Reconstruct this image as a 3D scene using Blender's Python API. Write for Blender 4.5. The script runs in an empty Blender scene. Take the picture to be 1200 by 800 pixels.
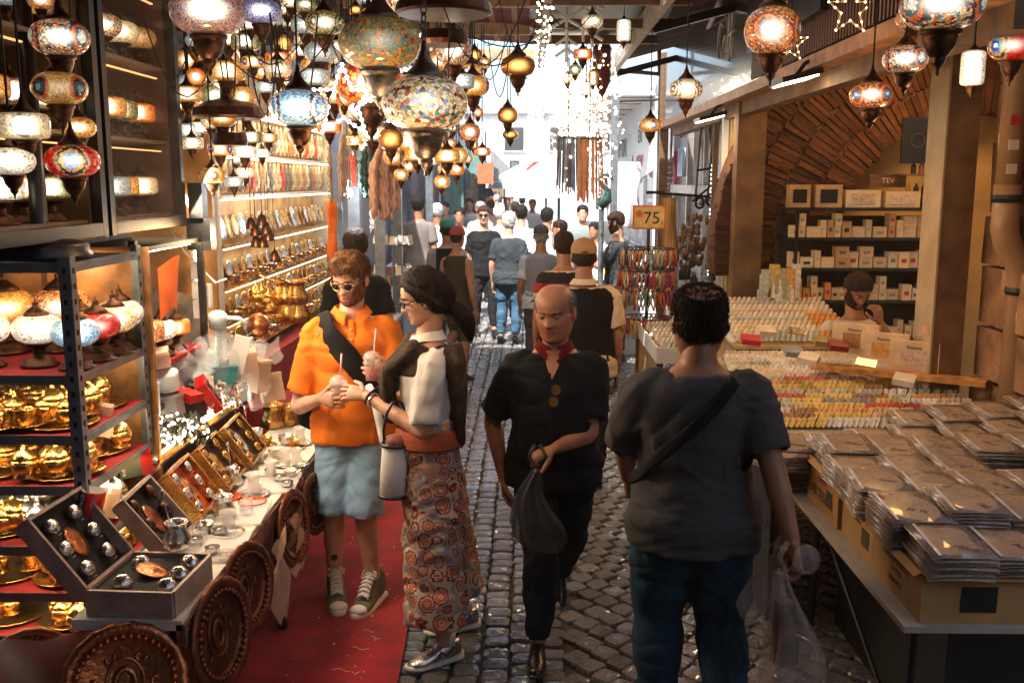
import bpy, bmesh, math, random
import numpy as np
from mathutils import Vector, Matrix, noise, Euler
R = math.radians
PI = math.pi
rnd = random.Random(7)
SC = bpy.context.scene
COL = SC.collection
# ---- camera
CAM_F, CAM_H = 1130.0, 2.12
PIT = math.atan(188 / CAM_F)
YAW = math.atan(20 / (CAM_F / math.cos(PIT)))
cam_d = bpy.data.cameras.new('camera')
cam = bpy.data.objects.new('camera', cam_d)
COL.objects.link(cam)
cam.location = (0, 0, CAM_H)
cam.rotation_euler = (PI / 2 - PIT, 0, YAW)
cam_d.sensor_width = 36
cam_d.lens = 36 * CAM_F / 1200
cam_d.clip_end = 900
cam_d.clip_start = 0.05
SC.camera = cam
# ---- world, sun, exposure
SUN_EL, SUN_AZ = R(56), R(202)          # azimuth measured from +Y towards +X
w = bpy.data.worlds.new('World')
SC.world = w
w.use_nodes = True
nt = w.node_tree
sky = nt.nodes.new('ShaderNodeTexSky')
sky.sky_type = 'NISHITA'
sky.sun_disc = False
sky.sun_elevation = SUN_EL
sky.sun_rotation = SUN_AZ
sky.dust_density = 3.0
nt.links.new(sky.outputs[0], nt.nodes['Background'].inputs[0])
nt.nodes['Background'].inputs[1].default_value = 0.15
sun_d = bpy.data.lights.new('sun', 'SUN')
sun_d.energy = 5.0
sun_d.angle = R(0.5)
sun_d.color = (1.0, 0.95, 0.88)
sun = bpy.data.objects.new('sun', sun_d)
COL.objects.link(sun)
sd = Vector((math.sin(SUN_AZ) * math.cos(SUN_EL), math.cos(SUN_AZ) * math.cos(SUN_EL), math.sin(SUN_EL)))
sun.rotation_euler = sd.to_track_quat('Z', 'Y').to_euler()
sun.location = (5, 30, 30)
SC.view_settings.view_transform = 'Standard'
SC.view_settings.look = 'None'
SC.view_settings.exposure = 1.4
SC.view_settings.gamma = 1.0
SC.cycles.use_denoising = True
SC.cycles.max_bounces = 6
SC.cycles.diffuse_bounces = 3
SC.cycles.glossy_bounces = 3
SC.cycles.transmission_bounces = 4
SC.cycles.transparent_max_bounces = 10
SC.cycles.caustics_reflective = False
SC.cycles.caustics_refractive = False
SC.cycles.sample_clamp_indirect = 6.0
def ray(px, py):
 x = (px - 600) / CAM_F; u = (400 - py) / CAM_F
 c, s = math.cos(PIT), math.sin(PIT)
 d = (x, c + u * s, -s + u * c)
 cy, sy = math.cos(YAW), math.sin(YAW)
 return (d[0] * cy - d[1] * sy, d[0] * sy + d[1] * cy, d[2])
def aY(px, py, Y):
 d = ray(px, py); k = Y / d[1]
 return Vector((d[0] * k, Y, CAM_H + d[2] * k))
def aZ(px, py, z):
 d = ray(px, py); k = (z - CAM_H) / d[2]
 return Vector((d[0] * k, d[1] * k, z))
def aX(px, py, X):
 d = ray(px, py); k = X / d[0]
 return Vector((X, d[1] * k, CAM_H + d[2] * k))
# ---- mesh builder
class MB:
 def __init__(s):
  s.v = []; s.f = []; s.m = []; s.cur = 0
 def add(s, vs, fs):
  b = len(s.v)
  s.v.extend([tuple(p) for p in vs])
  s.f.extend([tuple(b + i for i in q) for q in fs])
  s.m.extend([s.cur] * len(fs))
  return s
 def mat(s, i):
  s.cur = i
  return s
 def box(s, c, d, rz=0, M=None, taper=1.0):
  hx, hy, hz = d[0] / 2, d[1] / 2, d[2] / 2
  vs = []
  for z, t in ((-hz, 1), (hz, taper)):
   for x, y in ((-hx, -hy), (hx, -hy), (hx, hy), (-hx, hy)):
    vs.append(Vector((x * t, y * t, z)))
  mt = Matrix.Translation(c) @ (M if M else Matrix.Rotation(rz, 4, 'Z'))
  vs = [mt @ p for p in vs]
  s.add(vs, [(3, 2, 1, 0), (4, 5, 6, 7), (0, 1, 5, 4), (1, 2, 6, 5), (2, 3, 7, 6), (3, 0, 4, 7)])
  return s
 def lathe(s, prof, n=16, c=(0, 0, 0), M=None, scallop=None):
  """prof: list of (r, z). scallop=(count, amount)"""
  mt = Matrix.Translation(c) @ (M if M else Matrix())
  vs = []; fs = []
  k = len(prof)
  for j, (r, z) in enumerate(prof):
   for i in range(n):
    a = 2 * PI * i / n
    rr = r
    if scallop and r > 0: rr = r * (1 + scallop[1] * abs(math.sin(a * scallop[0] / 2)))
    vs.append(mt @ Vector((rr * math.cos(a), rr * math.sin(a), z)))
  for j in range(k - 1):
   for i in range(n):
    i2 = (i + 1) % n
    fs.append((j * n + i, j * n + i2, (j + 1) * n + i2, (j + 1) * n + i))
  if prof[0][0] > 1e-4: fs.append(tuple(reversed(range(n))))
  if prof[-1][0] > 1e-4: fs.append(tuple(range((k - 1) * n, k * n)))
  s.add(vs, fs)
  return s
 def tube(s, pts, r, n=8, closed=False, flat=1.0):
  pts = [Vector(p) for p in pts]
  if not hasattr(r, '__len__'): r = [r] * len(pts)
  up = None; vs = []; fs = []
  K = len(pts)
  for k, p in enumerate(pts):
   a = pts[(k - 1) % K] if (closed or k > 0) else p
   b = pts[(k + 1) % K] if (closed or k < K - 1) else p
   t = (b - a)
   if t.length < 1e-9: t = Vector((0, 0, 1))
   t.normalize()
   if up is None:
    up = Vector((0, 0, 1)) if abs(t.z) < 0.9 else Vector((1, 0, 0))
   sd_ = t.cross(up)
   if sd_.length < 1e-6: sd_ = t.cross(Vector((0.3, 0.9, 0.1)))
   sd_.normalize(); up = sd_.cross(t).normalized()
   for i in range(n):
    an = 2 * PI * i / n
    vs.append(p + sd_ * math.cos(an) * r[k] + up * math.sin(an) * r[k] * flat)
  for k in range(K if closed else K - 1):
   for i in range(n):
    i2 = (i + 1) % n; k2 = (k + 1) % K
    fs.append((k * n + i, k * n + i2, k2 * n + i2, k2 * n + i))
  if not closed:
   fs.append(tuple(reversed(range(n)))); fs.append(tuple(range((K - 1) * n, K * n)))
  s.add(vs, fs)
  return s
 def rings(s, rings, cap=True):
  """list of rings, each a list of equal count of points"""
  n = len(rings[0]); vs = [p for r_ in rings for p in r_]; fs = []
  for k in range(len(rings) - 1):
   for i in range(n):
    i2 = (i + 1) % n
    fs.append((k * n + i, k * n + i2, (k + 1) * n + i2, (k + 1) * n + i))
  if cap:
   fs.append(tuple(reversed(range(n)))); fs.append(tuple(range((len(rings) - 1) * n, len(rings) * n)))
  s.add(vs, fs)
  return s
 def grid(s, fn, nu, nv):
  vs = [fn(i / nu, j / nv) for j in range(nv + 1) for i in range(nu + 1)]
  fs = [(j * (nu + 1) + i, j * (nu + 1) + i + 1, (j + 1) * (nu + 1) + i + 1, (j + 1) * (nu + 1) + i)
    for j in range(nv) for i in range(nu)]
  s.add(vs, fs)
  return s
 def sphere(s, c, r, n=12, m=8):
  rx, ry, rz = r if hasattr(r, '__len__') else (r, r, r)
  rg = []
  for j in range(m + 1):
   t = PI * (0.02 + 0.96 * j / m) - PI / 2
   rg.append([Vector((c[0] + rx * math.cos(t) * math.cos(2 * PI * i / n), c[1] + ry * math.cos(t) * math.sin(2 * PI * i / n), c[2] + rz * math.sin(t))) for i in range(n)])
  return s.rings(rg)
 def prism(s, outline, h, M=None):
  n = len(outline)
  mt = M if M else Matrix()
  vs = [mt @ Vector((x, y, 0)) for x, y in outline] + [mt @ Vector((x, y, h)) for x, y in outline]
  fs = [tuple(reversed(range(n))), tuple(range(n, 2 * n))] + [(i, (i + 1) % n, n + (i + 1) % n, n + i) for i in range(n)]
  s.add(vs, fs)
  return s
 def mesh(s, name, mats, smooth=False):
  me = bpy.data.meshes.new(name)
  me.from_pydata([tuple(p) for p in s.v], [], s.f)
  for mm in (mats if isinstance(mats, (list, tuple)) else [mats]): me.materials.append(mm)
  if s.m and max(s.m) > 0: me.polygons.foreach_set('material_index', s.m)
  if smooth: me.polygons.foreach_set('use_smooth', [True] * len(me.polygons))
  me.update()
  return me
 def build(s, name, mats, parent=None, smooth=False, loc=None, rot=None, scale=None):
  return link(name, s.mesh(name, mats, smooth), parent, loc, rot, scale)
def link(name, me, parent=None, loc=None, rot=None, scale=None):
 o = bpy.data.objects.new(name, me)
 COL.objects.link(o)
 if parent: o.parent = parent
 if loc is not None: o.location = loc
 if rot is not None: o.rotation_euler = rot
 if scale is not None: o.scale = (scale,) * 3 if not hasattr(scale, '__len__') else scale
 return o
def tag(o, label=None, cat=None, group=None, kind=None):
 if label: o['label'] = label
 if cat: o['category'] = cat
 if group: o['group'] = group
 if kind: o['kind'] = kind
 return o
def ztag(o, label, cat):
 return tag(o, label, cat, 'set: ' + label)
def empty(name, loc, rz=0, label=None, cat=None, group=None, scale=1.0):
 o = bpy.data.objects.new(name, None)
 COL.objects.link(o)
 o.empty_display_size = 0.05
 o.location = loc
 o.rotation_euler = (0, 0, rz) if not hasattr(rz, '__len__') else rz
 if scale != 1.0: o.scale = (scale,) * 3 if not hasattr(scale, '__len__') else scale
 return tag(o, label, cat, group)
def copy_tree(o, kids, loc, rot=None, scale=None, label=None, group=None):
 """kids: {obj: [children]} of the source"""
 def rec(src, par):
  c = src.copy(); COL.objects.link(c)
  if par: c.parent = par
  for ch in kids.get(src.name, []): rec(ch, c)
  return c
 c = rec(o, None)
 c.location = loc
 if rot is not None: c.rotation_euler = (0, 0, rot) if not hasattr(rot, '__len__') else rot
 if scale is not None: c.scale = (scale,) * 3 if not hasattr(scale, '__len__') else scale
 if label: c['label'] = label
 if group: c['group'] = group
 return c
class Proto:
 """first call places the source itself, later calls copies of it"""
 def __init__(s, root, children):
  s.root = root; s.kids = {root.name: []}
  for ch in children:
   if isinstance(ch, tuple):
    s.kids[root.name].append(ch[0]); s.kids[ch[0].name] = list(ch[1])
   else: s.kids[root.name].append(ch)
  s.used = False
 def place(s, loc, rot=0, scale=1.0, label=None, group=None, mats=None):
  if not s.used:
   s.used = True; o = s.root
   o.location = loc
   o.rotation_euler = (0, 0, rot) if not hasattr(rot, '__len__') else rot
   o.scale = (scale,) * 3 if not hasattr(scale, '__len__') else scale
   if label: o['label'] = label
   if group: o['group'] = group
   return o
  return copy_tree(s.root, s.kids, loc, rot, scale, label, group)
# ---- materials
MATS = {}
class NT:
 def __init__(s, name):
  s.m = bpy.data.materials.new(name); s.m.use_nodes = True
  s.t = s.m.node_tree; s.b = s.t.nodes['Principled BSDF']
  s.out = s.t.nodes['Material Output']
 def n(s, typ, **kw):
  nd = s.t.nodes.new('ShaderNode' + typ)
  for k, v in kw.items(): setattr(nd, k, v)
  return nd
 def l(s, a, b): s.t.links.new(a, b)
 def math(s, op, a, b=None):
  nd = s.n('Math', operation=op)
  for i, x in enumerate((a, b)):
   if x is None: continue
   if isinstance(x, (int, float)): nd.inputs[i].default_value = x
   else: s.l(x, nd.inputs[i])
  return nd.outputs[0]
 def ramp(s, fac, stops, interp='LINEAR'):
  nd = s.n('ValToRGB'); cr = nd.color_ramp; cr.interpolation = interp
  while len(cr.elements) < len(stops): cr.elements.new(0.5)
  for e, (p, c) in zip(cr.elements, stops):
   e.position = p; e.color = (*c[:3], 1)
  s.l(fac, nd.inputs[0])
  return nd.outputs[0]
 def mix(s, fac, a, b, mode='MIX'):
  nd = s.n('Mix', data_type='RGBA', blend_type=mode)
  for i, x in ((0, fac), (6, a), (7, b)):
   if isinstance(x, (int, float)): nd.inputs[i].default_value = x
   elif isinstance(x, (tuple, list)): nd.inputs[i].default_value = (*x[:3], 1)
   else: s.l(x, nd.inputs[i])
  return nd.outputs[2]
def setin(b, **kw):
 names = dict(rough='Roughness', metal='Metallic', trans='Transmission Weight', ior='IOR', coat='Coat Weight', alpha='Alpha', spec='Specular IOR Level', sheen='Sheen Weight', sss='Subsurface Weight')
 for k, v in kw.items(): b.inputs[names[k]].default_value = v
def mat(name, col, rough=0.6, metal=0.0, var=0.25, scale=12.0, bump=0.15, bscale=60.0, dist=0.004, col2=None, emit=None, es=0, detail=4, stretch=None, obj_rand=0.0, **kw):
 if name in MATS: return MATS[name]
 t = NT(name); b = t.b
 tc = t.n('TexCoord').outputs['Object']
 if stretch:
  mp = t.n('Mapping'); mp.inputs['Scale'].default_value = stretch; t.l(tc, mp.inputs[0]); tc = mp.outputs[0]
 nz = t.n('TexNoise'); nz.inputs['Scale'].default_value = scale; nz.inputs['Detail'].default_value = detail
 t.l(tc, nz.inputs['Vector'])
 c2 = col2 if col2 else tuple(max(0, c * (1 - var)) for c in col)
 c1 = tuple(min(1, c * (1 + var * 0.5)) for c in col) if not col2 else col
 cr = t.ramp(nz.outputs[0], [(0.32, c2), (0.68, c1)])
 if obj_rand:
  oi = t.n('ObjectInfo')
  hs = t.n('HueSaturation')
  t.l(t.math('ADD', t.math('MULTIPLY', oi.outputs['Random'], obj_rand), 1 - obj_rand / 2), hs.inputs['Value'])
  t.l(cr, hs.inputs['Color']); cr = hs.outputs[0]
 t.l(cr, b.inputs['Base Color'])
 setin(b, rough=rough, metal=metal, **kw)
 if bump:
  n2 = t.n('TexNoise'); n2.inputs['Scale'].default_value = bscale; n2.inputs['Detail'].default_value = 3
  t.l(tc, n2.inputs['Vector'])
  bp = t.n('Bump'); bp.inputs['Strength'].default_value = bump; bp.inputs['Distance'].default_value = dist
  t.l(n2.outputs[0], bp.inputs['Height']); t.l(bp.outputs[0], b.inputs['Normal'])
  rr = t.math('ADD', t.math('MULTIPLY', n2.outputs[0], 0.2), max(0, rough - 0.1))
  t.l(rr, b.inputs['Roughness'])
 if emit:
  b.inputs['Emission Color'].default_value = (*emit, 1); b.inputs['Emission Strength'].default_value = es
 MATS[name] = t.m
 return t.m
def emis(name, col, strength):
 if name in MATS: return MATS[name]
 t = NT(name)
 t.b.inputs['Base Color'].default_value = (*[min(1, c) * 0.8 for c in col], 1)
 t.b.inputs['Emission Color'].default_value = (*col, 1); t.b.inputs['Emission Strength'].default_value = strength * 0.8
 MATS[name] = t.m
 return t.m
def clear(name, tint=(0.9, 0.95, 1.0), alpha=0.25, rough=0.12):
 """thin clear plastic or glass"""
 if name in MATS: return MATS[name]
 t = NT(name)
 t.b.inputs['Base Color'].default_value = (*tint, 1)
 setin(t.b, rough=rough, alpha=alpha, spec=0.8)
 nz = t.n('TexNoise'); nz.inputs['Scale'].default_value = 40
 tc = t.n('TexCoord'); t.l(tc.outputs['Object'], nz.inputs['Vector'])
 bp = t.n('Bump'); bp.inputs['Strength'].default_value = 0.3; bp.inputs['Distance'].default_value = 0.004
 t.l(nz.outputs[0], bp.inputs['Height']); t.l(bp.outputs[0], t.b.inputs['Normal'])
 MATS[name] = t.m
 return t.m
def mosaic(name, base, accents, ring=None, n=3, cells=9.0, strength=2.0, frac=0.25, hot=1.0, dark=0.5):
 """glass tiles on a lit shade; the bulb inside shows as a brighter middle. ring: colours of the round flowers"""
 t = NT(name); b = t.b
 tc = t.n('TexCoord').outputs['Object']
 vo = t.n('TexVoronoi'); vo.inputs['Scale'].default_value = cells; t.l(tc, vo.inputs['Vector'])
 ve = t.n('TexVoronoi', feature='DISTANCE_TO_EDGE'); ve.inputs['Scale'].default_value = cells; t.l(tc, ve.inputs['Vector'])
 sc = t.n('SeparateColor'); t.l(vo.outputs['Color'], sc.inputs[0])
 m_ = len(accents)
 stops = [(0.0, base)] + [(1 - frac + frac * i / m_, a) for i, a in enumerate(accents)]
 col = t.ramp(sc.outputs[0], stops, 'CONSTANT')
 if ring:
  sx = t.n('SeparateXYZ'); t.l(vo.outputs['Position'], sx.inputs[0])
  th = t.math('DIVIDE', t.math('ARCTAN2', sx.outputs[1], sx.outputs[0]), 2 * PI)
  fr = t.math('SUBTRACT', t.math('FRACT', t.math('MULTIPLY', t.math('ADD', th, 1.13), n)), 0.5)
  u = t.math('MULTIPLY', fr, 2 * PI / n)
  d = t.math('SQRT', t.math('ADD', t.math('MULTIPLY', u, u), t.math('MULTIPLY', sx.outputs[2], sx.outputs[2])))
  k = len(ring)
  rc = t.ramp(d, [(0.11 * i, c) for i, c in enumerate(ring)], 'CONSTANT')
  inside = t.math('LESS_THAN', d, 0.11 * k)
  col = t.mix(inside, col, rc)
 hv = t.n('HueSaturation'); t.l(col, hv.inputs['Color'])
 t.l(t.math('ADD', t.math('MULTIPLY', sc.outputs[1], 0.5), 0.72), hv.inputs['Value'])
 edge = t.ramp(ve.outputs['Distance'], [(0.0, (dark * .45,) * 3), (0.10, (1, 1, 1))])
 col = t.mix(1.0, hv.outputs[0], edge, 'MULTIPLY')
 t.l(col, b.inputs['Base Color'])
 lw = t.n('LayerWeight'); lw.inputs[0].default_value = 0.5
 inv = t.math('SUBTRACT', 1.0, lw.outputs['Facing'])
 fall = t.math('ADD', t.math('MULTIPLY', t.math('POWER', inv, 7.0), 2.6 * hot), t.math('ADD', t.math('MULTIPLY', inv, 0.5), 0.3))
 t.l(t.math('MULTIPLY', fall, strength * 0.45), b.inputs['Emission Strength'])
 t.l(t.mix(t.math('MULTIPLY', t.math('POWER', inv, 10.0), 0.55 * hot), col, (1, 0.9, 0.72)), b.inputs['Emission Color'])
 setin(b, rough=0.18, coat=0.4)
 bp = t.n('Bump'); bp.inputs['Strength'].default_value = 0.4; bp.inputs['Distance'].default_value = 0.02
 t.l(t.math('MINIMUM', ve.outputs['Distance'], 0.1), bp.inputs['Height']); t.l(bp.outputs[0], b.inputs['Normal'])
 t.m.cycles.emission_sampling = 'NONE'
 return t.m
def text_mesh(name, body, size, material, depth=0.002, parent=None, loc=(0, 0, 0), rot=(0, 0, 0), align='CENTER', shear=0.0, squeeze=1.0):
 cu = bpy.data.curves.new(name, 'FONT')
 cu.body = body; cu.size = size; cu.extrude = depth; cu.align_x = align; cu.align_y = 'CENTER'; cu.shear = shear
 cu.resolution_u = 3
 tmp = bpy.data.objects.new('tmp', cu)
 COL.objects.link(tmp)
 dg = bpy.context.evaluated_depsgraph_get()
 me = bpy.data.meshes.new_from_object(tmp.evaluated_get(dg))
 bpy.data.objects.remove(tmp); bpy.data.curves.remove(cu)
 me.materials.clear(); me.materials.append(material)
 me.name = name
 return link(name, me, parent, loc, rot, (squeeze, 1, 1))
# ---- shared materials
def sm(name, *a, **k): return mat(name, *a, **k)
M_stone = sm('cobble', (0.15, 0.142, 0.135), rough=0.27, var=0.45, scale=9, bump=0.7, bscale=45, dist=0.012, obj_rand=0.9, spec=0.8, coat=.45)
M_grout = sm('grout', (0.03, 0.027, 0.024), rough=0.8, bump=0.5, bscale=80)
M_carpet = sm('carpet', (0.34, 0.006, 0.010), rough=0.95, var=0.45, scale=5, bump=0.9, bscale=350, dist=0.006, sheen=0.1)
M_dark = sm('dark_paint', (0.018, 0.016, 0.015), rough=0.45, scale=6)
M_black = sm('black_metal', (0.012, 0.011, 0.011), rough=0.35)
M_steel = sm('grey_steel', (0.20, 0.23, 0.27), rough=0.38, metal=0.5, var=0.3, scale=15)
M_hole = sm('punched_hole', (0.008, 0.008, 0.008), rough=0.9, bump=0)
M_bronze = sm('bronze', (0.085, 0.036, 0.018), rough=0.36, metal=0.85, var=0.5, scale=8, bump=0.4, bscale=30)
M_pewter = sm('pewter', (0.16, 0.14, 0.13), rough=0.35, metal=0.85, var=0.4, scale=8, bump=0.4, bscale=30)
M_gold = sm('gold', (0.72, 0.42, 0.13), rough=0.22, metal=0.95, var=0.35, scale=25, bump=0.8, bscale=90, dist=0.004)
M_silver = sm('silver', (0.72, 0.70, 0.68), rough=0.2, metal=0.95, var=0.3, scale=25, bump=0.7, bscale=70, dist=0.004)
M_copper = sm('copper', (0.52, 0.19, 0.08), rough=0.3, metal=0.9, var=0.5, scale=10, bump=0.8, bscale=60, dist=0.004)
M_white = sm('white_paint', (0.75, 0.75, 0.74), rough=0.5, var=0.1, scale=4)
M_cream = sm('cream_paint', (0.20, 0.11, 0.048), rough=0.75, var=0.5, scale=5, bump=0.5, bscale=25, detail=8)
M_plaster = sm('plaster', (0.66, 0.45, 0.19), rough=0.85, var=0.25, scale=3, bump=0.3)
M_brick = sm('brick', (0.095, 0.034, 0.016), rough=0.85, var=0.55, scale=8, bump=0.8, bscale=40, dist=0.01, obj_rand=0.9)
M_mortar = sm('mortar', (0.15, 0.07, 0.035), rough=0.95, bump=0.8, bscale=50, dist=0.01)
M_block = sm('stone_block', (0.30, 0.16, 0.075), rough=0.85, var=0.45, scale=6, bump=0.9, bscale=18, dist=0.02, obj_rand=0.5)
M_wood = sm('wood', (0.16, 0.075, 0.03), rough=0.55, var=0.45, scale=5, stretch=(1, 8, 8), bump=0.3)
M_redcloth = sm('red_cloth', (0.30, 0.012, 0.012), rough=0.9, bump=0.5, bscale=120)
M_board = sm('white_board', (0.42, 0.36, 0.30), rough=0.6, var=0.15)
M_card = sm('cardboard', (0.45, 0.25, 0.09), rough=0.8, var=0.15, scale=8)
M_concrete = sm('concrete', (0.5, 0.5, 0.5), rough=0.85, var=0.25, scale=2)
M_wire = sm('cable', (0.015, 0.012, 0.01), rough=0.6, bump=0)
M_paper = sm('paper', (0.7, 0.62, 0.48), rough=0.7, var=0.15)
M_ink = sm('ink', (0.02, 0.02, 0.03), rough=0.6, bump=0)
M_bulb = emis('bulb_glow', (1.0, 0.86, 0.62), 14)
M_bulb.cycles.emission_sampling = 'NONE'
M_led = emis('led_strip', (1.0, 0.74, 0.42), 26)
M_ledcool = emis('cool_tube', (1.0, 0.86, 0.68), 6)
M_clear = clear('clear_plastic')
M_glass = clear('window_glass', (0.8, 0.85, 0.9), 0.12, 0.05)
def point(name, loc, energy, col=(1, 0.62, 0.3), r=0.05):
 d = bpy.data.lights.new(name, 'POINT'); d.energy = energy * .62; d.color = col; d.shadow_soft_size = r
 o = bpy.data.objects.new(name, d); COL.objects.link(o); o.location = loc
 return o
def area(name, loc, rot, size, energy, col=(1, 0.7, 0.42)):
 d = bpy.data.lights.new(name, 'AREA'); d.shape = 'RECTANGLE'; d.size, d.size_y = size; d.energy = energy * .55; d.color = col
 o = bpy.data.objects.new(name, d); COL.objects.link(o); o.location = loc; o.rotation_euler = rot
 return o
# ---- ground and cobbles
gm = MB()
gm.grid(lambda u, v: Vector((-30 + 60 * u, -12 + 112 * v, -0.022)), 4, 6)
street = gm.build('street', M_grout)
tag(street, kind='structure')
def stone_mesh(k):
 r_ = random.Random(k)
 pts = []
 for i in range(8):
  a = R(45 + 90 * (i // 2) + (-11 if i % 2 == 0 else 11) + r_.uniform(-4, 4))
  q = 1 / max(abs(math.cos(a)), abs(math.sin(a)))
  q = 0.5 * q * r_.uniform(0.90, 1.0)
  pts.append((math.cos(a) * q, math.sin(a) * q))
 top = r_.uniform(-0.002, 0.004)
 lv = [(1.02, -0.03), (1.0, -0.006), (0.92, 0.001 + top), (0.5, 0.004 + top)]
 m = MB()
 m.rings([[Vector((x * s_, y * s_, z + (r_.uniform(-.002, .002) if z > -0.02 else 0))) for x, y in pts] for s_, z in lv])
 return m
stone_protos = [stone_mesh(100 + k) for k in range(9)]
stone_me = [m.mesh('cobblestone', M_stone, smooth=False) for m in stone_protos]
stones = []
y = 2.6
row = 0
while y < 16:
 for c in range(-10, 4):
  x = -0.66 + 0.128 * (c + 3)
  if x > 0.16 or (x < -0.75 and y < 7.3): continue
  off = (c % 2) * 0.05 + rnd.uniform(-0.01, 0.01)
  stones.append((x + rnd.uniform(-.006, .006), y + off, 0.124, 0.098, rnd.uniform(-.06, .06)))
 y += 0.104
cell = 0.118
for i in range(-10, 150):
 for j in range(-120, 60):
  u, v = i * cell, j * cell + (i % 2) * cell * 0.5
  ang = R(40)
  x = 0.95 + u * math.cos(ang) - v * math.sin(ang) - 3.0
  yy = 5 + u * math.sin(ang) + v * math.cos(ang) * 1.0
  x += 0.10 * math.sin(yy * 1.7); yy += 0.08 * math.sin(x * 4)
  if 0.20 < x < 2.3 and 2.6 < yy < 16:
   stones.append((x, yy, cell * 0.98, cell * 0.94, ang + 0.17 * math.cos(yy * 1.7) + rnd.uniform(-.08, .08)))
vis = [s_ for s_ in stones if s_[1] > 3.35 and -0.62 < s_[0] < 0.25 + (s_[1] - 3) * 0.25]
vis.sort(key=lambda s_: s_[1])
near = set(id(s_) for s_ in vis[:300])
far_m = MB()
for s_ in stones:
 k = rnd.randrange(9)
 if id(s_) in near:
  o = link('cobblestone', stone_me[k], street, (s_[0], s_[1], 0.0), (rnd.uniform(-.03, .03), rnd.uniform(-.03, .03), s_[4]), (s_[2], s_[3], 1))
 else:
  mt = Matrix.Translation((s_[0], s_[1], 0)) @ Matrix.Rotation(s_[4], 4, 'Z') @ Matrix.Diagonal((s_[2], s_[3], 1, 1))
  pv = stone_protos[k]
  far_m.add([mt @ Vector(p) for p in pv.v], pv.f)
o = far_m.build('cobblestone_field', M_stone, street)
tag(o, kind='stuff')
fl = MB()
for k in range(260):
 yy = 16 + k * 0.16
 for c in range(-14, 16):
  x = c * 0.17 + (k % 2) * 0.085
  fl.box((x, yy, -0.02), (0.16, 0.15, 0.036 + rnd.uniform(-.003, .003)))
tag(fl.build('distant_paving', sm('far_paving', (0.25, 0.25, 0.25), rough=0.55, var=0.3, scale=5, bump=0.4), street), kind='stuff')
lm = MB()
for k in range(60):
 lm.box((rnd.uniform(-.6, 1.2), rnd.uniform(3.6, 9), 0.008), (rnd.uniform(.006, .02), rnd.uniform(.006, .02), 0.002), rnd.uniform(0, 3))
tag(lm.build('street_litter', M_paper, street), kind='stuff')
cm = MB()
NX, NY = 16, 60
def carpet_pt(u, v):
 x0 = -2.6; y = 1.6 + v * 5.7
 x1 = -0.585 + 0.02 * math.sin(y * 2.1) - 0.018 * (y - 4.5)
 x = x0 + (x1 - x0) * u
 return Vector((x, y, 0.021 + 0.004 * math.sin(x * 7 + y * 3)))
cm.grid(carpet_pt, NX, NY)
n0 = len(cm.v)
cm.grid(lambda u, v: carpet_pt(1, v) + Vector((0.0, 0, -0.012 * u)), 1, NY)
o = cm.build('carpet', M_carpet, smooth=True)
tag(o, 'long red carpet runner laid beside the left stall over the cobbles', 'carpet')
fz = MB()
for k in range(46):
 x, y = rnd.uniform(-1.05, -0.65), rnd.uniform(3.4, 5.5)
 fz.box((x, y, 0.029), (rnd.uniform(.003, .009), rnd.uniform(.003, .009), 0.002), rnd.uniform(0, 3))
for k in range(5):
 x, y = rnd.uniform(-.9, -.7), rnd.uniform(3.7, 4.6)
 fz.tube([(x + 0.02 * i * math.cos(k), y + 0.015 * math.sin(i * 1.3 + k), 0.03) for i in range(5)], 0.0012, 4)
tag(fz.build('carpet_lint', M_paper), kind='stuff')
o = MB().box((0, 0, 4), (16, 2, 8)).build('building', sm('rear_wall', (.25, .2, .16), rough=.8)); o.location = (0, -12.5, 0); tag(o, 'unseen building added behind the camera to shade the near lane', 'building')  # unseen block added to cut sun and sky light from behind
for x_ in (-5, 5.2):
 o = MB().box((0, 0, 1.9), (.2, 14.5, 3.8)).build('sun_block_wall', MATS['rear_wall']); o.location = (x_, -4, 0); tag(o, 'unseen side wall added to block the sun on the %s' % ('left' if x_ < 0 else 'right'), 'wall')  # unseen walls added to keep the sun out of the foreground
# ---- roofs over the lane, run on behind the camera to cut fill light
M_awn = NT('awning_stripes')
tcn = M_awn.n('TexCoord').outputs['Object']
wv = M_awn.n('TexWave', bands_direction='X'); wv.inputs['Scale'].default_value = 1.6; wv.inputs['Distortion'].default_value = 0
M_awn.l(tcn, wv.inputs[0])
M_awn.l(M_awn.ramp(wv.outputs[0], [(0.0, (0.10, 0.012, 0.012)), (0.8, (0.16, 0.02, 0.018)), (0.86, (0.30, 0.16, 0.10))], 'CONSTANT'), M_awn.b.inputs['Base Color'])
setin(M_awn.b, rough=0.85)
M_awn = M_awn.m
aw = empty('awning', (-1.2, 6, 3.4), 0, 'dark red striped awning on pale beams over the left side of the lane', 'awning')
g = MB(); g.grid(lambda u, v: Vector((-1.9 + 3.25 * u, -15 + 19.0 * v, 0.32 - 0.28 * u + 0.02 * math.sin(v * 40))), 4, 60)
g.grid(lambda u, v: Vector((-1.9 + 3.25 * u, -15 + 19.0 * v, 0.335 - 0.28 * u + 0.02 * math.sin(v * 40))), 4, 60)
g.build('canopy', M_awn, aw)
for yy in (-2.2, -0.4, 1.35, 2.7, 4.4):
 MB().box((-0.3, yy, 0.02), (3.3, 0.07, 0.10)).build('beam', sm('beam_wood', (0.42, 0.27, 0.17), rough=0.7, var=0.3), aw)
for xx in (-1.2, 1.32):
 MB().box((xx, 0, -0.06 if xx > 0 else 0.06), (0.06, 9.0, 0.10)).build('rail', sm('rail_brown', (0.16, 0.05, 0.03), rough=0.6), aw)
cv = empty('canopy_sheet', (0.5, 4.5, 3.42), 0, 'dark cloth sheet closing the gap above the near lane', 'canopy')
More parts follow.
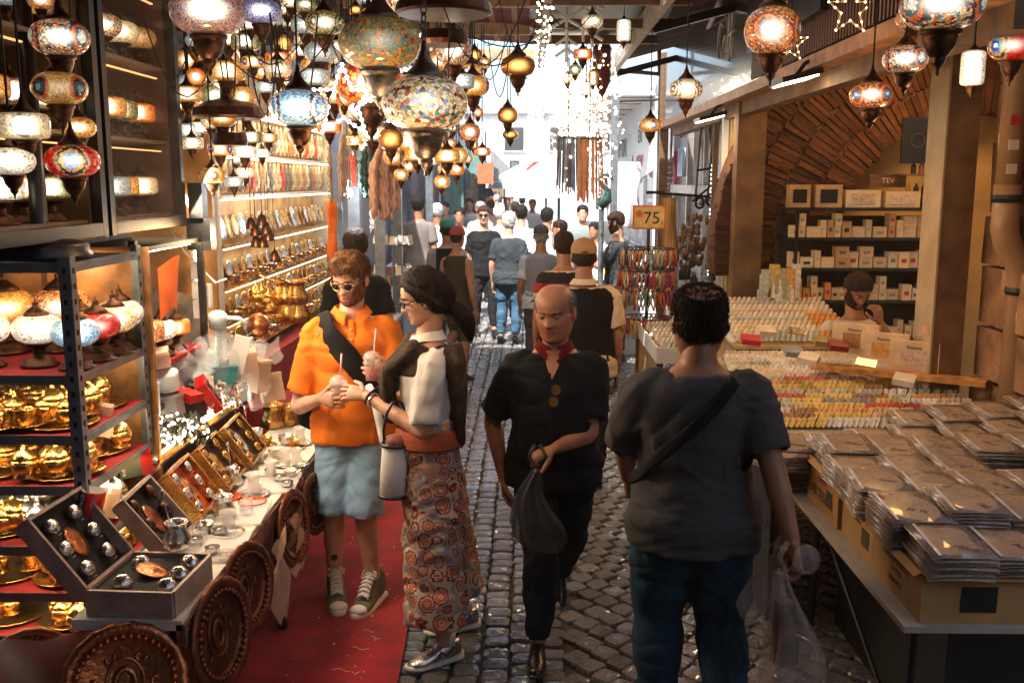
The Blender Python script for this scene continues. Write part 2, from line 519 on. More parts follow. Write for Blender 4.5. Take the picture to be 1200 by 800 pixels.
MB().grid(lambda u, v: Vector((-0.5 + 1.1 * u, 2.0 + 2.6 * v, 0.05 * math.sin(v * 6))), 2, 8).build('cloth', M_dark, cv)
t = NT('fill_tarp_cloth'); t.t.nodes.remove(t.b)
td = t.n('BsdfTranslucent'); td.inputs[0].default_value = (.22, .22, .235, 1); tf = t.n('BsdfDiffuse'); tf.inputs[0].default_value = (.6, .6, .6, 1)
mx = t.n('MixShader'); mx.inputs[0].default_value = .55; t.l(tf.outputs[0], mx.inputs[1]); t.l(td.outputs[0], mx.inputs[2]); t.l(mx.outputs[0], t.out.inputs[0])
o = MB().grid(lambda u, v: Vector((-0.55 + 1.1 * u, -3 + 6 * v, 0.03 * math.sin(v * 30 + u * 3))), 4, 30).build('top_fill_tarp', t.m, None, True, loc=(.5, 3.4, 3.46)); tag(o, 'unseen thin tarp added between the near roofs as soft top light', 'tarp')  # unseen sheet added to spread soft daylight on the people below
MB().grid(lambda u, v: Vector((-0.5 + 1.1 * u, -14.0 + 10 * v, 0.0)), 2, 8).build('cloth', M_dark, cv)
for yy in (2.3, 3.3, 4.15):
 MB().box((0.05, yy, -0.1), (1.1, 0.05, 0.07)).build('beam', M_wood, cv)
rr = empty('corrugated_roof', (1.5, 6.5, 3.5), 0, 'brown corrugated metal canopy on trusses above the right shops', 'roof')
M_corr = sm('corrugated', (0.13, 0.085, 0.06), rough=0.5, metal=0.4, var=0.5, scale=3)
g = MB()
for dz in (0, 0.006):
 g.grid(lambda u, v: Vector((-0.62 + 1.6 * u, -15.5 + 20.0 * v, -0.1 + 0.42 * u + 0.018 * math.sin(v * 20.0 * 2 * PI / 0.11) + dz)), 1, 1500)
g.build('sheet', M_corr, rr)
for yy in (-4, -2, 1.2, 4.3):
 MB().box((0.1, yy, -0.07), (1.35, 0.06, 0.06), M=Matrix.Translation((0, 0, 0)) @ Matrix.Rotation(-0.25, 4, 'Y')).build('rafter', M_black, rr)
 if yy > 3: MB().tube([(-0.55, yy, -0.20), (-0.1, yy, -0.24), (-0.1, yy, 0.05)], 0.025, 8).build('strut', sm('rust', (0.20, 0.09, 0.05), rough=0.6, var=0.5), rr)
MB().box((-0.60, -1.2, -0.17), (0.05, 11.2, 0.16)).build('edge_board', sm('edge_pale', (0.45, 0.38, 0.33), rough=0.7, var=0.4), rr)
MB().tube([(-0.2, 0.0, -0.05), (0.28, 4.0, -0.03)], 0.022, 8).build('brace', sm('red_pipe', (0.30, 0.04, 0.03), rough=0.5), rr)
MB().tube([(-0.35, 6.5, -0.35), (0.25, 6.2, -0.35)], 0.02, 8).build('arm', M_black, rr)
sf = MB().box((1.35, 17.2, 3.33), (0.95, 6.6, 0.06))
o = sf.build('soffit', sm('soffit_pale', (0.62, 0.55, 0.5), rough=0.8, var=0.2)); tag(o, 'pale boarded soffit above the white lettered banner', 'soffit')
for yy in (14.2, 15.4, 16.6, 17.8, 19.0): MB().box((0, yy - 17.2, -0.034), (0.95, 0.02, 0.01)).build('batten', M_wire, o)
for v in o.data.vertices: v.co.x -= 1.35; v.co.y -= 17.2; v.co.z -= 3.33
o.location = (1.35, 17.2, 3.33)
# ---- right side: fascia, pillar, brick arch, stone wall
fs_ = empty('shop_fascia', (1.56, 7.6, 3.16), 0, 'long dark glossy shop fascia with thin white script and a pale lower edge', 'shop sign')
M_fasc = sm('fascia_gloss', (0.20, 0.20, 0.21), rough=0.22, metal=0.75, var=0.3, scale=1.2, bump=0.1, coat=0.6)
MB().box((0.05, 0.0, 0.05), (0.06, 8.3, 0.82)).build('panel', M_fasc, fs_)
MB().box((0.03, 0.0, -0.40), (0.12, 8.3, 0.07)).build('lower_edge', sm('edge_wood', (0.40, 0.19, 0.08), rough=0.5, var=0.4), fs_)
MB().box((0.14, -0.2, -0.48), (0.10, 7.9, 0.10)).build('header_beam', M_cream, fs_)
mt_thread = sm('script_white', (0.75, 0.72, 0.7), rough=0.5, bump=0)
scr = MB()
def stroke(pts, r=0.006): scr.tube([(0.012, y_, z_) for y_, z_ in pts], r, 5)
yb = 1.2 - 0.6
def loop(cy_, cz_, ry, rz_, a0, a1, n=16): return [(cy_ - ry * math.cos(R(a0 + (a1 - a0) * i / n)), cz_ + rz_ * math.sin(R(a0 + (a1 - a0) * i / n))) for i in range(n + 1)]
stroke(loop(yb + .62, 0.06, .22, .26, 40, 320))
stroke(loop(yb + .30, -0.02, .11, .12, 0, 360)); stroke([(yb + .19, .10), (yb + .17, -.14), (yb + .12, -.10)])
stroke([(yb + .10, -.1), (yb - .02, .30), (yb + .02, .40), (yb + .08, .30), (yb + .04, -.26), (yb - .02, -.30), (yb - .06, -.1)])
stroke([(yb - .06, -.1), (yb - .24, .34), (yb - .20, .42), (yb - .14, .30), (yb - .18, -.26), (yb - .25, -.28), (yb - .3, 0)])
stroke([(yb + .1, .05), (yb - .34, .08)])
so_ = scr.build('script', mt_thread, fs_, smooth=True); so_.scale = (1, .55, .55); so_.location = (.002, 0, .06)
dp = empty('diffuser_sign', (1.50, 6.0, 3.11), 0, 'dark hanging panel with pale Diffuser lettering beside the fascia', 'sign')
MB().box((0, 0, 0.12), (0.04, 1.7, 0.5)).build('panel', M_black, dp)
text_mesh('lettering', 'Diffuser', 0.17, sm('sign_cream', (0.75, 0.55, 0.4), rough=0.6, bump=0), 0.003, dp, (-0.026, 0.05, 0.0), (PI / 2, 0, -PI / 2))
text_mesh('lettering', 'Scented', 0.15, M_paper, 0.003, dp, (-0.026, 0.05, 0.22), (PI / 2, 0, -PI / 2))
MB().box((-0.024, 0.05, -0.11), (0.008, 1.0, 0.012)).build('border', M_paper, dp)
lv = MB()
lo = empty('louvre_grille', (1.545, 5.6, 2.93), 0, 'brown ribbed grille strip below the Diffuser sign', 'grille')
for k in range(60): lv.box((0, -1.4 + k * 0.046, 0), (0.02, 0.022, 0.24))
tag(lv.build('rib_row', sm('louvre', (0.13, 0.06, 0.035), rough=0.5), lo), kind='stuff')
for (x, y_, w_, c_, nm) in ((1.60, 11.75, .10, M_wood, 'brown timber post at the far end of the dark fascia'), (1.61, 12.0, .10, M_black, 'thin black post behind the brown timber post')):
 o = MB().box((0, 0, 0.0), (w_, w_, 3.6)).build('post', c_, None, loc=(x, y_, 1.8)); tag(o, nm, 'post')
bn = empty('banner_sign', (1.74, 16, 2.6), 0, 'long white banner with grey and red lettering below the pale soffit', 'sign')
def bpt(u, v, off=0.0):      # u along the lane (near 0), v up
 return Vector((0.02 - 0.05 * u - off, -3.7 + 7.7 * u, (-0.2 + 1.16 * v) * (1 - u) + (-0.86 + 1.44 * v) * u))
MB().grid(lambda u, v: bpt(u, v), 8, 4).grid(lambda u, v: bpt(u, v, -0.03), 8, 4).build('panel', M_white, bn)
def btext(s, u, v, size, m_, sq=1.0):
 p = bpt(u, v, 0.015)
 text_mesh('lettering', s, size, m_, 0.003, bn, p, (PI / 2, 0, -PI / 2 - 0.0), squeeze=sq)
M_gry = sm('letter_grey', (0.16, 0.18, 0.19), rough=0.6, bump=0)
M_rdl = sm('letter_red', (0.5, 0.03, 0.05), rough=0.6, bump=0)
btext('LAL', 0.17, 0.82, 0.42, M_gry, 1.6); btext('7/8 Shop', 0.12, 0.45, 0.2, M_gry, 1.6)
btext('OPTIK', 0.78, 0.58, 0.46, M_gry, 1.5); btext('EX', 0.40, 0.52, 0.30, M_gry, 1.5); btext('NEW', 0.40, 0.22, 0.26, M_rdl, 1.5)
btext('ISTANBUL', 0.72, 0.12, 0.14, M_gry, 1.6)
pl = empty('pillar', (2.37, 5.55, 0), 0, 'square pale plastered pillar between the lit shop and the stone wall', 'pillar')
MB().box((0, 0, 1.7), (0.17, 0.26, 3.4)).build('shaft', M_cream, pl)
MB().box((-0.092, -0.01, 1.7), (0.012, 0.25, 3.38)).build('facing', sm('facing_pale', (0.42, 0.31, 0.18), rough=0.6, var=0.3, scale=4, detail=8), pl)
MB().box((-0.100, -0.06, 1.28), (0.004, 0.10, 0.045)).build('sticker', sm('sticker', (0.6, 0.3, 0.2), bump=0), pl)
sw = empty('stone_wall', (2.62, 4.2, 0), 0, 'rough brown stone block wall at the right edge behind the packets', 'wall')
MB().box((0.12, 0, 1.9), (0.2, 2.6, 3.8)).build('mortar_core', M_mortar, sw)
zz = 0
k = 0
while zz < 3.6:
 h = [0.34, 0.28, 0.4, 0.3][k % 4]; yy = -1.3 + (0.2 if k % 2 else 0)
 while yy < 1.28:
  L = rnd.choice([0.3, 0.42, 0.5]); L = min(L, 1.3 - yy)
  if L > 0.08:
   bm_ = MB().box((0, 0, 0), (0.10, L - 0.02, h - 0.02))
   bm_.v = [(x + rnd.uniform(-.015, .015), y_ + rnd.uniform(-.008, .008), z_ + rnd.uniform(-.006, .006)) for x, y_, z_ in bm_.v]
   bm_.build('stone_block', M_block, sw, loc=(-0.01 + rnd.uniform(-.02, .015), yy + L / 2, zz + h / 2))
  yy += L
 zz += h; k += 1
pp = empty('drain_pipe', (2.47, 5.08, 0), 0, 'beige plastic drain pipe with an elbow on the stone wall', 'pipe')
M_pvc = sm('pvc', (0.34, 0.2, 0.1), rough=0.4, var=0.2, scale=3)
MB().tube([(0, 0, 3.7), (0, 0, 2.05)], 0.062, 16).build('upper_pipe', M_pvc, pp, smooth=True)
MB().tube([(0, 0, 2.1), (0, 0, 1.88), (0.02, 0, 1.80), (0.09, 0, 1.70), (0.11, 0, 1.60), (0.11, 0, 0.1)], [.068, .068, .07, .07, .068, .066], 16).build('elbow_pipe', M_pvc, pp, smooth=True)
for z_ in (2.03, 1.55): MB().lathe([(0.073, -.02), (0.078, 0), (0.073, .02)], 16, (0 if z_ > 1.8 else 0.11, 0, z_)).build('collar', M_black, pp)
for z_, c_ in ((2.42, M_rdl), (2.3, M_paper), (2.18, M_paper), (1.42, M_paper)):
 MB().box((-0.02 if z_ > 1.8 else 0.09, -0.064 if z_ > 1.8 else -0.068, z_), (0.05, 0.006, 0.05)).build('label', c_, pp)
bw = empty('brick_arch_wall', (2.7, 8.0, 0), 0, 'old brick arch above the shelves of the lit shop', 'wall')
MB().box((0.35, 0.35, 1.9), (2.7, 0.1, 3.9)).build('plaster_panel', M_plaster, bw)
cx_, cz_ = 0.92, 1.55     # arch centre in wall coordinates
r0, r1 = 1.12, 2.1
mo = MB()
n = 60
for j, yq in enumerate((0.03, 0.3)):
 pass
rg = []
for i in range(n + 1):
 a = R(-5 + 190 * i / n)
 c_, s_ = math.cos(a), math.sin(a)
 rg.append([Vector((cx_ + r0 * c_, -0.038, cz_ + r0 * s_)), Vector((cx_ + r1 * c_, -0.038, cz_ + r1 * s_)), Vector((cx_ + r1 * c_, 0.3, cz_ + r1 * s_)), Vector((cx_ + r0 * c_, 0.3, cz_ + r0 * s_))])
mo.rings(rg).build('arch_mortar', M_mortar, bw)
for ri, (ra, rb) in enumerate(((1.10, 1.36), (1.375, 1.62), (1.635, 1.86), (1.87, 2.1))):
 step = 0.051 / ((ra + rb) / 2)
 a = R(60); i = 0
 while a < R(186):
  jit = rnd.uniform(-.02, .03)
  L = rb - ra
  M_ = Matrix.Rotation(-a, 4, 'Y')
  if ri < 3 or i % 1 == 0:
   bb = MB().box((0, 0, 0), (L - 0.004, 0.16, 0.043))
   bb.v = [(x + rnd.uniform(-.02, .02), y_ + rnd.uniform(-.008, .008), z_ + rnd.uniform(-.007, .008)) for x, y_, z_ in bb.v]
   rm = (ra + rb) / 2
   bb.build('brick', M_brick, bw, loc=(cx_ + rm * math.cos(a), 0.02 + jit * 0.3, cz_ + rm * math.sin(a)), rot=(0, -a, rnd.uniform(-.03, .03)))
  a += step; i += 1
k = 0
for zz in np.arange(1.05, 2.9, 0.062):
 xl = -1.0
 xr = cx_ - math.sqrt(max(0, 2.12 ** 2 - (zz - cz_) ** 2)) if abs(zz - cz_) < 2.12 else cx_
 xr = max(xr, -0.86) if zz < 1.7 else xr
 if zz < 1.62: xr = -0.72
 xx = xl + (0.1 if k % 2 else 0)
 while xx < xr - 0.06:
  L = min(0.24, xr - xx)
  MB().box((0, 0, 0), (L - 0.012, 0.1, 0.05)).build('brick', M_brick, bw, loc=(xx + L / 2, 0.0 + rnd.uniform(-.015, .015), float(zz)), rot=(0, 0, rnd.uniform(-.03, .03)))
  xx += L
 k += 1
o = MB().box((0, 0, 0), (0.22, 0.16, 2.85)).build('pilaster', M_cream, None, loc=(1.74, 7.8, 1.425)); tag(o, 'pale yellow plastered pilaster left of the brick arch', 'pilaster')
o = MB().box((0, 0, 0), (0.05, 0.05, 2.8)).build('door_post', M_white, None, loc=(1.665, 8.4, 1.4)); tag(o, 'slim white door post beside the yellow pilaster', 'post')
o = MB().box((0, 0, 0), (0.045, 0.05, 2.8)).build('door_post', M_cream, None, loc=(1.68, 8.9, 1.4)); tag(o, 'slim cream pipe post next to the hanging goods', 'post')
o = MB().box((0, 0, 0), (0.1, 4.4, 3.9)).build('shop_side_wall', M_plaster, None, loc=(4.3, 6.3, 1.95)); tag(o, 'plastered side wall deep inside the lit shop', 'wall')
o = MB().box((0, 0, 0), (2.6, 4.0, 0.08)).build('shop_ceiling', M_dark, None, loc=(3.15, 6.7, 3.75)); tag(o, 'dark ceiling of the lit shop', 'ceiling')
for (px, py, X, nm) in ((932, 94, 1.46, 'near flood lamp bracketed under the fascia beside the hanging star'), (832, 139, 1.46, 'far flood lamp bracketed under the fascia above the folding chairs')):
 p = aX(px, py, X)
 e = empty('flood_lamp', p, 0, nm, 'flood lamp', 'flood lamps under the fascia')
 MB().box((0, 0, 0.012), (0.22, 0.30, 0.03), M=Matrix.Rotation(R(-14), 4, 'Y')).build('housing', M_black, e)
 MB().box((0, 0, -0.008), (0.19, 0.26, 0.008), M=Matrix.Rotation(R(-14), 4, 'Y')).build('lens', emis('flood_glow', (1, 0.85, 0.62), 9), e)
 MB().tube([(0, 0, 0.02), (0.05, 0, 0.09), (0.12, 0, 0.12)], 0.012, 6).build('bracket', M_black, e)
 a_ = area('flood_light', p + Vector((0.0, 0, -0.03)), (0, R(22), 0), (0.16, 0.24), 9 if px > 900 else 4, (1, 0.48, 0.16))
# ---- right side beyond the arch shop: door front with goods
df = empty('shop_front', (1.95, 10.9, 0), 0, 'grey glazed shop front with dark door and pale rolled sign', 'shop front')  # only the street front of a shop, no room behind
MB().box((0.06, 0, 1.4), (0.06, 4.6, 2.8)).build('back_panel', sm('front_dark', (0.10, 0.075, 0.06), rough=0.5, var=0.4), df)
for yy in (-2.1, -1.1, -0.2, 0.9, 2.0): MB().box((-0.02, yy, 1.35), (0.07, 0.07, 2.7)).build('mullion', sm('alu', (0.45, 0.42, 0.4), rough=0.4, metal=0.5), df)
MB().box((-0.03, 0, 2.02), (0.06, 4.4, 0.1)).build('transom', MATS['alu'], df)
for yy in (-1.6, -0.65, 0.35, 1.45): MB().box((-0.01, yy, 1.2), (0.01, 0.86, 1.5)).build('pane', M_glass, df); MB().box((-0.01, yy, 2.37), (0.01, 0.86, 0.58)).build('pane', M_glass, df)
MB().tube([(-0.03, -0.2 + .26 * math.cos(a), 2.42 + .26 * math.sin(a)) for a in np.linspace(0, 2 * PI, 25)[:-1]], 0.02, 6, closed=True).build('round_emblem', MATS['alu'], df)
MB().box((-0.03, 1.5, 2.35), (0.04, 0.4, 0.35)).build('notice', sm('notice_blue', (0.45, 0.55, 0.75), bump=0), df)
MB().box((-0.03, 1.95, 2.3), (0.05, 0.12, 0.4)).build('red_bottle', M_rdl, df)
lt = MB()
for k in range(26): lt.box((-0.06, -0.75, 1.15 + k * 0.045), (0.02, 0.025, 0.016))
tag(lt.build('light_dots', emis('dot_white', (0.9, 0.95, 1), 6), df), kind='stuff')
bc = empty('brick_column', (1.9, 13.4, 0), 0, 'reddish brick pier between the two shop fronts', 'pier')
for k in range(34): MB().box((0, 0, 0.035 + k * 0.072), (0.2, 0.3, 0.062)).build('brick', sm('brick_far', (0.30, 0.15, 0.12), rough=0.8, obj_rand=0.5), bc)
# ---- far street
def building(x, y0, y1, h, col, label, seed, side):
 r_ = random.Random(seed)
 L = y1 - y0
 b = empty('building', (x, (y0 + y1) / 2, 0), 0, label, 'building')
 s = 1 if side == 'R' else -1
 mw = sm('wall_%d' % seed, col, rough=0.8, var=0.15, scale=2)
 MB().box((s * 1.5, 0, h / 2), (3.0, L, h)).build('wall', mw, b)
 MB().box((s * 1.45, 0, h + 0.06), (3.3, L + .1, 0.12)).build('roof', M_concrete, b)
 nw = max(1, int(L / 2.2))
 for fl_ in range(1, int(h / 2.9) + 0):
  for k in range(nw):
   yy = -L / 2 + (k + .5) * L / nw
   wo = MB().box((-s * 0.0, yy, fl_ * 2.9 + 1.4), (0.08, 1.0, 1.3)).build('window', M_dark, b)
   MB().box((-s * 0.045, yy, fl_ * 2.9 + 0.7), (0.12, 1.2, 0.08)).build('sill', M_white, wo)
   MB().box((-s * 0.05, yy, fl_ * 2.9 + 1.4), (0.02, 0.05, 1.3)).build('frame', M_white, wo)
 for k in range(nw):
  yy = -L / 2 + (k + .5) * L / nw
  MB().box((0, yy, 1.3), (0.06, L / nw - 0.4, 2.3)).build('shop_window', sm('shop_in', (0.12, 0.12, 0.13), rough=0.3), b)
  MB().box((-s * 0.04, yy + (L / nw - 0.4) / 2 + .1, 1.3), (0.12, 0.14, 2.5)).build('door_post', M_steel, b)
 return b
building(-2.25, 9.4, 15.5, 3.6, (0.42, 0.47, 0.52), 'low grey blue shop front on the left with hanging yarn', 21, 'L')
building(-2.3, 15.6, 24, 6.0, (0.7, 0.7, 0.7), 'white rendered building above the left awnings', 22, 'L')
building(-2.6, 24.2, 40, 5.2, (0.5, 0.5, 0.48), 'grey building further down the left side', 23, 'L')
building(3.0, 16, 23, 3.6, (0.75, 0.74, 0.72), 'low white building behind the dark shirted vendor', 24, 'R')
building(3.6, 23.2, 44, 4.6, (0.72, 0.7, 0.68), 'pale building beyond the white market umbrella', 25, 'R')
be = empty('building', (0.4, 52, 0), 0, 'distant pale building closing the end of the lane', 'building')
MB().box((0, 1.5, 2.8), (14, 3, 5.6)).build('wall', sm('wall_end', (0.8, 0.8, 0.8), rough=0.8), be)
MB().box((0, 1.4, 5.68), (14.4, 3.3, 0.16)).build('roof', M_concrete, be)
for k in range(6):
 wo = MB().box((-6 + k * 2.4, -0.02, 4.3), (1.0, 0.08, 1.2)).build('window', M_dark, be)
 MB().box((-6 + k * 2.4, -0.07, 3.65), (1.2, 0.12, 0.08)).build('sill', M_white, wo)
def awning(px0, px1, py0, py1, Y, dY, mcol, label, drop=0.35, xs=None):
 a = aY(px0, py0, Y); b_ = aY(px1, py1, Y)
 W = b_.x - a.x
 e = empty('shop_awning', ((a.x + b_.x) / 2, Y, b_.z), 0, label, 'awning', 'awnings further down the lane')
 h = a.z - b_.z
 MB().grid(lambda u, v: Vector((-W / 2 + W * u, dY * v, h * (1 - u) + 0.03 * math.sin(v * 30))), 3, 14).build('canopy', mcol, e)
 MB().grid(lambda u, v: Vector((W / 2 + 0.02 * math.sin(u * 40), dY * u, -drop * v)), 24, 1).build('valance', mcol, e)
 MB().grid(lambda u, v: Vector((-W / 2 + W * u, -.005, h * (1 - u) - drop * v * (1.3 + .1 * math.sin(u * 25)))), 16, 2).build('front_flap', mcol, e)
 for v in (0.02, 0.98): MB().tube([(-W / 2, dY * v, h - .03), (W / 2, dY * v, -.03)], 0.02, 6).build('arm', M_steel, e)
M_teal = sm('teal_cloth', (0.10, 0.20, 0.20), rough=0.8)
M_grc = sm('grey_cloth', (0.22, 0.22, 0.22), rough=0.8)
M_brc = sm('brown_cloth', (0.25, 0.17, 0.1), rough=0.8)
awning(540, 577, 172, 196, 17, 3.5, M_teal, 'teal awning sloping down from the white left building', 0.25)
awning(555, 583, 182, 203, 22, 3, M_brc, 'brown awning behind the teal one')
awning(575, 604, 176, 205, 28, 4, M_grc, 'grey awning sloping over the middle of the far lane')
awning(583, 612, 188, 206, 34, 4, M_teal, 'dull green awning farthest down the lane')
for (px, py, w_, h_, Y, c_, lb) in ((569, 203, .26, .34, 16, (0.5, 0.12, 0.05), 'small orange and white hanging shop sign on the left'),
         (603, 203, 1.3, .22, 36, (0.5, 0.04, 0.03), 'thin red sign far down the lane'),
         (568, 218, .45, .5, 24, (0.03, 0.04, 0.06), 'dark blue hanging shop panel on the left')):
 p = aY(px, py, Y)
 e = empty('hanging_sign', p, 0, lb, 'sign')
 MB().box((0, 0, 0), (w_, 0.05, h_)).build('board', sm('sgn%d' % px, c_, rough=0.6), e)
 MB().tube([(0, 0, h_ / 2), (0, 0, h_ / 2 + .5)], 0.012, 5).build('hanger', M_wire, e)
def umbrella(px, py, Y, Rr, label):
 p = aY(px, py, Y)
 e = empty('market_umbrella', (p.x, Y, 0), 0, label, 'umbrella', 'white market umbrellas')
 h = p.z
 n = 8
 MB().rings([[Vector((r_ * math.cos(2 * PI * i / n), r_ * math.sin(2 * PI * i / n), z)) for i in range(n)] for r_, z in ((Rr, h - .12), (Rr, h), (Rr * .5, h + .35), (0.03, h + .6))], cap=False).build('canopy', M_white, e)
 MB().tube([(0, 0, 0), (0, 0, h + .6)], 0.025, 8).build('pole', M_steel, e)
umbrella(655, 222, 15.5, 0.85, 'wide white market umbrella over the stall left of the hanging belts')
umbrella(640, 214, 21, 1.3, 'white market umbrella farther down on the right')
def stall(x, y, w_, d_, h_, m_, label, items=20):
 e = empty('market_stall', (x, y, 0), 0, label, 'stall', 'stalls down the lane')
 MB().box((0, 0, h_), (w_, d_, 0.04)).build('top', M_white, e)
 MB().box((0, 0, h_ / 2 - .02), (w_ - .04, d_ - .04, h_ - .06)).build('skirt', m_, e)
 r_ = random.Random(int(x * 10 + y))
 for k in range(items):
  c_ = r_.choice([(0.6, 0.1, 0.1), (0.7, 0.7, 0.7), (0.15, 0.2, 0.3), (0.7, 0.4, 0.1), (0.05, 0.05, 0.05), (0.3, 0.5, 0.6)])
  sx, sy, sz = r_.uniform(.06, .16), r_.uniform(.06, .16), r_.uniform(.05, .18)
  o = MB().box((0, 0, 0), (sx, sy, sz), taper=0.85).build('goods_box', sm('goods%d' % (hash(c_) % 97), c_, rough=0.5, bump=0), None, loc=(x + r_.uniform(-w_ / 2 + .1, w_ / 2 - .1), y + r_.uniform(-d_ / 2 + .1, d_ / 2 - .1), h_ + .021 + sz / 2), rot=(0, 0, r_.uniform(0, 3)))
  tag(o, 'small packed item lying among others on the ' + label, 'goods', 'small goods on the ' + label)
stall(1.25, 12.2, 0.9, 1.0, 0.95, M_white, 'white stall under the hanging belts')
stall(1.7, 16.0, 1.2, 2.0, 0.9, M_white, 'white stall beneath the market umbrella')
stall(-1.55, 8.9, 0.55, 1.6, 0.78, sm('skirt_brown', (0.3, 0.2, 0.12), rough=0.8), 'crowded table behind the man in black', 46)
stall(-1.75, 11.6, 0.6, 1.8, 0.9, M_steel, 'glass fronted stall below the hanging yarn', 30)
stall(-1.7, 15.0, 0.7, 2.6, 0.9, M_steel, 'grey stall left of the strolling crowd', 24)
# ---- mosaic lamps
PAL = {
 'cream_multi': mosaic('m_cream_multi', (0.95, 0.72, 0.42), [(.06, .04, .05), (.5, .04, .02), (.2, .3, .5), (.75, .35, .05), (.15, .25, .2)], None, 3, 11, 0.5, 0.30, 0.9),
 'green_orange': mosaic('m_green_orange', (0.30, 0.30, 0.13), [(.85, .25, .02), (.55, .02, .01), (.1, .3, .3), (.85, .3, .02), (.5, .42, .1)], None, 3, 15, 0.30, 0.45, 0.8),
 'blue': mosaic('m_blue', (0.45, 0.68, 0.75), [(.12, .3, .6), (.3, .5, .75)], [(.9, .95, 1), (.5, .75, .9), (.12, .25, .5), (.75, .85, .9), (.05, .04, .04)], 3, 13, 0.9, 0.3, 1.4),
 'red': mosaic('m_red', (0.55, 0.008, 0.006), [(.7, .02, .01), (.4, .0, .0)], [(.9, .95, 1), (.02, .05, .3), (.1, .3, .5), (.75, .3, .02), (.02, .03, .05), (.5, .3, .1)], 3, 11, 0.8, 0.4, 1.0),
 'amber': mosaic('m_amber', (0.75, 0.32, 0.05), [(.85, .45, .1), (.6, .2, .02)], None, 3, 8, 0.6, 0.5, 1.6),
 'amber_eye': mosaic('m_amber_eye', (0.75, 0.30, 0.04), [(.85, .45, .1)], [(.9, .9, .9), (.05, .08, .25), (.3, .02, .01), (.9, .5, .15)], 4, 10, 0.65, 0.3, 1.2),
 'orange': mosaic('m_orange', (0.85, 0.18, 0.015), [(.9, .3, .03)], [(.9, .6, .3), (.5, .03, .01), (.9, .35, .05), (.4, .03, .01)], 4, 9, 0.8, 0.3, 1.3),
 'olive': mosaic('m_olive', (0.22, 0.18, 0.05), [(.5, .42, .12), (.1, .1, .04)], [(.8, .6, .3), (.02, .02, .01), (.35, .3, .1), (.02, .02, .01)], 4, 15, 0.7, 0.5, 1.6),
 'brown_bead': mosaic('m_brown_bead', (0.28, 0.12, 0.05), [(.28, .22, .35), (.5, .2, .05), (.35, .3, .3), (.08, .04, .05)], None, 3, 30, 0.75, 0.7, 2.2),
 'blue_bead': mosaic('m_blue_bead', (0.25, 0.25, 0.42), [(.1, .12, .45), (.5, .5, .6), (.05, .04, .1)], None, 3, 24, 0.7, 0.7, 1.6),
 'greyblue': mosaic('m_greyblue', (0.36, 0.42, 0.40), [(.5, .55, .5), (.2, .28, .3)], [(.7, .8, .8), (.25, .35, .38), (.5, .55, .5)], 4, 12, 0.7, 0.3, 0.9),
 'pale': mosaic('m_pale', (0.85, 0.62, 0.33), [(.9, .7, .42), (.6, .4, .2)], [(.95, .9, .8), (.5, .08, .03), (.9, .7, .4), (.12, .14, .1)], 4, 10, 0.75, 0.3, 1.5),
 'white': mosaic('m_white', (0.9, 0.78, 0.58), [(.4, .3, .2), (.85, .8, .65)], None, 3, 8, 1.1, 0.16, 1.3),
 'spiral': mosaic('m_spiral', (0.85, 0.68, 0.42), [(.9, .75, .5)], [(.9, .8, .6), (.2, .12, .05), (.9, .75, .5), (.25, .14, .05), (.85, .65, .4), (.2, .12, .05)], 3, 12, 0.85, 0.2, 1.6),
 'multi': mosaic('m_multi', (0.7, 0.45, 0.25), [(.02, .08, .1), (.7, .1, .02), (.02, .02, .02), (.1, .25, .25), (.8, .35, .05)], [(.95, .95, .9), (.9, .75, .5), (.05, .15, .18), (.75, .12, .02), (.03, .03, .04)], 3, 13, 0.75, 0.6, 1.6),
 'orange_blue': mosaic('m_orange_blue', (0.72, 0.25, 0.05), [(.5, .06, .02), (.8, .5, .2), (.1, .06, .05)], [(.6, .7, .85), (.05, .2, .35), (.35, .03, .02), (.75, .25, .04), (.35, .05, .02)], 4, 14, 0.75, 0.5, 1.3),
 'star': mosaic('m_star', (0.55, 0.26, 0.06), [(.35, .2, .06), (.75, .35, .08)], [(.15, .35, .38), (.04, .06, .06), (.02, .02, .02), (.6, .08, .03), (.65, .45, .12)], 4, 16, 0.5, 0.6, 0.5),
}
PALW = {'cream_multi': 'cream with scattered coloured tiles', 'green_orange': 'green with orange and red tiles', 'blue': 'pale blue with beaded rings', 'red': 'red with blue flower', 'amber': 'plain amber',
  'amber_eye': 'round eyed amber', 'orange': 'bright orange with spirals', 'olive': 'olive green with black star', 'brown_bead': 'brown and mauve beaded', 'blue_bead': 'blue beaded', 'greyblue': 'grey blue',
  'pale': 'pale flowered', 'white': 'glowing white', 'spiral': 'cream spiral', 'multi': 'many coloured', 'orange_blue': 'orange and blue flowered', 'star': 'star patterned amber'}
t = NT('m_smooth_amber')
t.b.inputs['Base Color'].default_value = (0.5, 0.22, 0.04, 1); setin(t.b, rough=0.2, metal=0.6)
lw = t.n('LayerWeight'); t.l(t.math('MULTIPLY', t.math('POWER', t.math('SUBTRACT', 1.0, lw.outputs['Facing']), 9.0), 1.4), t.b.inputs['Emission Strength'])
t.b.inputs['Emission Color'].default_value = (0.9, 0.45, 0.12, 1); t.m.cycles.emission_sampling = 'NONE'
PAL['smooth'] = t.m; PALW['smooth'] = 'smooth golden'
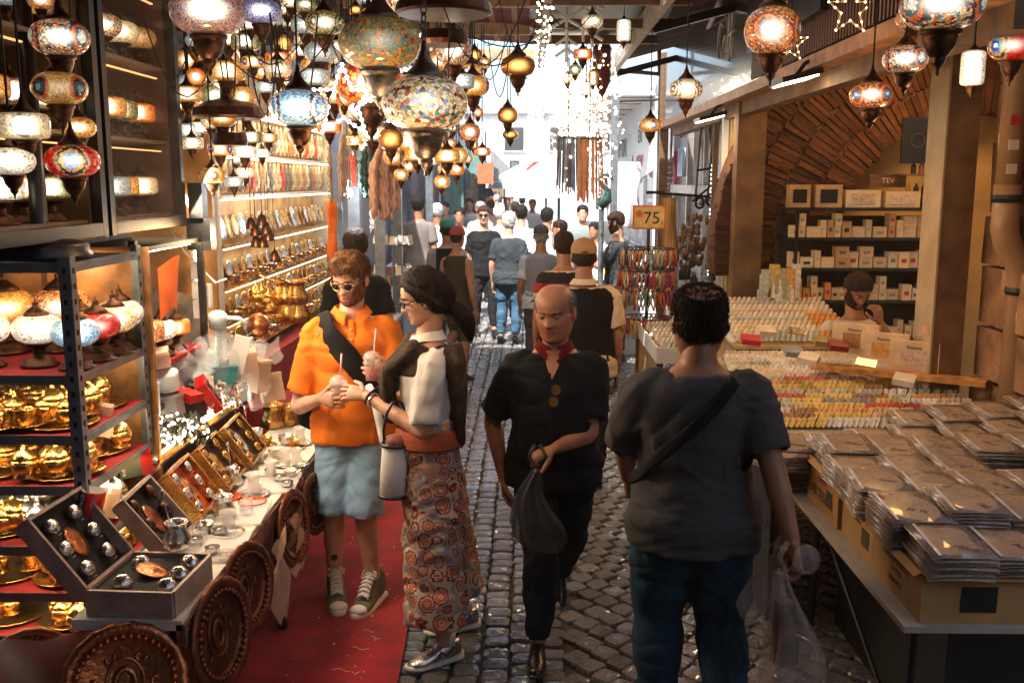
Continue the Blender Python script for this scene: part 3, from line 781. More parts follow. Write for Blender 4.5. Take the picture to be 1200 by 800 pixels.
SHADE = {
 'globe': [(0.28, -.58), (.6, -.54), (.85, -.38), (.97, -.16), (1.0, 0.02), (.97, .2), (.85, .4), (.6, .55), (.28, .6)],
 'round': [(0.28, -.8), (.62, -.72), (.88, -.45), (1.0, 0.0), (.9, .42), (.64, .7), (.28, .8)],
 'barrel': [(0.25, -.52), (.80, -.50), (.96, -.40), (1.0, -.2), (1.0, .2), (.96, .40), (.80, .5), (.25, .52)],
 'tall': [(0.4, -1.5), (.85, -1.4), (1.0, -1.2), (1.0, 0), (1.0, 1.2), (.85, 1.4), (.4, 1.5)],
}
_lampc = {}
def smooth_prof(p, k=2):
 for _ in range(k):
  q = [p[0]]
  for a, b in zip(p, p[1:]): q += [(a[0] * .75 + b[0] * .25, a[1] * .75 + b[1] * .25), (a[0] * .25 + b[0] * .75, a[1] * .25 + b[1] * .75)]
  p = q + [p[-1]]
 return p
def lamp_meshes(typ, pal, metal):
 key = (typ, pal)
 if key in _lampc: return _lampc[key]
 sh = SHADE[typ]
 zb, zt = sh[0][1], sh[-1][1]
 shade = MB().lathe(smooth_prof(sh, 1), 32).mesh('shade', PAL[pal], True)
 cup = MB().lathe([(.46, zb - .0), (.50, zb - .02), (.50, zb - .10), (.42, zb - .14), (.42, zb - .2), (.36, zb - .42), (.22, zb - .62), (.16, zb - .66), (.18, zb - .72), (.14, zb - .80), (.05, zb - .92), (.04, zb - 1.0), (.055, zb - 1.03), (.0, zb - 1.1)], 20).mesh('base_cup', metal, True)
 cap = MB().lathe([(.44, zt - .02), (.48, zt), (.46, zt + .08), (.36, zt + .16), (.20, zt + .34), (.12, zt + .5), (.13, zt + .54), (.08, zt + .6), (.05, zt + .8), (0, zt + .82)], 20).mesh('cap', metal, True)
 _lampc[key] = (shade, cup, cap, zt + .8, zb)
 return _lampc[key]
cable_me = MB().tube([(0, 0, 0), (0, 0, 1)], 1.0, 5).mesh('cable', M_wire)
chain_mb = MB()
for k in range(10):
 a0 = [(0.5 * math.cos(2 * PI * i / 8) * (1 if k % 2 else 0), 0.5 * math.cos(2 * PI * i / 8) * (0 if k % 2 else 1), k + .5 + 0.62 * math.sin(2 * PI * i / 8)) for i in range(8)]
 chain_mb.tube(a0, 0.14, 4, closed=True)
chain_me = chain_mb.mesh('chain', M_pewter)
LAMPN = 0
def hang_lamp(px, py, wpx, diam, typ, pal, label, top=3.3, metal=None, cable=True, group=None, chain=False, Y=None, tilt=0):
 Y = Y or diam * CAM_F / wpx
 p = aY(px, py, Y)
 r_ = diam / 2
 metal = metal or M_bronze
 sh, cu, cp, zt, zb = lamp_meshes(typ, pal, metal)
 e = empty('mosaic_lamp', p, rnd.uniform(0, 6.28), label, 'hanging lamp', group or 'hanging mosaic lamps', scale=r_)
 link('shade', sh, e); link('base_cup', cu, e); link('cap', cp, e)
 if cable and top > p.z + zt * r_:
  if chain:
   L = 2.0 * r_; n_ = 1
   link('chain', chain_me, e, (0, 0, zt), None, (0.16, 0.16, 0.2))
   link('cable', cable_me, e, (0, 0, zt + 2), None, (0.02 / 1, 0.02, max(0.1, (top - p.z) / r_ - zt - 2)))
  else:
   link('cable', cable_me, e, (0, 0, zt - .02), None, (0.004 / r_, 0.004 / r_, (top - p.z) / r_ - zt))
 return e, p
L = hang_lamp
LAMPS = [
 (243, 14, 85, .30, 'globe', 'brown_bead', 'huge brown and mauve beaded lamp with glass cup, topmost left of the cluster'),
 (306, 14, 46, .19, 'globe', 'blue_bead', 'blue beaded lamp between the huge brown one and the olive one'),
 (380, 28, 44, .18, 'globe', 'olive', 'olive green lamp with black star above the pale blue one'),
 (445, 52, 94, .32, 'globe', 'green_orange', 'large green lamp with orange and red tiles'),
 (498, 122, 99, .32, 'globe', 'cream_multi', 'large cream lamp with scattered coloured tiles hung on a silver chain'),
 (480, 2, 66, .30, 'globe', 'cream_multi', 'cream and orange tiled lamp cut off by the top edge above the large green one'),
 (350, 127, 68, .22, 'globe', 'blue', 'pale blue lamp with beaded rings and dark bronze foot'),
 (434, 98, 80, .38, 'globe', 'orange', 'wide cream orange lamp partly hidden behind the large green one'),
 (531, 59, 42, .19, 'round', 'multi', 'round gold lamp with small coloured tiles right of the silver chain'),
 (517, 72, 40, .20, 'globe', 'amber', 'amber lamp half hidden behind the round gold one'),
 (554, 101, 39, .19, 'globe', 'amber_eye', 'amber lamp with one blue round eye above the small globes'),
 (607, 78, 40, .24, 'globe', 'smooth', 'smooth golden lamp hanging alone under the beam'),
 (595, 135, 24, .19, 'round', 'smooth', 'small smooth golden lamp with finial in front of the bright sky'),
 (598, 158, 18, .15, 'globe', 'smooth', 'tiny golden lamp below the small smooth one'),
 (265, 84, 42, .18, 'barrel', 'amber', 'amber barrel lamp with dotted lines under the huge brown one'),
 (326, 70, 30, .14, 'barrel', 'orange', 'orange spiral lamp on a long cable, upper of two'),
 (330, 98, 26, .13, 'barrel', 'orange', 'orange lamp with grey eye, lower of two'),
 (270, 47, 26, .12, 'barrel', 'pale', 'small cream lamp with an orange eye behind the blue beaded one'),
 (302, 48, 18, .10, 'barrel', 'amber_eye', 'small lamp with blue eye right below the blue beaded one'),
 (358, 30, 34, .17, 'globe', 'greyblue', 'grey blue lamp left of the olive one'),
 (376, 62, 38, .18, 'globe', 'greyblue', 'grey glass lamp just below the olive one'),
 (394, 56, 26, .15, 'globe', 'pale', 'pale lamp touching the large green one on its left'),
 (370, 79, 34, .17, 'barrel', 'amber', 'amber lamp above the grey green one'),
 (368, 91, 36, .17, 'barrel', 'greyblue', 'grey green lamp right above the pale blue one'),
 (352, 60, 20, .14, 'globe', 'white', 'small white lamp behind the orange spiral one'),
 (392, 112, 34, .19, 'globe', 'pale', 'cream lamp behind the star shaped light tubes'),
 (415, 127, 36, .2, 'round', 'pale', 'round cream lamp right of the pale blue one'),
 (386, 149, 28, .15, 'barrel', 'orange', 'orange spiral lamp at the right of the pale blue one'),
 (437, 157, 32, .17, 'barrel', 'spiral', 'white drum lamp with round spiral above the yarn'),
 (416, 153, 15, .10, 'round', 'amber', 'tiny amber globe between the orange spiral and the white drum'),
 (425, 171, 14, .10, 'round', 'white', 'tiny pale globe above the green yarn'),
 (461, 184, 25, .14, 'round', 'amber', 'amber globe, largest of three beside the pink yarn'),
 (479, 195, 17, .10, 'round', 'amber', 'amber globe, right one of three beside the pink yarn'),
 (470, 205, 18, .10, 'round', 'amber', 'amber globe, lowest of three beside the pink yarn'),
 (560, 132, 13, .10, 'round', 'orange', 'orange globe topmost of the spiral cluster'),
 (551, 155, 25, .17, 'round', 'orange_blue', 'orange lamp with blue eye at the top right of the spiral cluster'),
 (541, 143, 26, .19, 'globe', 'greyblue', 'grey blue lamp half behind the large cream one'),
 (538, 182, 22, .15, 'round', 'amber_eye', 'orange lamp with dark eye in the middle of the spiral cluster'),
 (555, 170, 12, .10, 'round', 'amber_eye', 'small dull globe at the right of the spiral cluster'),
 (548, 186, 13, .10, 'round', 'amber', 'small amber globe at the right flank of the spiral cluster'),
 (521, 199, 17, .12, 'round', 'amber_eye', 'orange globe with dark eye at the left of the spiral cluster'),
 (535, 198, 19, .13, 'round', 'orange', 'plain orange globe low in the spiral cluster'),
 (518, 213, 19, .13, 'round', 'amber', 'amber globe lowest of the spiral cluster'),
 (528, 168, 14, .10, 'round', 'orange', 'orange globe under the foot of the large cream lamp'),
 (233, 150, 26, .13, 'barrel', 'pale', 'small pale barrel lamp, upper left of the low cluster'),
 (262, 151, 25, .13, 'barrel', 'pale', 'small pale barrel lamp with red ring, upper middle of the low cluster'),
 (225, 168, 26, .12, 'barrel', 'pale', 'small cream barrel lamp with flower at the left edge of the low cluster'),
 (239, 180, 18, .10, 'barrel', 'orange', 'small orange barrel lamp half hidden at the left of the low cluster'),
 (258, 175, 29, .13, 'barrel', 'amber_eye', 'cream barrel lamp with red eye in the middle of the low cluster'),
 (294, 161, 27, .13, 'barrel', 'olive', 'green barrel lamp in the upper right of the low cluster'),
 (315, 162, 21, .11, 'barrel', 'amber', 'amber barrel lamp at the right end of the low cluster'),
 (287, 178, 27, .13, 'barrel', 'white', 'glowing white barrel lamp in the low cluster'),
 (307, 180, 19, .10, 'barrel', 'white', 'small white barrel lamp at the right of the low cluster'),
 (249, 206, 31, .13, 'globe', 'star', 'low amber oval lamp with beads at the bottom of the low cluster'),
 (274, 213, 23, .11, 'barrel', 'greyblue', 'greenish barrel lamp with round eye at the bottom of the low cluster'),
 (287, 203, 21, .11, 'globe', 'white', 'white flowered lamp right of the greenish barrel'),
 (276, 188, 16, .09, 'globe', 'greyblue', 'tiny grey lamp in the middle of the low cluster'),
 (70, 45, 66, .180, 'globe', 'multi', 'lamp with white dots and dark flecks at the top left, upper of the column'),
 (70, 104, 62, .170, 'globe', 'star', 'brown amber lamp with a dark star, second of the left column'),
 (85, 189, 62, .172, 'globe', 'red', 'red lamp with blue flower, lowest of the left column'),
 (28, 148, 58, .150, 'barrel', 'pale', 'cream lamp with a blue ringed eye at the left edge'),
 (14, 189, 52, .134, 'globe', 'white', 'cream dotted lamp at the left edge beside the red one'),
 (48, 2, 30, .082, 'globe', 'orange_blue', 'small orange lamp cut off by the top edge at the left'),
 (92, 150, 40, .118, 'globe', 'amber', 'warm amber lamp behind the star lamp'),
 (694, 26, 25, .16, 'globe', 'spiral', 'cream gold lamp beside the big snowflake'),
 (683, 64, 22, .15, 'barrel', 'orange', 'bright orange lamp below the snowflake'),
 (674, 82, 15, .12, 'round', 'olive', 'small green lamp left of the orange one'),
 (665, 93, 13, .11, 'round', 'pale', 'tiny pale lamp lowest on the left of the orange one'),
 (905, 36, 64, .22, 'round', 'orange_blue', 'white orange and blue lamp beside the glowing star'),
 (804, 105, 38, .2, 'globe', 'spiral', 'cream lamp with dotted spirals in front of the fascia'),
 (762, 147, 27, .18, 'globe', 'amber_eye', 'amber lamp in front of the white banner'),
 (1104, 6, 92, .27, 'globe', 'multi', 'big bright lamp with dark flower cut off by the top edge at the right'),
 (1070, 22, 38, .12, 'globe', 'orange_blue', 'orange lamp half hidden behind the big bright one'),
 (1061, 70, 50, .155, 'globe', 'multi', 'orange and white speckled lamp left of the pillar top'),
 (1021, 112, 48, .18, 'globe', 'orange_blue', 'orange lamp with blue flowers in front of the brick arch'),
 (1186, 55, 52, .17, 'globe', 'red', 'red and green lamp cut off by the right edge'),
 (1012, 2, 24, .14, 'globe', 'smooth', 'small dark golden lamp at the top edge above the brick arch'),
]
for a in LAMPS:
 met = M_pewter if (a[0] in (498, 445)) else None
 L(*a, metal=met, chain=(a[0] == 498), top=3.3 if a[0] < 1150 else 3.4)
for (px, py, w_, h_, d_, pal, lb) in ((731, 36, 16, 30, .10, 'white', 'tall white cylinder lamp under the dark roof'), (695, 92, 11, 22, .08, 'amber', 'narrow amber cylinder lamp below the orange one'),
        (687, 104, 10, 18, .07, 'white', 'narrow white cylinder lamp, lowest of the group near the snowflake'), (1140, 80, 26, 44, .083, 'white', 'tall cylinder lamp with bead pattern beside the pillar'),
        (1155, 96, 1, 1, 0, '', '')):
 if not d_: continue
 L(px, py, w_, d_, 'tall', pal, lb, top=3.35)
p = aY(706, 75, 9.0)
e = empty('lantern', p, 0.3, 'dark red six sided lantern with pointed foot behind the small lamps', 'lantern')
MB().lathe([(0.0, -.3), (.03, -.26), (.07, -.17), (.085, -.15), (.085, .12), (.095, .13), (.05, .2), (.01, .3), (0, .31)], 6).build('body', sm('dark_red', (0.10, 0.015, 0.01), rough=0.4, metal=0.4), e)
for k in range(3): MB().sphere((0.075 * math.cos(-1.2 - .6 * k), 0.075 * math.sin(-1.2 - .6 * k), -.02), .014, 8, 6).build('glass_bead', MATS['dot_white'] if k == 9 else PAL['amber'], e)
link('cable', cable_me, e, (0, 0, .3), None, (.004, .004, 3.3 - p.z - .3))
seen = [(a[0], a[1]) for a in LAMPS]
for q in range(330):
 px, py = rnd.uniform(205, 570), rnd.uniform(-4, 205)
 if py > 190 - abs(px - 250) * .9 and px < 330: continue
 if py > 120 and 300 < px < 400: continue
 if py > 165 and px < 470: continue
 if px > 500 and py < 50: continue
 if min((px - a) ** 2 + (py - b_) ** 2 for a, b_ in seen) < 120: continue
 seen.append((px, py))
 dm = rnd.choice((.11, .13, .15)); Y_ = rnd.uniform(5.2, 8.2)
 if px < 330: Y_ = rnd.uniform(4.9, 5.8)
 pal_ = rnd.choice(['amber', 'pale', 'amber_eye', 'smooth', 'white', 'orange', 'spiral', 'greyblue', 'amber', 'olive'])
 zone = ('in the mass left of the pale blue lamp' if px < 315 else 'behind the olive and pale blue lamps' if px < 420 else 'behind the two largest lamps')
 L(px, py, dm * CAM_F / Y_, dm, rnd.choice(('globe', 'barrel', 'round')), pal_, '%s small lamp %s' % (PALW[pal_], zone), group='%s small lamps %s' % (PALW[pal_], zone))
for (px, py, Y, en) in ((350, 127, 3.6, 6), (445, 52, 3.8, 7), (498, 122, 3.6, 8), (240, 14, 4.0, 7), (262, 175, 4.9, 8), (290, 185, 5.2, 7), (905, 36, 4.5, 5), (804, 105, 6.0, 4), (1061, 70, 4.5, 5), (1104, 8, 3.6, 6), (1140, 85, 5.5, 4), (80, 189, 3.9, 3), (540, 190, 7.8, 5)):
 p = aY(px, py, Y)
 point('bulb', (p.x, p.y - 0.02, p.z - 0.42), en * .45)
wr = MB()
for k in range(46):
 a = aY(rnd.uniform(200, 640), rnd.uniform(-30, 40), rnd.uniform(3.6, 7.5)); b_ = a + Vector((rnd.uniform(-.9, .6), rnd.uniform(-.2, .8), 0))
 sag = rnd.uniform(.08, .5)
 wr.tube([a.lerp(b_, i / 8) - Vector((0, 0, sag * 4 * (i / 8) * (1 - i / 8))) for i in range(9)], 0.0035, 4)
o = wr.build('cable_tangle', M_wire); tag(o, kind='stuff')
o = MB().box((0, 0, 0), (3.2, 18.0, 0.06)).build('left_ceiling', M_dark, None, loc=(-3.0, -.05, 3.35)); tag(o, 'dark ceiling board over the left lamp shop', 'ceiling')  # carried on behind the camera to cut fill light
wbs = empty('wall_louvres', (-2.0, 5.4, 2.75), 0, 'slanted grey louvre slats high on the left wall behind the lamps', 'louvre')
for k in range(6): MB().box((0, 0.0 + k * 0.02, 0.42 - k * 0.13), (0.05, 1.2, 0.10), M=Matrix.Rotation(-.5, 4, 'Y')).build('slat', MATS['grey_steel'], wbs)
for (px, py, Y, r_, lb) in ((268, 132, 4.9, .16, 'dark metal chandelier rim above the low lamp cluster'), (520, 10, 4.5, .2, 'dark fringed chandelier top at the top edge')):
 p = aY(px, py, Y)
 e = empty('chandelier_rim', p, 0, lb, 'chandelier')
 MB().lathe([(r_, -.03), (r_ * 1.1, -.02), (r_ * 1.05, .02), (r_ * .7, .05), (.04, .07), (.02, .3)], 24).build('rim', M_bronze, e)
 MB().lathe([(r_ * .5, -.16), (r_ * .55, -.14), (r_ * .5, -.1)], 24).build('lower_ring', M_bronze, e)
 link('cable', cable_me, e, (0, 0, .3), None, (.006, .006, 3.3 - p.z - .3))
# ---- star tube lights and snowflake
def star_light(px, py, Y, r_, label, cool=False, pts=5, rz=0, tilt=0):
 p = aY(px, py, Y)
 e = empty('star_light', p, (tilt, 0, rz), label, 'star light', 'star shaped lights')
 q = []
 for i in range(pts * 2):
  a = PI / 2 + PI * i / pts; rr_ = r_ if i % 2 == 0 else r_ * .42
  q.append((rr_ * math.cos(a), 0, rr_ * math.sin(a)))
 MB().tube(q, r_ * .05, 6, closed=True).build('tube', clear('tube_clear', (0.8, 0.7, 0.6), 0.55, .3) if not cool else clear('tube_cool', (0.85, 0.85, 0.95), 0.6, .3), e)
 d = MB()
 for i in range(pts * 2):
  a, b_ = Vector(q[i]), Vector(q[(i + 1) % (pts * 2)])
  for s_ in ((.0, .5) if not cool else (0, .25, .5, .75)): d.sphere(a.lerp(b_, s_), r_ * (.045 if not cool else .055), 6, 4)
 tag(d.build('led_dots', emis('led_warm', (1, .6, .25), 8) if not cool else emis('led_cool', (.8, .85, 1), 5), e), kind='stuff')
 link('wire', cable_me, e, (0, 0, r_), None, (.003, .003, max(.2, 3.25 - p.z - r_)))
star_light(997, 12, 4.6, .11, 'glowing five pointed star hung in front of the shop header', rz=.1)
star_light(926, 52, 4.9, .085, 'smaller star tube below the white orange lamp', rz=-.5)
star_light(402, 120, 4.6, .17, 'cool white star tube among the left lamps', True, 5, .2)
star_light(455, 100, 5.2, .18, 'cool white star tube behind the large green lamp', True, 6, -.1)
p = aY(664, 22, 7.6)
sf = empty('snowflake_light', p, 0, 'large clear snowflake light hanging above the lane', 'snowflake light')
for k in range(6):
 a = PI / 6 + k * PI / 3; ca, sa = math.cos(a), math.sin(a)
 mb = MB().tube([(0, 0, 0), (.32 * ca, 0, .32 * sa)], .014, 6)
 for t_ in (.14, .22):
  for s_ in (-1, 1):
   b_ = a + s_ * PI / 3.2
   mb.tube([(t_ * ca, 0, t_ * sa), (t_ * ca + .1 * math.cos(b_), 0, t_ * sa + .1 * math.sin(b_))], .012, 5)
 mb.build('arm', clear('snow_clear', (.85, .85, .85), .75, .2), sf)
link('wire', cable_me, sf, (0, 0, .3), None, (.003, .003, max(.2, 3.4 - p.z - .3)))
fc = empty('fairy_light_curtain', (0.55, 9.2, 3.35), 0, 'thin curtain of fairy lights and crystals hanging in the bright gap', 'fairy lights')
fw = MB(); fb = MB()
for k in range(105):
 x, yy = rnd.uniform(-.62, .42), rnd.uniform(-.5, 3.5)
 if rnd.random() < .5: x = rnd.uniform(-.2, .2)
 Ls = rnd.uniform(.5, 1.55) * (0.5 + 0.5 * (1 - abs(x)))
 pts = [(x + .03 * math.sin(i * 1.3 + k), yy + .02 * math.cos(i * 1.7), -Ls * i / 12) for i in range(13)]
 fw.tube(pts, .0022, 3)
 for i in range(1, 13):
  q = Vector(pts[i]) + Vector((rnd.uniform(-.03, .03), 0, rnd.uniform(-.03, .03)))
  fb.sphere(q, rnd.uniform(.006, .014), 5, 3)
  if rnd.random() < .6: fw.tube([pts[i], q + Vector((rnd.uniform(-.08, .08), 0, -.05))], .0018, 3)
fw.build('wire_net', sm('gold_wire', (0.5, 0.4, 0.3), rough=0.4, bump=0), fc)
tag(fb.build('light_bulbs', emis('fairy', (1, .85, .6), 6), fc), kind='stuff')
MATS['fairy'].cycles.emission_sampling = 'NONE'
tw = MB()
for k in range(90):
 t_ = k / 90
 tw.sphere(Vector((.1 + .05 * math.sin(k * .9), 5.5 + t_ * 5, 3.22 - .03 * abs(math.sin(k * .35)))), .009, 5, 4)
o = tw.build('rail_fairy_lights', MATS['fairy']); tag(o, 'row of tiny warm bulbs along the brown awning rail', 'fairy lights', kind='stuff')
# ---- metal shelf unit at far left
def angle_post(name, x, y, h, parent, sx=1, sy=1):
 w_ = 0.042
 mb = MB()
 mb.box((x - sx * w_ / 2, y, h / 2), (w_, 0.004, h)).box((x, y + sy * w_ / 2, h / 2), (0.004, w_, h))
 mb.mat(1)
 z = 0.05
 while z < h - .03:
  mb.box((x - sx * w_ / 2, y - sy * .0025, z), (.012, .002, .02)); mb.box((x + sx * .0025, y + sy * w_ / 2, z), (.002, .012, .02)); z += 0.055
 return mb.build(name, [M_steel, M_hole], parent)
SX, SY0, SY1 = -1.60, 3.33, 3.95
ZS = [1.84, 1.44, 1.22, 1.03, 0.80, 0.62, 0.45]
su = empty('shelf_unit', (0, 0, 0), 0, 'grey slotted angle shelf unit full of lamps and gold tea sets at the left edge', 'shelf unit')
for (x, y, sx, sy) in ((SX, SY0, 1, 1), (SX, SY1, 1, -1), (-2.6, SY0, -1, 1), (-2.6, SY1, -1, -1)): angle_post('post', x, y, 1.86, su, sx, sy)
for i, z in enumerate(ZS):
 MB().box((-2.1, (SY0 + SY1) / 2, z - .012), (1.0, SY1 - SY0 - .012, .004)).build('shelf', M_steel, su)
 MB().box((-2.1, SY0 + .006, z - .02), (0.96, .004, .035)).box((SX - .006, (SY0 + SY1) / 2, z - .02), (.004, .54, .035)).build('shelf_lip', M_steel, su)
 if i > 0:
  MB().box((-2.1, (SY0 + SY1) / 2, z - .007), (.98, SY1 - SY0 - .03, .004)).build('shelf_cloth', M_redcloth, su)
  MB().box((-2.1, SY0 + .02, ZS[i - 1] - .032), (0.9, .012, .008)).build('led_strip', M_led, su)
  MB().box((SX - .02, (SY0 + SY1) / 2, ZS[i - 1] - .032), (.010, .5, .008)).build('led_strip', M_led, su)
MB().box((-2.1, SY1 + .02, 1.0), (1.05, .02, 1.7)).build('back_panel', sm('back_gold', (0.35, 0.16, 0.05), rough=0.5, var=0.5), su)
for (x, y, r_, lb) in ((-1.78, 3.5, .17, 'dark ribbed round lamp base standing on top of the shelf unit'), (-2.15, 3.5, .2, 'larger dark round base at the left on the shelf unit')):
 o = MB().lathe([(r_, 0), (r_ * 1.03, .015), (r_ * .95, .03), (r_ * .97, .045), (r_ * .8, .06), (r_ * .2, .08), (.03, .1), (.03, 1.2)], 28).build('lamp_base', M_black, None, True, loc=(x, y, 1.842)); tag(o, lb, 'lamp base')  # ribbed base and stem of a lamp
_tl = {}
def table_lamp(x, y, z, h, pal, label, typ='globe'):
 key = (pal, typ)
 if key not in _tl:
  sh = SHADE[typ]
  e = empty('table_lamp', (0, 0, 0), 0, label, 'table lamp', 'mosaic table lamps')
  zs = 1.55
  a = link('shade', MB().lathe(smooth_prof([(r_, z_ + zs) for r_, z_ in sh], 1), 28).mesh('shade', PAL[pal], True), e)
  b_ = link('base', MB().lathe([(.72, 0), (.74, .08), (.6, .14), (.55, .3), (.3, .42), (.2, .5), (.28, .56), (.2, .62), (.34, .8), (.5, .9), (.52, .98)], 24, scallop=(20, .05)).mesh('base', M_bronze, True), e)
  c_ = link('finial', MB().lathe([(.5, zs + .56), (.5, zs + .62), (.36, zs + .76), (.14, zs + .92), (.1, zs + 1.0), (.14, zs + 1.05), (.06, zs + 1.12), (.02, zs + 1.3), (0, zs + 1.32)], 20).mesh('finial', M_bronze, True), e)
  _tl[key] = Proto(e, [a, b_, c_])
 return _tl[key].place((x, y, z), rnd.uniform(0, 6), h / 2.87, label, 'mosaic table lamps')
z1 = 1.437
for (x, y, h, pal, lb) in ((-1.83, 3.52, .26, 'white', 'white dotted table lamp at the front of the upper shelf, left'), (-1.665, 3.47, .25, 'blue', 'white table lamp with blue spiral next to the shelf post'),
       (-2.02, 3.5, .26, 'white', 'white table lamp at the left edge of the upper shelf'), (-1.66, 3.64, .25, 'red', 'red speckled table lamp right behind the shelf post'),
       (-1.75, 3.7, .25, 'amber', 'small amber table lamp in the middle of the upper shelf'), (-1.655, 3.78, .26, 'pale', 'cream table lamp in the middle of the side opening'),
       (-1.68, 3.9, .27, 'white', 'glowing cream table lamp near the rear post'), (-1.9, 3.85, .34, 'orange_blue', 'taller red and white table lamp at the back of the upper shelf'),
       (-2.1, 3.8, .34, 'amber_eye', 'amber table lamp with round eyes at the back left')):
 table_lamp(x, y, z1, h, pal, lb)
def P(name, cat, label, parts):
 e = empty(name, (0, 0, -50), 0, label, cat)
 return Proto(e, [MBp.build(nm, m_, e, sm_) for nm, MBp, m_, sm_ in parts])
def bowl_parts(metal):
 return [('bowl', MB().lathe([(.030, 0), (.032, .004), (.022, .01), (.030, .018), (.037, .035), (.036, .052), (.030, .056)], 20, scallop=(14, .05)), metal, True),
   ('lid', MB().lathe([(.034, .056), (.033, .062), (.024, .076), (.010, .086), (.005, .092), (.007, .098), (.002, .106), (0, .112)], 16), metal, True)]
PR = {
 'gbowl': P('sugar_bowl', 'sugar bowl', 'gold sugar bowl', bowl_parts(M_gold)),
 'sbowl': P('sugar_bowl', 'sugar bowl', 'silver sugar bowl', bowl_parts(M_silver)),
 'dbowl': P('sugar_bowl', 'sugar bowl', 'dark sugar bowl', bowl_parts(M_pewter)),
 'gtray': P('tray', 'tray', 'gold tray', [('plate', MB().lathe([(.001, .004), (.10, .004), (.115, .010), (.135, .016), (.138, .013), (.118, .004), (.10, 0), (.001, 0)], 36, scallop=(16, .05)), M_gold, True)]),
 'gcup': P('coffee_cup', 'coffee cup', 'gold coffee cup', [('cup', MB().lathe([(.018, 0), (.02, .004), (.026, .02), (.032, .045), (.033, .047), (.029, .045), (.022, .02), (.001, .008)], 18), M_gold, True),
               ('saucer', MB().lathe([(.001, .0), (.03, .0), (.052, .006), (.052, .009), (.03, .003), (.001, .003)], 20, (0, 0, -.002)), M_gold, True),
               ('handle', MB().tube([(.03, 0, .038), (.048, 0, .036), (.05, 0, .02), (.028, 0, .014)], .003, 6), M_gold, True)]),
 'scup': P('coffee_cup', 'coffee cup', 'silver coffee cup', [('cup', MB().lathe([(.018, 0), (.02, .004), (.030, .016), (.034, .038), (.036, .042), (.032, .040), (.026, .016), (.001, .006)], 18, scallop=(10, .05)), M_silver, True),
                ('handle', MB().tube([(.033, 0, .034), (.052, 0, .034), (.054, 0, .018), (.030, 0, .010)], .003, 6), M_silver, True)]),
 'wcup': P('porcelain_cup', 'cup', 'white cup', [('cup', MB().lathe([(.018, 0), (.02, .004), (.028, .02), (.036, .045), (.037, .047), (.033, .045), (.024, .02), (.001, .008)], 18), sm('porcelain', (0.8, 0.74, 0.65), rough=0.15, var=0.25, scale=30, bump=0), True),
             ('saucer', MB().lathe([(.001, .0), (.03, .0), (.058, .008), (.058, .011), (.03, .003), (.001, .003)], 20, (0, 0, -.002)), MATS['porcelain'], True),
             ('handle', MB().tube([(.03, 0, .038), (.048, 0, .036), (.05, 0, .02), (.028, 0, .014)], .003, 6), MATS['porcelain'], True)]),
 'glass': P('tea_glass', 'tea glass', 'tea glass', [('glass', MB().lathe([(.018, 0), (.024, .006), (.027, .02), (.019, .045), (.021, .06), (.029, .08), (.027, .08), (.019, .06), (.001, .01)], 16), clear('tea_glass', (.95, .9, .85), .4, .06), True),
              ('saucer', MB().lathe([(.001, .0), (.03, .0), (.054, .008), (.054, .011), (.03, .003), (.001, .003)], 20, (0, 0, -.002)), M_silver, True)]),
 'cezve': P('coffee_pot', 'coffee pot', 'coffee pot', [('pot', MB().lathe([(.034, 0), (.042, .006), (.044, .03), (.030, .062), (.033, .075), (.038, .082), (.034, .082), (.027, .062), (.001, .01)], 20), M_silver, True),
              ('spoon', MB().tube([(.01, 0, .02), (.02, .01, .09), (.028, .016, .14), (.03, .018, .16)], [.002, .002, .002, .002], 5).sphere((.031, .019, .168), (.012, .006, .02), 8, 6), M_silver, True)]),
 'gpot': P('coffee_pot', 'coffee pot', 'gold pot', [('pot', MB().lathe([(.04, 0), (.05, .006), (.052, .035), (.035, .07), (.038, .088), (.045, .096), (.040, .096), (.032, .07), (.001, .01)], 20), M_gold, True),
              ('handle', MB().tube([(.038, 0, .085), (.10, 0, .11), (.14, 0, .125)], [.005, .005, .006], 6), M_gold, True)]),
}
GL = ['upper', 'second', 'third', 'fourth', 'fifth', 'sixth', 'lowest']
cnt = 0
for i in range(2, 7):
 z = ZS[i] - .004
 tone = {2: 'gbowl', 3: 'gbowl', 4: 'sbowl', 5: 'gbowl', 6: 'gbowl'}[i]
 for (x, y) in ((-2.02, 3.52), (-1.76, 3.5), (-1.78, 3.8), (-2.06, 3.82)):
  PR['gtray'].place((x, y, z), rnd.uniform(0, 3), (1.0, .95, 1), 'gold scalloped tray on the %s shelf, %s' % (GL[i], ('at the front left', 'at the front beside the post', 'at the rear beside the post', 'at the rear left')[[(-2.02, 3.52), (-1.76, 3.5), (-1.78, 3.8), (-2.06, 3.82)].index((x, y))]), 'gold trays on the shelf unit')
 for k in range(22):
  x = -1.650 - rnd.uniform(0, .42); y = 3.37 + (k / 22) * .54
  kind = tone if rnd.random() < .55 else ('gcup' if rnd.random() < .6 else 'gbowl')
  if i == 5 and k == 3: kind = 'dbowl'; x = -1.72; y = 3.45
  s_ = rnd.uniform(1.0, 1.4)
  if s_ * .112 > (ZS[i - 1] - ZS[i] - .05): s_ = (ZS[i - 1] - ZS[i] - .05) / .112
  word = {'gbowl': 'gold lidded sugar bowl', 'sbowl': 'silver lidded sugar bowl', 'dbowl': 'dark lidded sugar bowl', 'gcup': 'gold coffee cup'}[kind]
  lb = '%s among the gold tea sets on the %s shelf' % (word, GL[i])
  PR[kind].place((x, y, z + .018), rnd.uniform(0, 6), s_, lb, word + 's on the %s shelf' % GL[i])
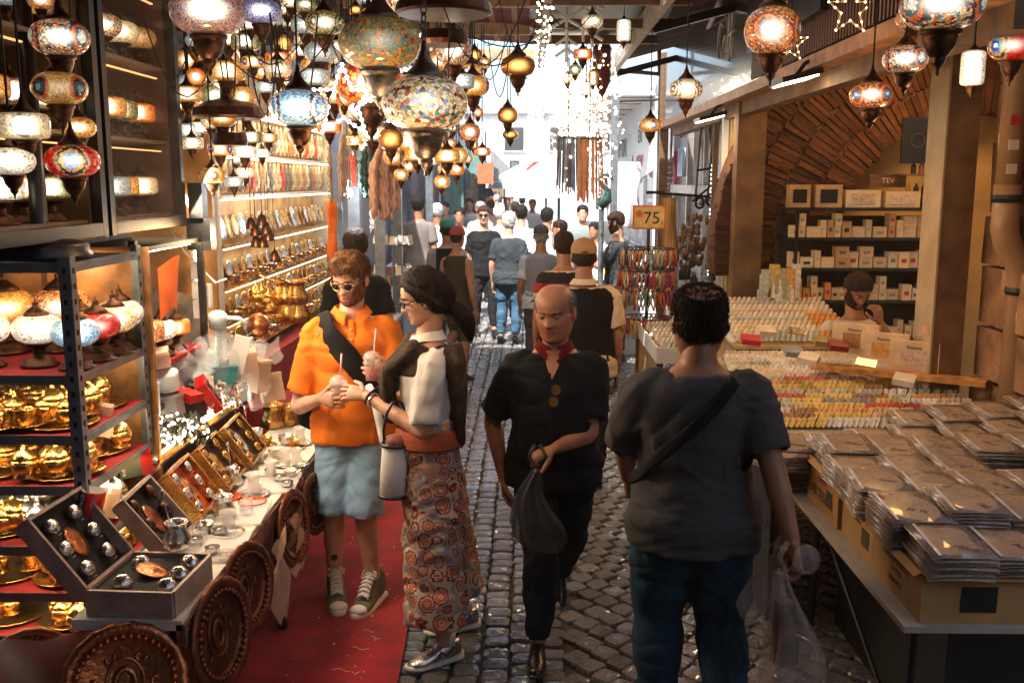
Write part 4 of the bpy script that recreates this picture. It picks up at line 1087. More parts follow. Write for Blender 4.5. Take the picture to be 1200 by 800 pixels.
# ---- black lamp cabinets above
for (y0, y1, lb) in ((3.02, 3.86, 'black lamp cabinet at the far left above the shelf unit'), (3.94, 4.76, 'black glass fronted lamp cabinet with three lit shelves')):
 cb = empty('lamp_cabinet', (-1.72, (y0 + y1) / 2, 1.9), 0, lb, 'cabinet', 'black lamp cabinets')
 Lh = (y1 - y0) / 2; hh = 1.36
 for yy in (-Lh, Lh): MB().box((0, yy, hh / 2), (.05, .045, hh)).build('stile', M_black, cb)
 for zz in (0.03, hh - .03): MB().box((0, 0, zz), (.05, 2 * Lh - .05, .05)).build('rail', M_black, cb)
 MB().box((-.34, 0, hh / 2), (.02, 2 * Lh, hh)).build('back', sm('cab_back', (0.09, 0.042, 0.018), rough=0.5, var=0.5, scale=3), cb)
 for yy in (-Lh + .03, Lh - .03): MB().box((-.17, yy, hh / 2), (.30, .015, hh - .02)).build('side', sm('cab_side', (0.10, 0.05, 0.025), rough=0.5), cb)
 for zz in (.06, .40, .74, 1.08):
  MB().box((-.17, 0, zz), (.28, 2 * Lh - .06, .014)).build('shelf', sm('shelf_pale', (0.16, 0.10, 0.055), rough=0.4), cb)
  MB().box((-.06, 0, zz + .30), (.012, 2 * Lh - .1, .006)).build('led_strip', emis('cab_led', (1, .50, .18), .6), cb)
 if y0 > 3.5: MB().box((.027, 0, hh / 2), (.004, 2 * Lh - .05, hh - .1)).build('glass_pane', clear('cab_glass', (.3, .3, .32), .04, .03), cb)
 pals = ['orange', 'greyblue', 'amber_eye', 'pale', 'white', 'amber', 'olive', 'orange', 'amber', 'multi', 'pale', 'star']
 k = 0
 for zi, zz in enumerate((.067, .407, .747)):
  for q in range(4):
   pal = pals[(k + (3 if y0 < 3.5 else 0)) % 12]; k += 1
   table_lamp(-1.86 + rnd.uniform(-.02, .03), y0 + .14 + q * .19, 1.9 + zz, .24, pal, '%s table lamp, %s on the %s shelf of the %s cabinet' % (PALW[pal], ['first', 'second', 'third', 'fourth'][q], ['bottom', 'middle', 'top'][zi], 'left' if y0 < 3.5 else 'glazed'), 'barrel' if zi < 2 else 'globe')
dg = empty('digit_sign', (-1.66, 4.42, 3.1), 0, 'black electronic sign with red digits at the top edge', 'sign')
MB().box((0, 0, 0), (.05, .42, .12)).build('case', M_black, dg)
text_mesh('digits', '10:2', 0.1, emis('red_led', (1, .06, .01), 3), .001, dg, (.028, 0, -.01), (PI / 2, 0, PI / 2))
s2 = empty('display_rack', (-1.72, 4.4, 0), 0, 'black framed rack with lit lamps between the shelf unit and the counter', 'rack')
for z_ in (1.83, 1.30, 1.12): MB().box((-.1, 0, z_), (.36, .82, .02)).build('shelf', M_dark if z_ != 1.30 else M_redcloth, s2)
for yy in (-.4, .42): MB().box((.07, yy, .95), (.03, .03, 1.85)).build('post', M_black, s2)
MB().box((-.29, 0, 1.2), (.02, .9, 1.4)).build('back', MATS['cab_back'], s2)
MB().box((.04, 0, 1.815), (.014, .7, .008)).build('led_strip', M_led, s2)
for (yy, zz, h, pal, ty, lb) in ((4.06, 1.312, .25, 'pale', 'globe', 'orange speckled cream lamp on the rack beside the rear post'), (4.22, 1.312, .27, 'orange_blue', 'barrel', 'wide orange patterned lamp on the rack'), (4.42, 1.312, .23, 'white', 'globe', 'white lamp with silver net on the rack'),
         (4.62, 1.312, .2, 'orange', 'barrel', 'orange barrel lamp with blue eye at the rack end'), (4.12, 1.13, .17, 'blue', 'globe', 'small blue and white lamp on the lower rack shelf'), (4.35, 1.13, .17, 'spiral', 'globe', 'small dotted cream lamp on the lower rack shelf')):
 table_lamp(-1.72, yy, zz, h, pal, lb, ty)
hd = MB().grid(lambda u, v: Vector((0.02 + .05 * math.sin(u * PI) * (1 - v * .5), -.12 + .24 * u * (1 - .15 * v), .10 - .24 * v + .05 * math.sin(u * PI))), 10, 10)
o = hd.build('orange_scarf', sm('orange_cloth', (0.65, 0.12, 0.02), rough=0.8, bump=0.5, bscale=40), None, True, loc=(-1.7, 4.45, 1.63)); tag(o, 'orange hooded cloth hung at the back of the rack', 'cloth')
bx = empty('red_box', (-1.55, 4.55, 1.1), (0.3, -.5, .2), 'red gift box with a small black window leaning under the rack', 'box')
MB().box((0, 0, 0), (.05, .11, .17)).build('case', sm('red_gloss', (0.45, 0.01, 0.01), rough=0.3), bx)
MB().box((.027, .0, 0), (.004, .045, .12)).build('window', M_black, bx)
MB().box((.03, .0, 0), (.004, .02, .10)).build('print', M_silver, bx)
for (px, py, w_, h_, Y, m_, nm, lb) in ((232, 238, .07, .20, 4.85, M_black, 'speaker_box', 'small black box mounted at the end of the cabinet'), (236, 274, .12, .16, 4.85, M_black, 'speaker_box', 'larger black box below the small one at the cabinet end')):
 p = aY(px, py, Y); o = MB().box((0, 0, 0), (w_, .08, h_)).build(nm, m_, None, loc=p); tag(o, lb, 'box')
p = aY(232, 335, 4.9)
so = empty('socket_strip', p, 0, 'white wall sockets with dangling cable beside the plastic jug', 'sockets')
for z_ in (-.12, -.02, .08): MB().box((0, 0, z_), (.05, .04, .09)).build('socket', sm('white_plastic', (.7, .7, .68), rough=.4, bump=0), so)
MB().box((.05, 0, -.05), (.035, .04, .12)).build('socket', MATS['white_plastic'], so)
MB().tube([(0, -.03, .12), (-.04, -.04, .25), (-.12, -.03, .3), (-.05, -.03, .18), (.1, -.03, .02), (.16, -.03, .04)], .005, 5).build('cable', MATS['white_plastic'], so)
# ---- the counter
CX0, CX1, CZ = -1.80, -1.13, 0.72
ct = empty('counter', (-1.45, 4.0, 0), 0, 'long sales counter with a white cloth and brown embroidered front edge', 'counter')
MB().box((.15, 0.16, CZ - .02), (.36, 2.5, .035)).build('top', sm('counter_cloth', (0.75, 0.68, 0.58), rough=0.7, var=0.15, scale=20, bump=0.4), ct)
MB().box((0.325, 0.16, CZ - .055), (.03, 2.5, .075)).build('front_edge', sm('brocade', (0.22, 0.09, 0.05), rough=0.7, var=0.6, scale=60, bump=0.6), ct)
MB().box((0.15, 0.16, .35), (.03, 2.4, .66)).build('front_panel', sm('dark_wood', (0.05, 0.02, 0.012), rough=0.5), ct)
for yy in (-1.0, .3, 1.36): MB().box((.28, yy, .33), (.04, .04, .66)).build('leg', M_black, ct)
for yy in (-.75, -.1, .5, 1.1): MB().box((.343, yy, CZ - .055), (.004, .10, .05)).build('clip', M_silver, ct)
M_boxout = sm('box_paper', (0.40, 0.29, 0.23), rough=0.5, var=0.3, scale=18)
M_boxin = sm('box_velvet', (0.012, 0.010, 0.010), rough=0.9, bump=0)
def gift_box(x, y, rz, w_, d_, lid_a, inner, cupm, label, n_open=True):
 """hinge along local y at the back (x=0); base in front, lid leaning back"""
 e = empty('gift_box', (x, y, CZ), rz, label, 'gift box', 'open gift boxes on the counter')
 b = MB().box((w_ / 2, 0, .006), (w_, d_, .01)).box((w_ / 2, -d_ / 2, .045), (w_, .012, .09)).box((w_ / 2, d_ / 2, .045), (w_, .012, .09)).box((w_, 0, .045), (.012, d_ - .012, .09)).box((0, 0, .045), (.012, d_ - .012, .09))
 b.build('base', M_boxout, e)
 MB().box((w_ / 2, 0, .055), (w_ - .016, d_ - .016, .04)).build('tray_insert', inner, e)
 lid = empty('lid', (0.0, 0, .09), 0); lid.parent = e
 ML = Matrix.Rotation(-lid_a, 4, 'Y')
 lid_mb = MB()
 for c_, d2 in (((0, 0, w_ / 2), (.012, d_, w_)),): lid_mb.box((-.05, 0, w_ / 2), (.012, d_, w_))
 lid_mb.box((-.02, -d_ / 2, w_ / 2), (.06, .012, w_)).box((-.02, d_ / 2, w_ / 2), (.06, .012, w_)).box((-.02, 0, w_), (.06, d_ + .012, .012)).box((-.02, 0, .0), (.06, d_ - .012, .012))
 lid_mb.v = [tuple(ML @ Vector(p)) for p in lid_mb.v]
 bpy.data.objects.remove(lid)
 lid = lid_mb.build('lid', M_boxout, e, loc=(0, 0, .09))
 ins = MB().box((-.038, 0, w_ / 2), (.012, d_ - .014, w_ - .014)); ins.v = [tuple(ML @ Vector(p)) for p in ins.v]
 ins.build('lining', inner, lid)
 cup = MB().lathe([(.020, -.004), (.026, .006), (.028, .02), (.022, .03), (.0, .034)], 14, scallop=(8, .06)).tube([(.022, 0, .012), (.040, 0, .014), (.036, 0, .026)], .0035, 5)
 cme = cup.mesh('cup', cupm, True)
 tme = MB().lathe([(.052, 0), (.056, .006), (.04, .004), (.015, .002), (0, .006)], 26, scallop=(12, .08)).mesh('dish', M_copper if cupm is M_silver else cupm, True)
 spots = [(.28, .8), (.72, .8), (.22, .5), (.78, .5), (.28, .18), (.74, .2)]
 for u, v in spots:
  q = ML @ Vector((-.026, (u - .5) * d_, v * w_))
  link('cup', cme, lid, q, (0, PI / 2 - lid_a, 0))
 q = ML @ Vector((-.03, 0, .5 * w_))
 link('dish', tme, lid, q, (0, PI / 2 - lid_a, 0), (1.0, .75, 1))
 if n_open:
  for u, v in ((.2, .85), (.5, .86), (.8, .85), (.25, .3), (.75, .28)):
   link('cup', cme, e, (v * w_, (u - .5) * d_, .078), (0, 1.2, -1.5 + rnd.uniform(-.2, .2)), 1.15)
  link('dish', tme, e, (.5 * w_, 0.01, .085), (0, .3, .3))
 return e
gift_box(-1.43, 3.10, R(-3), .29, .33, R(38), M_boxin, M_silver, 'nearest open gift box with silver cups in a black velvet lining')
def gift_tray(x, y, w_, d_, lean, inner, cupm, dishm, label, framem=None):
 e = empty('gift_tray', (x, y, CZ + .035), R(4), label, 'gift tray', 'gift trays leaning in a row on the counter')
 ML = Matrix.Rotation(-lean, 4, 'Y')
 f = MB().box((-.03, 0, w_ / 2), (.012, d_, w_)).box((0, -d_ / 2, w_ / 2), (.05, .012, w_)).box((0, d_ / 2, w_ / 2), (.05, .012, w_)).box((0, 0, w_), (.05, d_ + .012, .012)).box((0, 0, 0), (.05, d_ + .012, .012))
 f.v = [tuple(ML @ Vector(p)) for p in f.v]; f.build('frame', framem or M_boxout, e)
 ins = MB().box((-.018, 0, w_ / 2), (.01, d_ - .014, w_ - .014)); ins.v = [tuple(ML @ Vector(p)) for p in ins.v]
 ins.build('lining', inner, e)
 cme = MB().lathe([(.018, -.004), (.022, .006), (.026, .02), (.021, .03), (.0, .034)], 14, scallop=(8, .06)).tube([(.020, 0, .012), (.036, 0, .014), (.032, 0, .026)], .0035, 5).mesh('cup', cupm, True)
 dme = MB().lathe([(.046, 0), (.05, .006), (.036, .004), (.015, .002), (0, .006)], 26, scallop=(12, .08)).mesh('dish', dishm, True)
 for u, v in ((.2, .84), (.2, .5), (.22, .16), (.8, .84), (.8, .5), (.8, .16)):
  link('cup', cme, e, ML @ Vector((-.01, (u - .5) * d_, v * w_)), (0, PI / 2 - lean, 0))
 link('dish', dme, e, ML @ Vector((-.012, 0, .5 * w_)), (0, PI / 2 - lean, 0), (1.25, .8, 1))
gift_tray(-1.34, 3.50, .26, .30, R(38), M_boxin, M_bronze, M_copper, 'black lined gift tray with bronze cups next to the nearest box')
gift_tray(-1.36, 3.90, .22, .30, R(36), sm('velvet_orange', (0.6, 0.08, 0.01), rough=0.8), M_silver, M_gold, 'orange lined gift tray behind the white mug', M_gold)
gift_tray(-1.36, 4.27, .22, .32, R(36), sm('velvet_brown', (0.05, 0.035, 0.03), rough=0.8), M_gold, M_gold, 'brown lined gift tray with gold cups in the middle of the row', M_gold)
gift_tray(-1.36, 4.64, .22, .32, R(36), MATS['velvet_brown'], M_gold, M_silver, 'farthest gift tray with pale dish beside the gold pot', M_gold)
GOODS = [('cezve', 208, 640, 1.15, 'dark bottomed coffee pot with spoon standing on the nearest gift box'), ('cezve', 262, 607, 1.2, 'dark rimmed pot with clear body near the front of the cloth'),
   ('cezve', 272, 570, 1.1, 'brown steel coffee pot in the middle of the cloth'), ('gpot', 320, 500, 1.4, 'large gold coffee pot at the far end of the cloth'), ('cezve', 292, 525, 1.2, 'silver coffee pot below the far gift box'),
   ('gpot', 338, 497, 1.2, 'second gold coffee pot beside the man in orange'), ('glass', 298, 580, 1.3, 'tea glass with orange rim on an orange saucer'), ('glass', 268, 625, 1.2, 'clear tea glass on a silver saucer at the cloth front'),
   ('glass', 318, 560, 1.1, 'clear tea glass near the cloth edge'), ('glass', 335, 545, 1.1, 'tea glass nearest the denim shorts'), ('wcup', 232, 572, 1.2, 'white patterned cup next to the second gift box'),
   ('wcup', 282, 545, 1.2, 'white cup on saucer in the middle of the cloth'), ('wcup', 300, 540, 1.0, 'small white cup right of the middle cup'), ('wcup', 250, 590, 1.2, 'white cup with gold rim near the tray'),
   ('wcup', 322, 535, 1.0, 'white cup behind the tea glasses'), ('scup', 335, 520, 1.2, 'silver cup at the far end of the cloth'), ('scup', 300, 512, 1.1, 'silver cup below the far gift boxes'), ('scup', 240, 625, 1.1, 'silver cup at the near corner of the cloth'),
   ('gcup', 345, 525, 1.1, 'gold cup at the far corner of the cloth'), ('gcup', 312, 522, 1.1, 'gold cup behind the white cups'), ('glass', 348, 545, 1.1, 'tea glass at the far front corner'), ('glass', 352, 520, 1.2, 'tall tea glass at the far end'),
   ('scup', 258, 560, 1.0, 'silver cup beside the white mug'), ('wcup', 340, 560, .9, 'small white cup at the cloth edge')]
for k_, px, py, s_, lb in GOODS:
 p = aZ(px, py, CZ + (.0 if px > 215 else .09))
 PR[k_].place((p.x, p.y, p.z), rnd.uniform(0, 6), s_, lb, None)
p = aZ(296, 590, CZ)
MB().lathe([(.001, 0), (.045, 0), (.062, .01), (.062, .014), (.045, .004), (.001, .004)], 24).build('saucer', sm('orange_glaze', (0.6, 0.08, 0.02), rough=0.2), None, True, loc=(p.x, p.y, CZ + .001))
tag(bpy.data.objects['saucer.023'] if 'saucer.023' in bpy.data.objects else COL.objects[-1], None)
o = COL.objects[-1]; tag(o, 'orange glazed saucer under the orange rimmed tea glass', 'saucer')
o.name = 'glazed_saucer'
for (px, py, s_, lb) in ((250, 560, .1, 'white linen plate with thin rim by the mug'), (300, 555, .09, 'white plate in the middle of the cloth'), (262, 585, .08, 'small dark red beaded bracelet dish')):
 p = aZ(px, py, CZ)
 o = MB().lathe([(.001, .002), (s_ * .7, .002), (s_, .012), (s_, .016), (s_ * .7, .006), (.001, .006)], 24).build('plate', MATS['porcelain'] if 'red' not in lb else MATS['orange_glaze'], None, True, loc=p); tag(o, lb, 'plate')
for (px, py, lb) in ((262, 650, 'clear tray of glassware at the near end of the cloth'), (290, 610, 'clear tray with beaded rim beside the pot'), (330, 575, 'clear tray near the cloth edge')):
 p = aZ(px - 14, py - 8, CZ)
 e = empty('clear_tray', (p.x, p.y, CZ), .1, lb, 'tray', 'clear trays on the cloth')
 MB().box((0, 0, .006), (.26, .3, .008)).build('sheet', clear('tray_clear', (.95, .95, .95), .45, .15), e)
 for k in range(6): MB().lathe([(.02, .012), (.03, .02), (.026, .03), (.03, .034)], 10, (rnd.uniform(-.1, .1), -.12 + .05 * k, 0)).build('ornament', M_silver if k % 2 else MATS['tea_glass'], e, True)
def mug(p, col_parts, label, s_=1.0, rot=0, text=None):
 e = empty('mug', p, rot, label, 'mug')
 mb = MB()
 prof = [(.040, 0), (.042, .004), (.044, .09), (.041, .09), (.038, .008), (.001, .006)]
 mb.lathe(prof, 24)
 if len(col_parts) > 1:
  mb.m = []
  for f in mb.f:
   c_ = sum((Vector(mb.v[i]) for i in f), Vector()) / len(f); a = math.degrees(math.atan2(c_.y, c_.x)) % 360
   rr_ = math.hypot(c_.x, c_.y)
   mb.m.append(2 if (rr_ < .0415 and c_.z > .01) else (0 if a > 285 or a < 105 else 1))
 mb.build('body', col_parts, e, True)
 MB().tube([(-.042, 0, .075), (-.065, 0, .07), (-.07, 0, .045), (-.062, 0, .022), (-.042, 0, .018)], .006, 8).build('handle', col_parts[-1] if len(col_parts) == 1 else col_parts[1], e, True)
 if text: text_mesh('lettering', text, .017, M_paper, .0012, e, (.0, -.0455, .045), (PI / 2, PI / 2, 0))
 e.scale = (s_,) * 3
 return e
p = aY(102, 606, 3.3)
mug(p, [sm('mug_red', (0.5, 0.01, 0.01), rough=.2), M_black, M_white], 'black and red mug lettered ISTANBUL leaning behind the nearest gift box', 1.15, (R(-8), R(10), R(-10)), 'ISTANBUL')
p = aZ(245, 558, CZ)
mug(p, [MATS['porcelain']], 'plain white mug in front of the orange lined gift box', 1.05, (0, 0, 2.6))
p = aY(157, 540, 3.9)
mb_ = empty('mug_box', p, (.2, -.1, .5), 'green and red printed mug box leaning behind the second gift box', 'box')
MB().box((0, 0, 0), (.13, .09, .10)).build('carton', sm('carton_green', (0.09, 0.11, 0.07), rough=.4), mb_)
MB().box((.045, -.0, 0), (.045, .094, .104)).build('red_panel', MATS['mug_red'], mb_)
text_mesh('lettering', 'ISTANBUL', .018, M_paper, .001, mb_, (-.05, -.047, 0), (PI / 2, PI / 2, 0))
for (px, py, Y, lb, r3) in ((120, 585, 3.55, 'clear wrapped brown packet leaning between the mug and the box', .2), (112, 490, 3.65, 'clear acrylic stand on the shelf side', .1), (105, 475, 3.75, 'gold leaf dish wrapped in plastic', .5)):
 p = aY(px, py, Y)
 o = MB().box((0, 0, 0), (.13, .03, .14)).build('wrapped_packet', clear('wrap', (.75, .55, .4), .6, .2), None, loc=p, rot=(.3, .2, r3)); tag(o, lb, 'packet')
a, b_ = Vector((-1.60, 3.95, .93)), Vector((-1.60, 5.25, .99))
tb = empty('tube_light', (a + b_) / 2, 0, 'long glowing tube light lying in a gold tray above the gift boxes', 'tube light')
d_ = (b_ - a) / 2
MB().tube([-d_, d_], .020, 10).build('tube', M_ledcool, tb)
MB().box((-.04, 0, -.03), (.13, 1.34, .012)).box((.03, 0, -.012), (.01, 1.34, .03)).build('gold_trough', M_gold, tb)
for s_ in (-1, 1): MB().tube([d_ * s_, d_ * s_ * 1.03], .024, 10).build('end_cap', M_white, tb)
bt = MB().box((0, 0, 0), (.45, 2.3, .8)).build('back_table', M_dark, None, loc=(-1.95, 4.75, .4)); tag(bt, 'dark back table carrying plastic goods behind the tube light', 'table')
MB_lid = MB().lathe([(.001, 0), (.10, 0), (.125, .01), (.13, .02), (.11, .035), (.001, .04)], 28, scallop=(16, .03))
p = aY(224, 428, 4.75); o = MB_lid.build('plastic_lid', sm('pale_blue_plastic', (.45, .62, .68), rough=.3, bump=0), None, True, loc=p, rot=(.5, .2, 0), scale=1.05); tag(o, 'oval pale blue plastic lid leaning on the clutter', 'lid')  # oval lid leaning on the clutter
p = aY(255, 412, 4.85)
jg = empty('water_jug', p, (0.15, .1, 0), 'large clear water bottle with white pump lying at the back', 'water bottle')
MB().lathe([(.05, -.16), (.14, -.15), (.155, -.10), (.15, .0), (.14, .04), (.08, .085), (.035, .11), (.035, .14)], 24).build('bottle', clear('jug', (.55, .62, .66), .22, .06), jg, True)
MB().lathe([(.042, .13), (.042, .16), (.048, .165), (.048, .20), (.03, .215), (.001, .22)], 16).tube([(.03, 0, .185), (.11, 0, .19), (.15, 0, .165)], .012, 8).build('pump', MATS['pale_blue_plastic'], jg, True)
MB().tube([(0, 0, .12), (0, 0, -.1)], .012, 8).build('inner_tube', MATS['pale_blue_plastic'], jg)
MB().box((.13, -.06, .02), (.08, .01, .2), M=Matrix.Rotation(.2, 4, 'Y')).build('bubble_wrap_strip', clear('bub', (.85, .85, .8), .6, .3), jg)
box_spec = [(196, 446, .11, .08, M_white, 'round white plastic tub under the blue lid'), (192, 480, .16, .10, sm('grey_box', (.25, .22, .22), rough=.3), 'grey gift box with pale lid beside the fairy lights'), (225, 477, .11, .1, M_dark, 'dark glossy box right of the grey gift box'),
   (240, 455, .09, .09, M_paper, 'small cream box behind the crystal tinsel'), (262, 440, .13, .08, sm('teal_plastic', (.03, .18, .2), rough=.3), 'teal packed trinket in clear plastic'), (170, 470, .09, .14, M_white, 'white envelope leaning at the rear post'),
   (285, 425, .14, .10, MATS['wrap'], 'clear wrapped parcel near the back end'), (275, 460, .12, .06, MATS['pale_blue_plastic'], 'pale blue tinsel packet near the tube end'), (182, 422, .12, .06, MATS['wrap'], 'clump of clear wrap beside the lamp rack'), (300, 440, .12, .16, MATS['wrap'], 'clear framed packet standing by the tube end'),
   (210, 462, .2, .03, MATS['red_gloss'], 'red flat box under the plastic clutter'), (318, 455, .12, .14, MATS['wrap'], 'second clear packet hanging over the counter end')]
for (px, py, w_, h_, m_, lb) in box_spec:
 p = aY(px, py, 4.1 + (px - 170) / 150 * 1.1)
 q = MB()
 if 'round' in lb: q.lathe([(w_ * .45, -h_ / 2), (w_ * .52, h_ * .4), (w_ * .5, h_ / 2), (.001, h_ / 2)], 20)
 else:
  q.box((0, 0, 0), (w_, .09, h_)); q.box((0, 0, h_ / 2 + .006), (w_ * 1.05, .097, .014))
 o = q.build('packed_item', m_, None, loc=p, rot=(rnd.uniform(-.3, .3), rnd.uniform(-.2, .2), rnd.uniform(-.6, .6))); tag(o, lb, 'packed item')
tn = MB(); tnb = MB()
for k in range(220):
 p = aY(rnd.uniform(160, 245), rnd.uniform(485, 520), rnd.uniform(4.0, 4.4)); tn.box(p, (.03, .004, .012), rnd.uniform(0, 3), M=Euler((rnd.uniform(0, 3), rnd.uniform(0, 3), rnd.uniform(0, 3))).to_matrix().to_4x4())
for k in range(70):
 p = aY(rnd.uniform(162, 245), rnd.uniform(484, 520), rnd.uniform(3.95, 4.2)); tnb.sphere(p, .006, 5, 4)
o = tn.build('tinsel_garland', sm('tinsel', (.05, .06, .04), rough=.3, metal=.5), None); tag(o, 'dark green tinsel garland wound with fairy lights behind the tube', 'garland', kind='stuff')
o2 = tnb.build('light_bulbs', MATS['fairy'], o); tag(o2, kind='stuff')
tn = MB()
for k in range(240):
 p = aY(rnd.uniform(222, 282), rnd.uniform(448, 480), rnd.uniform(4.5, 5.0)); tn.box(p, (.03, .003, .012), 0, M=Euler((rnd.uniform(0, 3), rnd.uniform(0, 3), rnd.uniform(0, 3))).to_matrix().to_4x4())
o = tn.build('crystal_tinsel', sm('tinsel_silver', (.7, .6, .5), rough=.2, metal=.8, obj_rand=.2), None); tag(o, 'heap of silvery crystal tinsel behind the tube light', 'tinsel', kind='stuff')
for k in range(26):
 px, py = rnd.uniform(165, 320), rnd.uniform(405, 470)
 p = aY(px, py, 4.25 + (px - 170) / 150 * 1.0)
 q = MB().grid(lambda u, v: Vector(((u - .5) * .14, .03 * math.sin(u * 9 + v * 5 + k), (v - .5) * .12 + .02 * math.sin(u * 7))), 6, 6)
 o = q.build('plastic_wrap', M_clear, None, True, loc=p, rot=(rnd.uniform(-.8, .8), rnd.uniform(-.8, .8), rnd.uniform(-1, 1))); ztag(o, 'crumpled clear wrap sheet in the plastic clutter, %s, %s' % ('near the lamp rack' if px < 215 else 'around the water bottle' if px < 270 else 'beside the far gift trays', 'higher up' if py < 437 else 'lower down'), 'plastic wrap')
def copper_tray(loc, rot, r_, label, m_=M_copper, wrap=False):
 e = empty('copper_tray', loc, rot, label, 'copper tray', 'copper trays leaning under the counter')
 MB().lathe([(0.001, .006), (.70 * r_, .006), (.76 * r_, .012), (.80 * r_, .03), (.9 * r_, .04), (r_, .032), (r_, .024), (.8 * r_, .016), (.7 * r_, 0), (.001, 0)], 64, scallop=(44, .035)).build('plate', m_, e, True)
 rg = MB()
 for i in range(40): a = 2 * PI * i / 40; rg.sphere((.78 * r_ * math.cos(a), .78 * r_ * math.sin(a), .03), .012 * r_ / .2, 6, 4)
 tag(rg.build('bead_ring', m_, e, True), kind='stuff')
 rl = MB()
 rl.tube([(.16 * r_ * math.cos(a), .24 * r_ * math.sin(a), .008) for a in np.linspace(0, 2 * PI, 20)[:-1]], .012 * r_ / .2, 6, closed=True)
 rl.tube([(.30 * r_ * math.cos(a), .42 * r_ * math.sin(a), .008) for a in np.linspace(0, 2 * PI, 24)[:-1]], .006, 6, closed=True)
 for q in range(6):
  a0 = q * PI / 3
  rl.tube([(.5 * r_ * math.cos(a0) + .13 * r_ * t_ * math.cos(a0 + 5 * t_), .5 * r_ * math.sin(a0) + .13 * r_ * t_ * math.sin(a0 + 5 * t_), .008) for t_ in np.linspace(.1, 1, 9)], .006, 5)
 rl.build('relief', m_, e, True)
 return e
p = aY(147, 800, 2.85)
copper_tray(p, (R(72), 0, R(22)), .19, 'large embossed copper tray leaning in front of the counter')
for (px, py, r_, y_, lb, rz_) in ((236, 742, .19, 3.15, 'dark copper tray under the nearest gift box', 66), (268, 688, .17, 3.55, 'copper tray with pale rim behind the dark one', 62), (325, 618, .17, 4.25, 'plastic wrapped copper tray hanging under the counter edge', 70), (352, 590, .15, 4.75, 'farthest copper tray beside the denim shorts', 66)):
 p = aX(px, py, -1.13)
 copper_tray((p.x + .05, p.y, p.z), (R(84), 0, R(rz_ + 12)), r_, lb, sm('old_copper', (.20, .06, .03), rough=.4, metal=.7, var=.5))
p = aX(318, 640, -1.06)
o = MB().grid(lambda u, v: Vector((.05 * math.sin(v * 7 + u * 3) * .5 + .03, (u - .5) * .22 * (1 - .3 * v), -.34 * v + .03 * math.sin(u * 8))), 10, 12).build('plastic_bag_wrap', clear('bag_wrap', (.7, .45, .3), .5, .18), None, True, loc=(p.x, p.y, .66)); tag(o, 'loose clear plastic hanging from the counter edge over a copper tray', 'plastic wrap')
p = aX(345, 590, -1.05)
o = MB().grid(lambda u, v: Vector((.03 * math.sin(v * 7 + u * 3), (u - .5) * .2, -.26 * v + .03 * math.sin(u * 8))), 8, 10).build('plastic_bag_wrap', MATS['bag_wrap'], None, True, loc=(p.x, p.y, .64)); tag(o, 'second clear wrap sagging beside the denim shorts', 'plastic wrap')
p = aY(38, 790, 3.0)
e = copper_tray(p, (R(60), 0, R(15)), .15, 'copper tray in clear plastic at the bottom left corner', MATS['old_copper'])
o = MB().grid(lambda u, v: Vector(((u - .5) * .36, -.05 - .02 * math.sin(u * 11 + v * 7), (v - .5) * .3)), 12, 10).build('wrap', MATS['wrap'], e, True, rot=(R(-60), 0, 0))
o = MB().box((0, 0, 0), (.5, .6, .3)).build('red_draped_crate', M_redcloth, None, loc=(-1.62, 3.2, .15)); tag(o, 'red draped crate under the nearest gift box', 'crate')
# ---- wall of plates and slippers further in
wd = empty('plate_wall', (-2.0, 7.5, 0), 0, 'brightly lit display wall of metal plates and slippers behind the man in orange', 'display wall')
MB().box((-.06, 0, 1.75), (.06, 3.3, 2.3)).build('back_board', sm('gold_back', (0.62, 0.40, 0.18), rough=.5, var=.5, scale=6), wd)
for z_ in (1.02, 1.24, 1.46, 1.72, 2.02, 2.28, 2.56):
 MB().box((.05, 0, z_), (.2, 3.3, .02)).build('shelf', M_white if z_ > 1.9 else M_gold, wd)
 if z_ > 1.1: MB().box((.13, 0, z_ - .016), (.012, 3.2, .008)).build('led_strip', emis('wall_led', (1, .70, .36), 9), wd)
for yy in (-1.66, 1.66): MB().box((0.03, yy, 1.7), (.2, .05, 2.4)).build('side', M_white, wd)
sl_me = MB().sphere((0, 0, 0), (.04, .018, .115), 10, 8).mesh('slipper', M_white, True)
slips = []
cols = [(.75, .62, .4), (.6, .3, .15), (.7, .1, .06), (.8, .75, .65), (.25, .22, .2), (.55, .4, .25)]
sme = [MB().sphere((0, 0, 0), (.036, .02, .11), 10, 8).sphere((0, -.016, -.04), (.03, .016, .05), 8, 6).mesh('slipper', sm('slip%d' % i, c_, rough=.4, var=.5, scale=40), True) for i, c_ in enumerate(cols)]
for r_i, z_ in enumerate((2.15, 2.42)):
 for k in range(26):
  ci_ = rnd.randrange(6); o = link('slipper', sme[ci_], None, (-1.95 + .03, 6.0 + k * .12, z_), (R(90) * 0, R(12), R(90) + rnd.uniform(-.2, .2)))
  ztag(o, '%s slipper on the %s slipper shelf, %s end' % (['beige', 'rust', 'red', 'white', 'dark', 'brown'][ci_], ('lower', 'upper')[r_i], ('near', 'middle', 'far')[k // 9]), 'slipper')
pm = MB().lathe([(.001, .0), (.05, .0), (.075, .012), (.075, .016), (.05, .005), (.001, .005)], 20, scallop=(12, .06)).mesh('small_plate', M_gold, True)
pms = MB().lathe([(.001, .0), (.05, .0), (.075, .012), (.075, .016), (.05, .005), (.001, .005)], 20, scallop=(12, .06)).mesh('small_plate', M_silver, True)
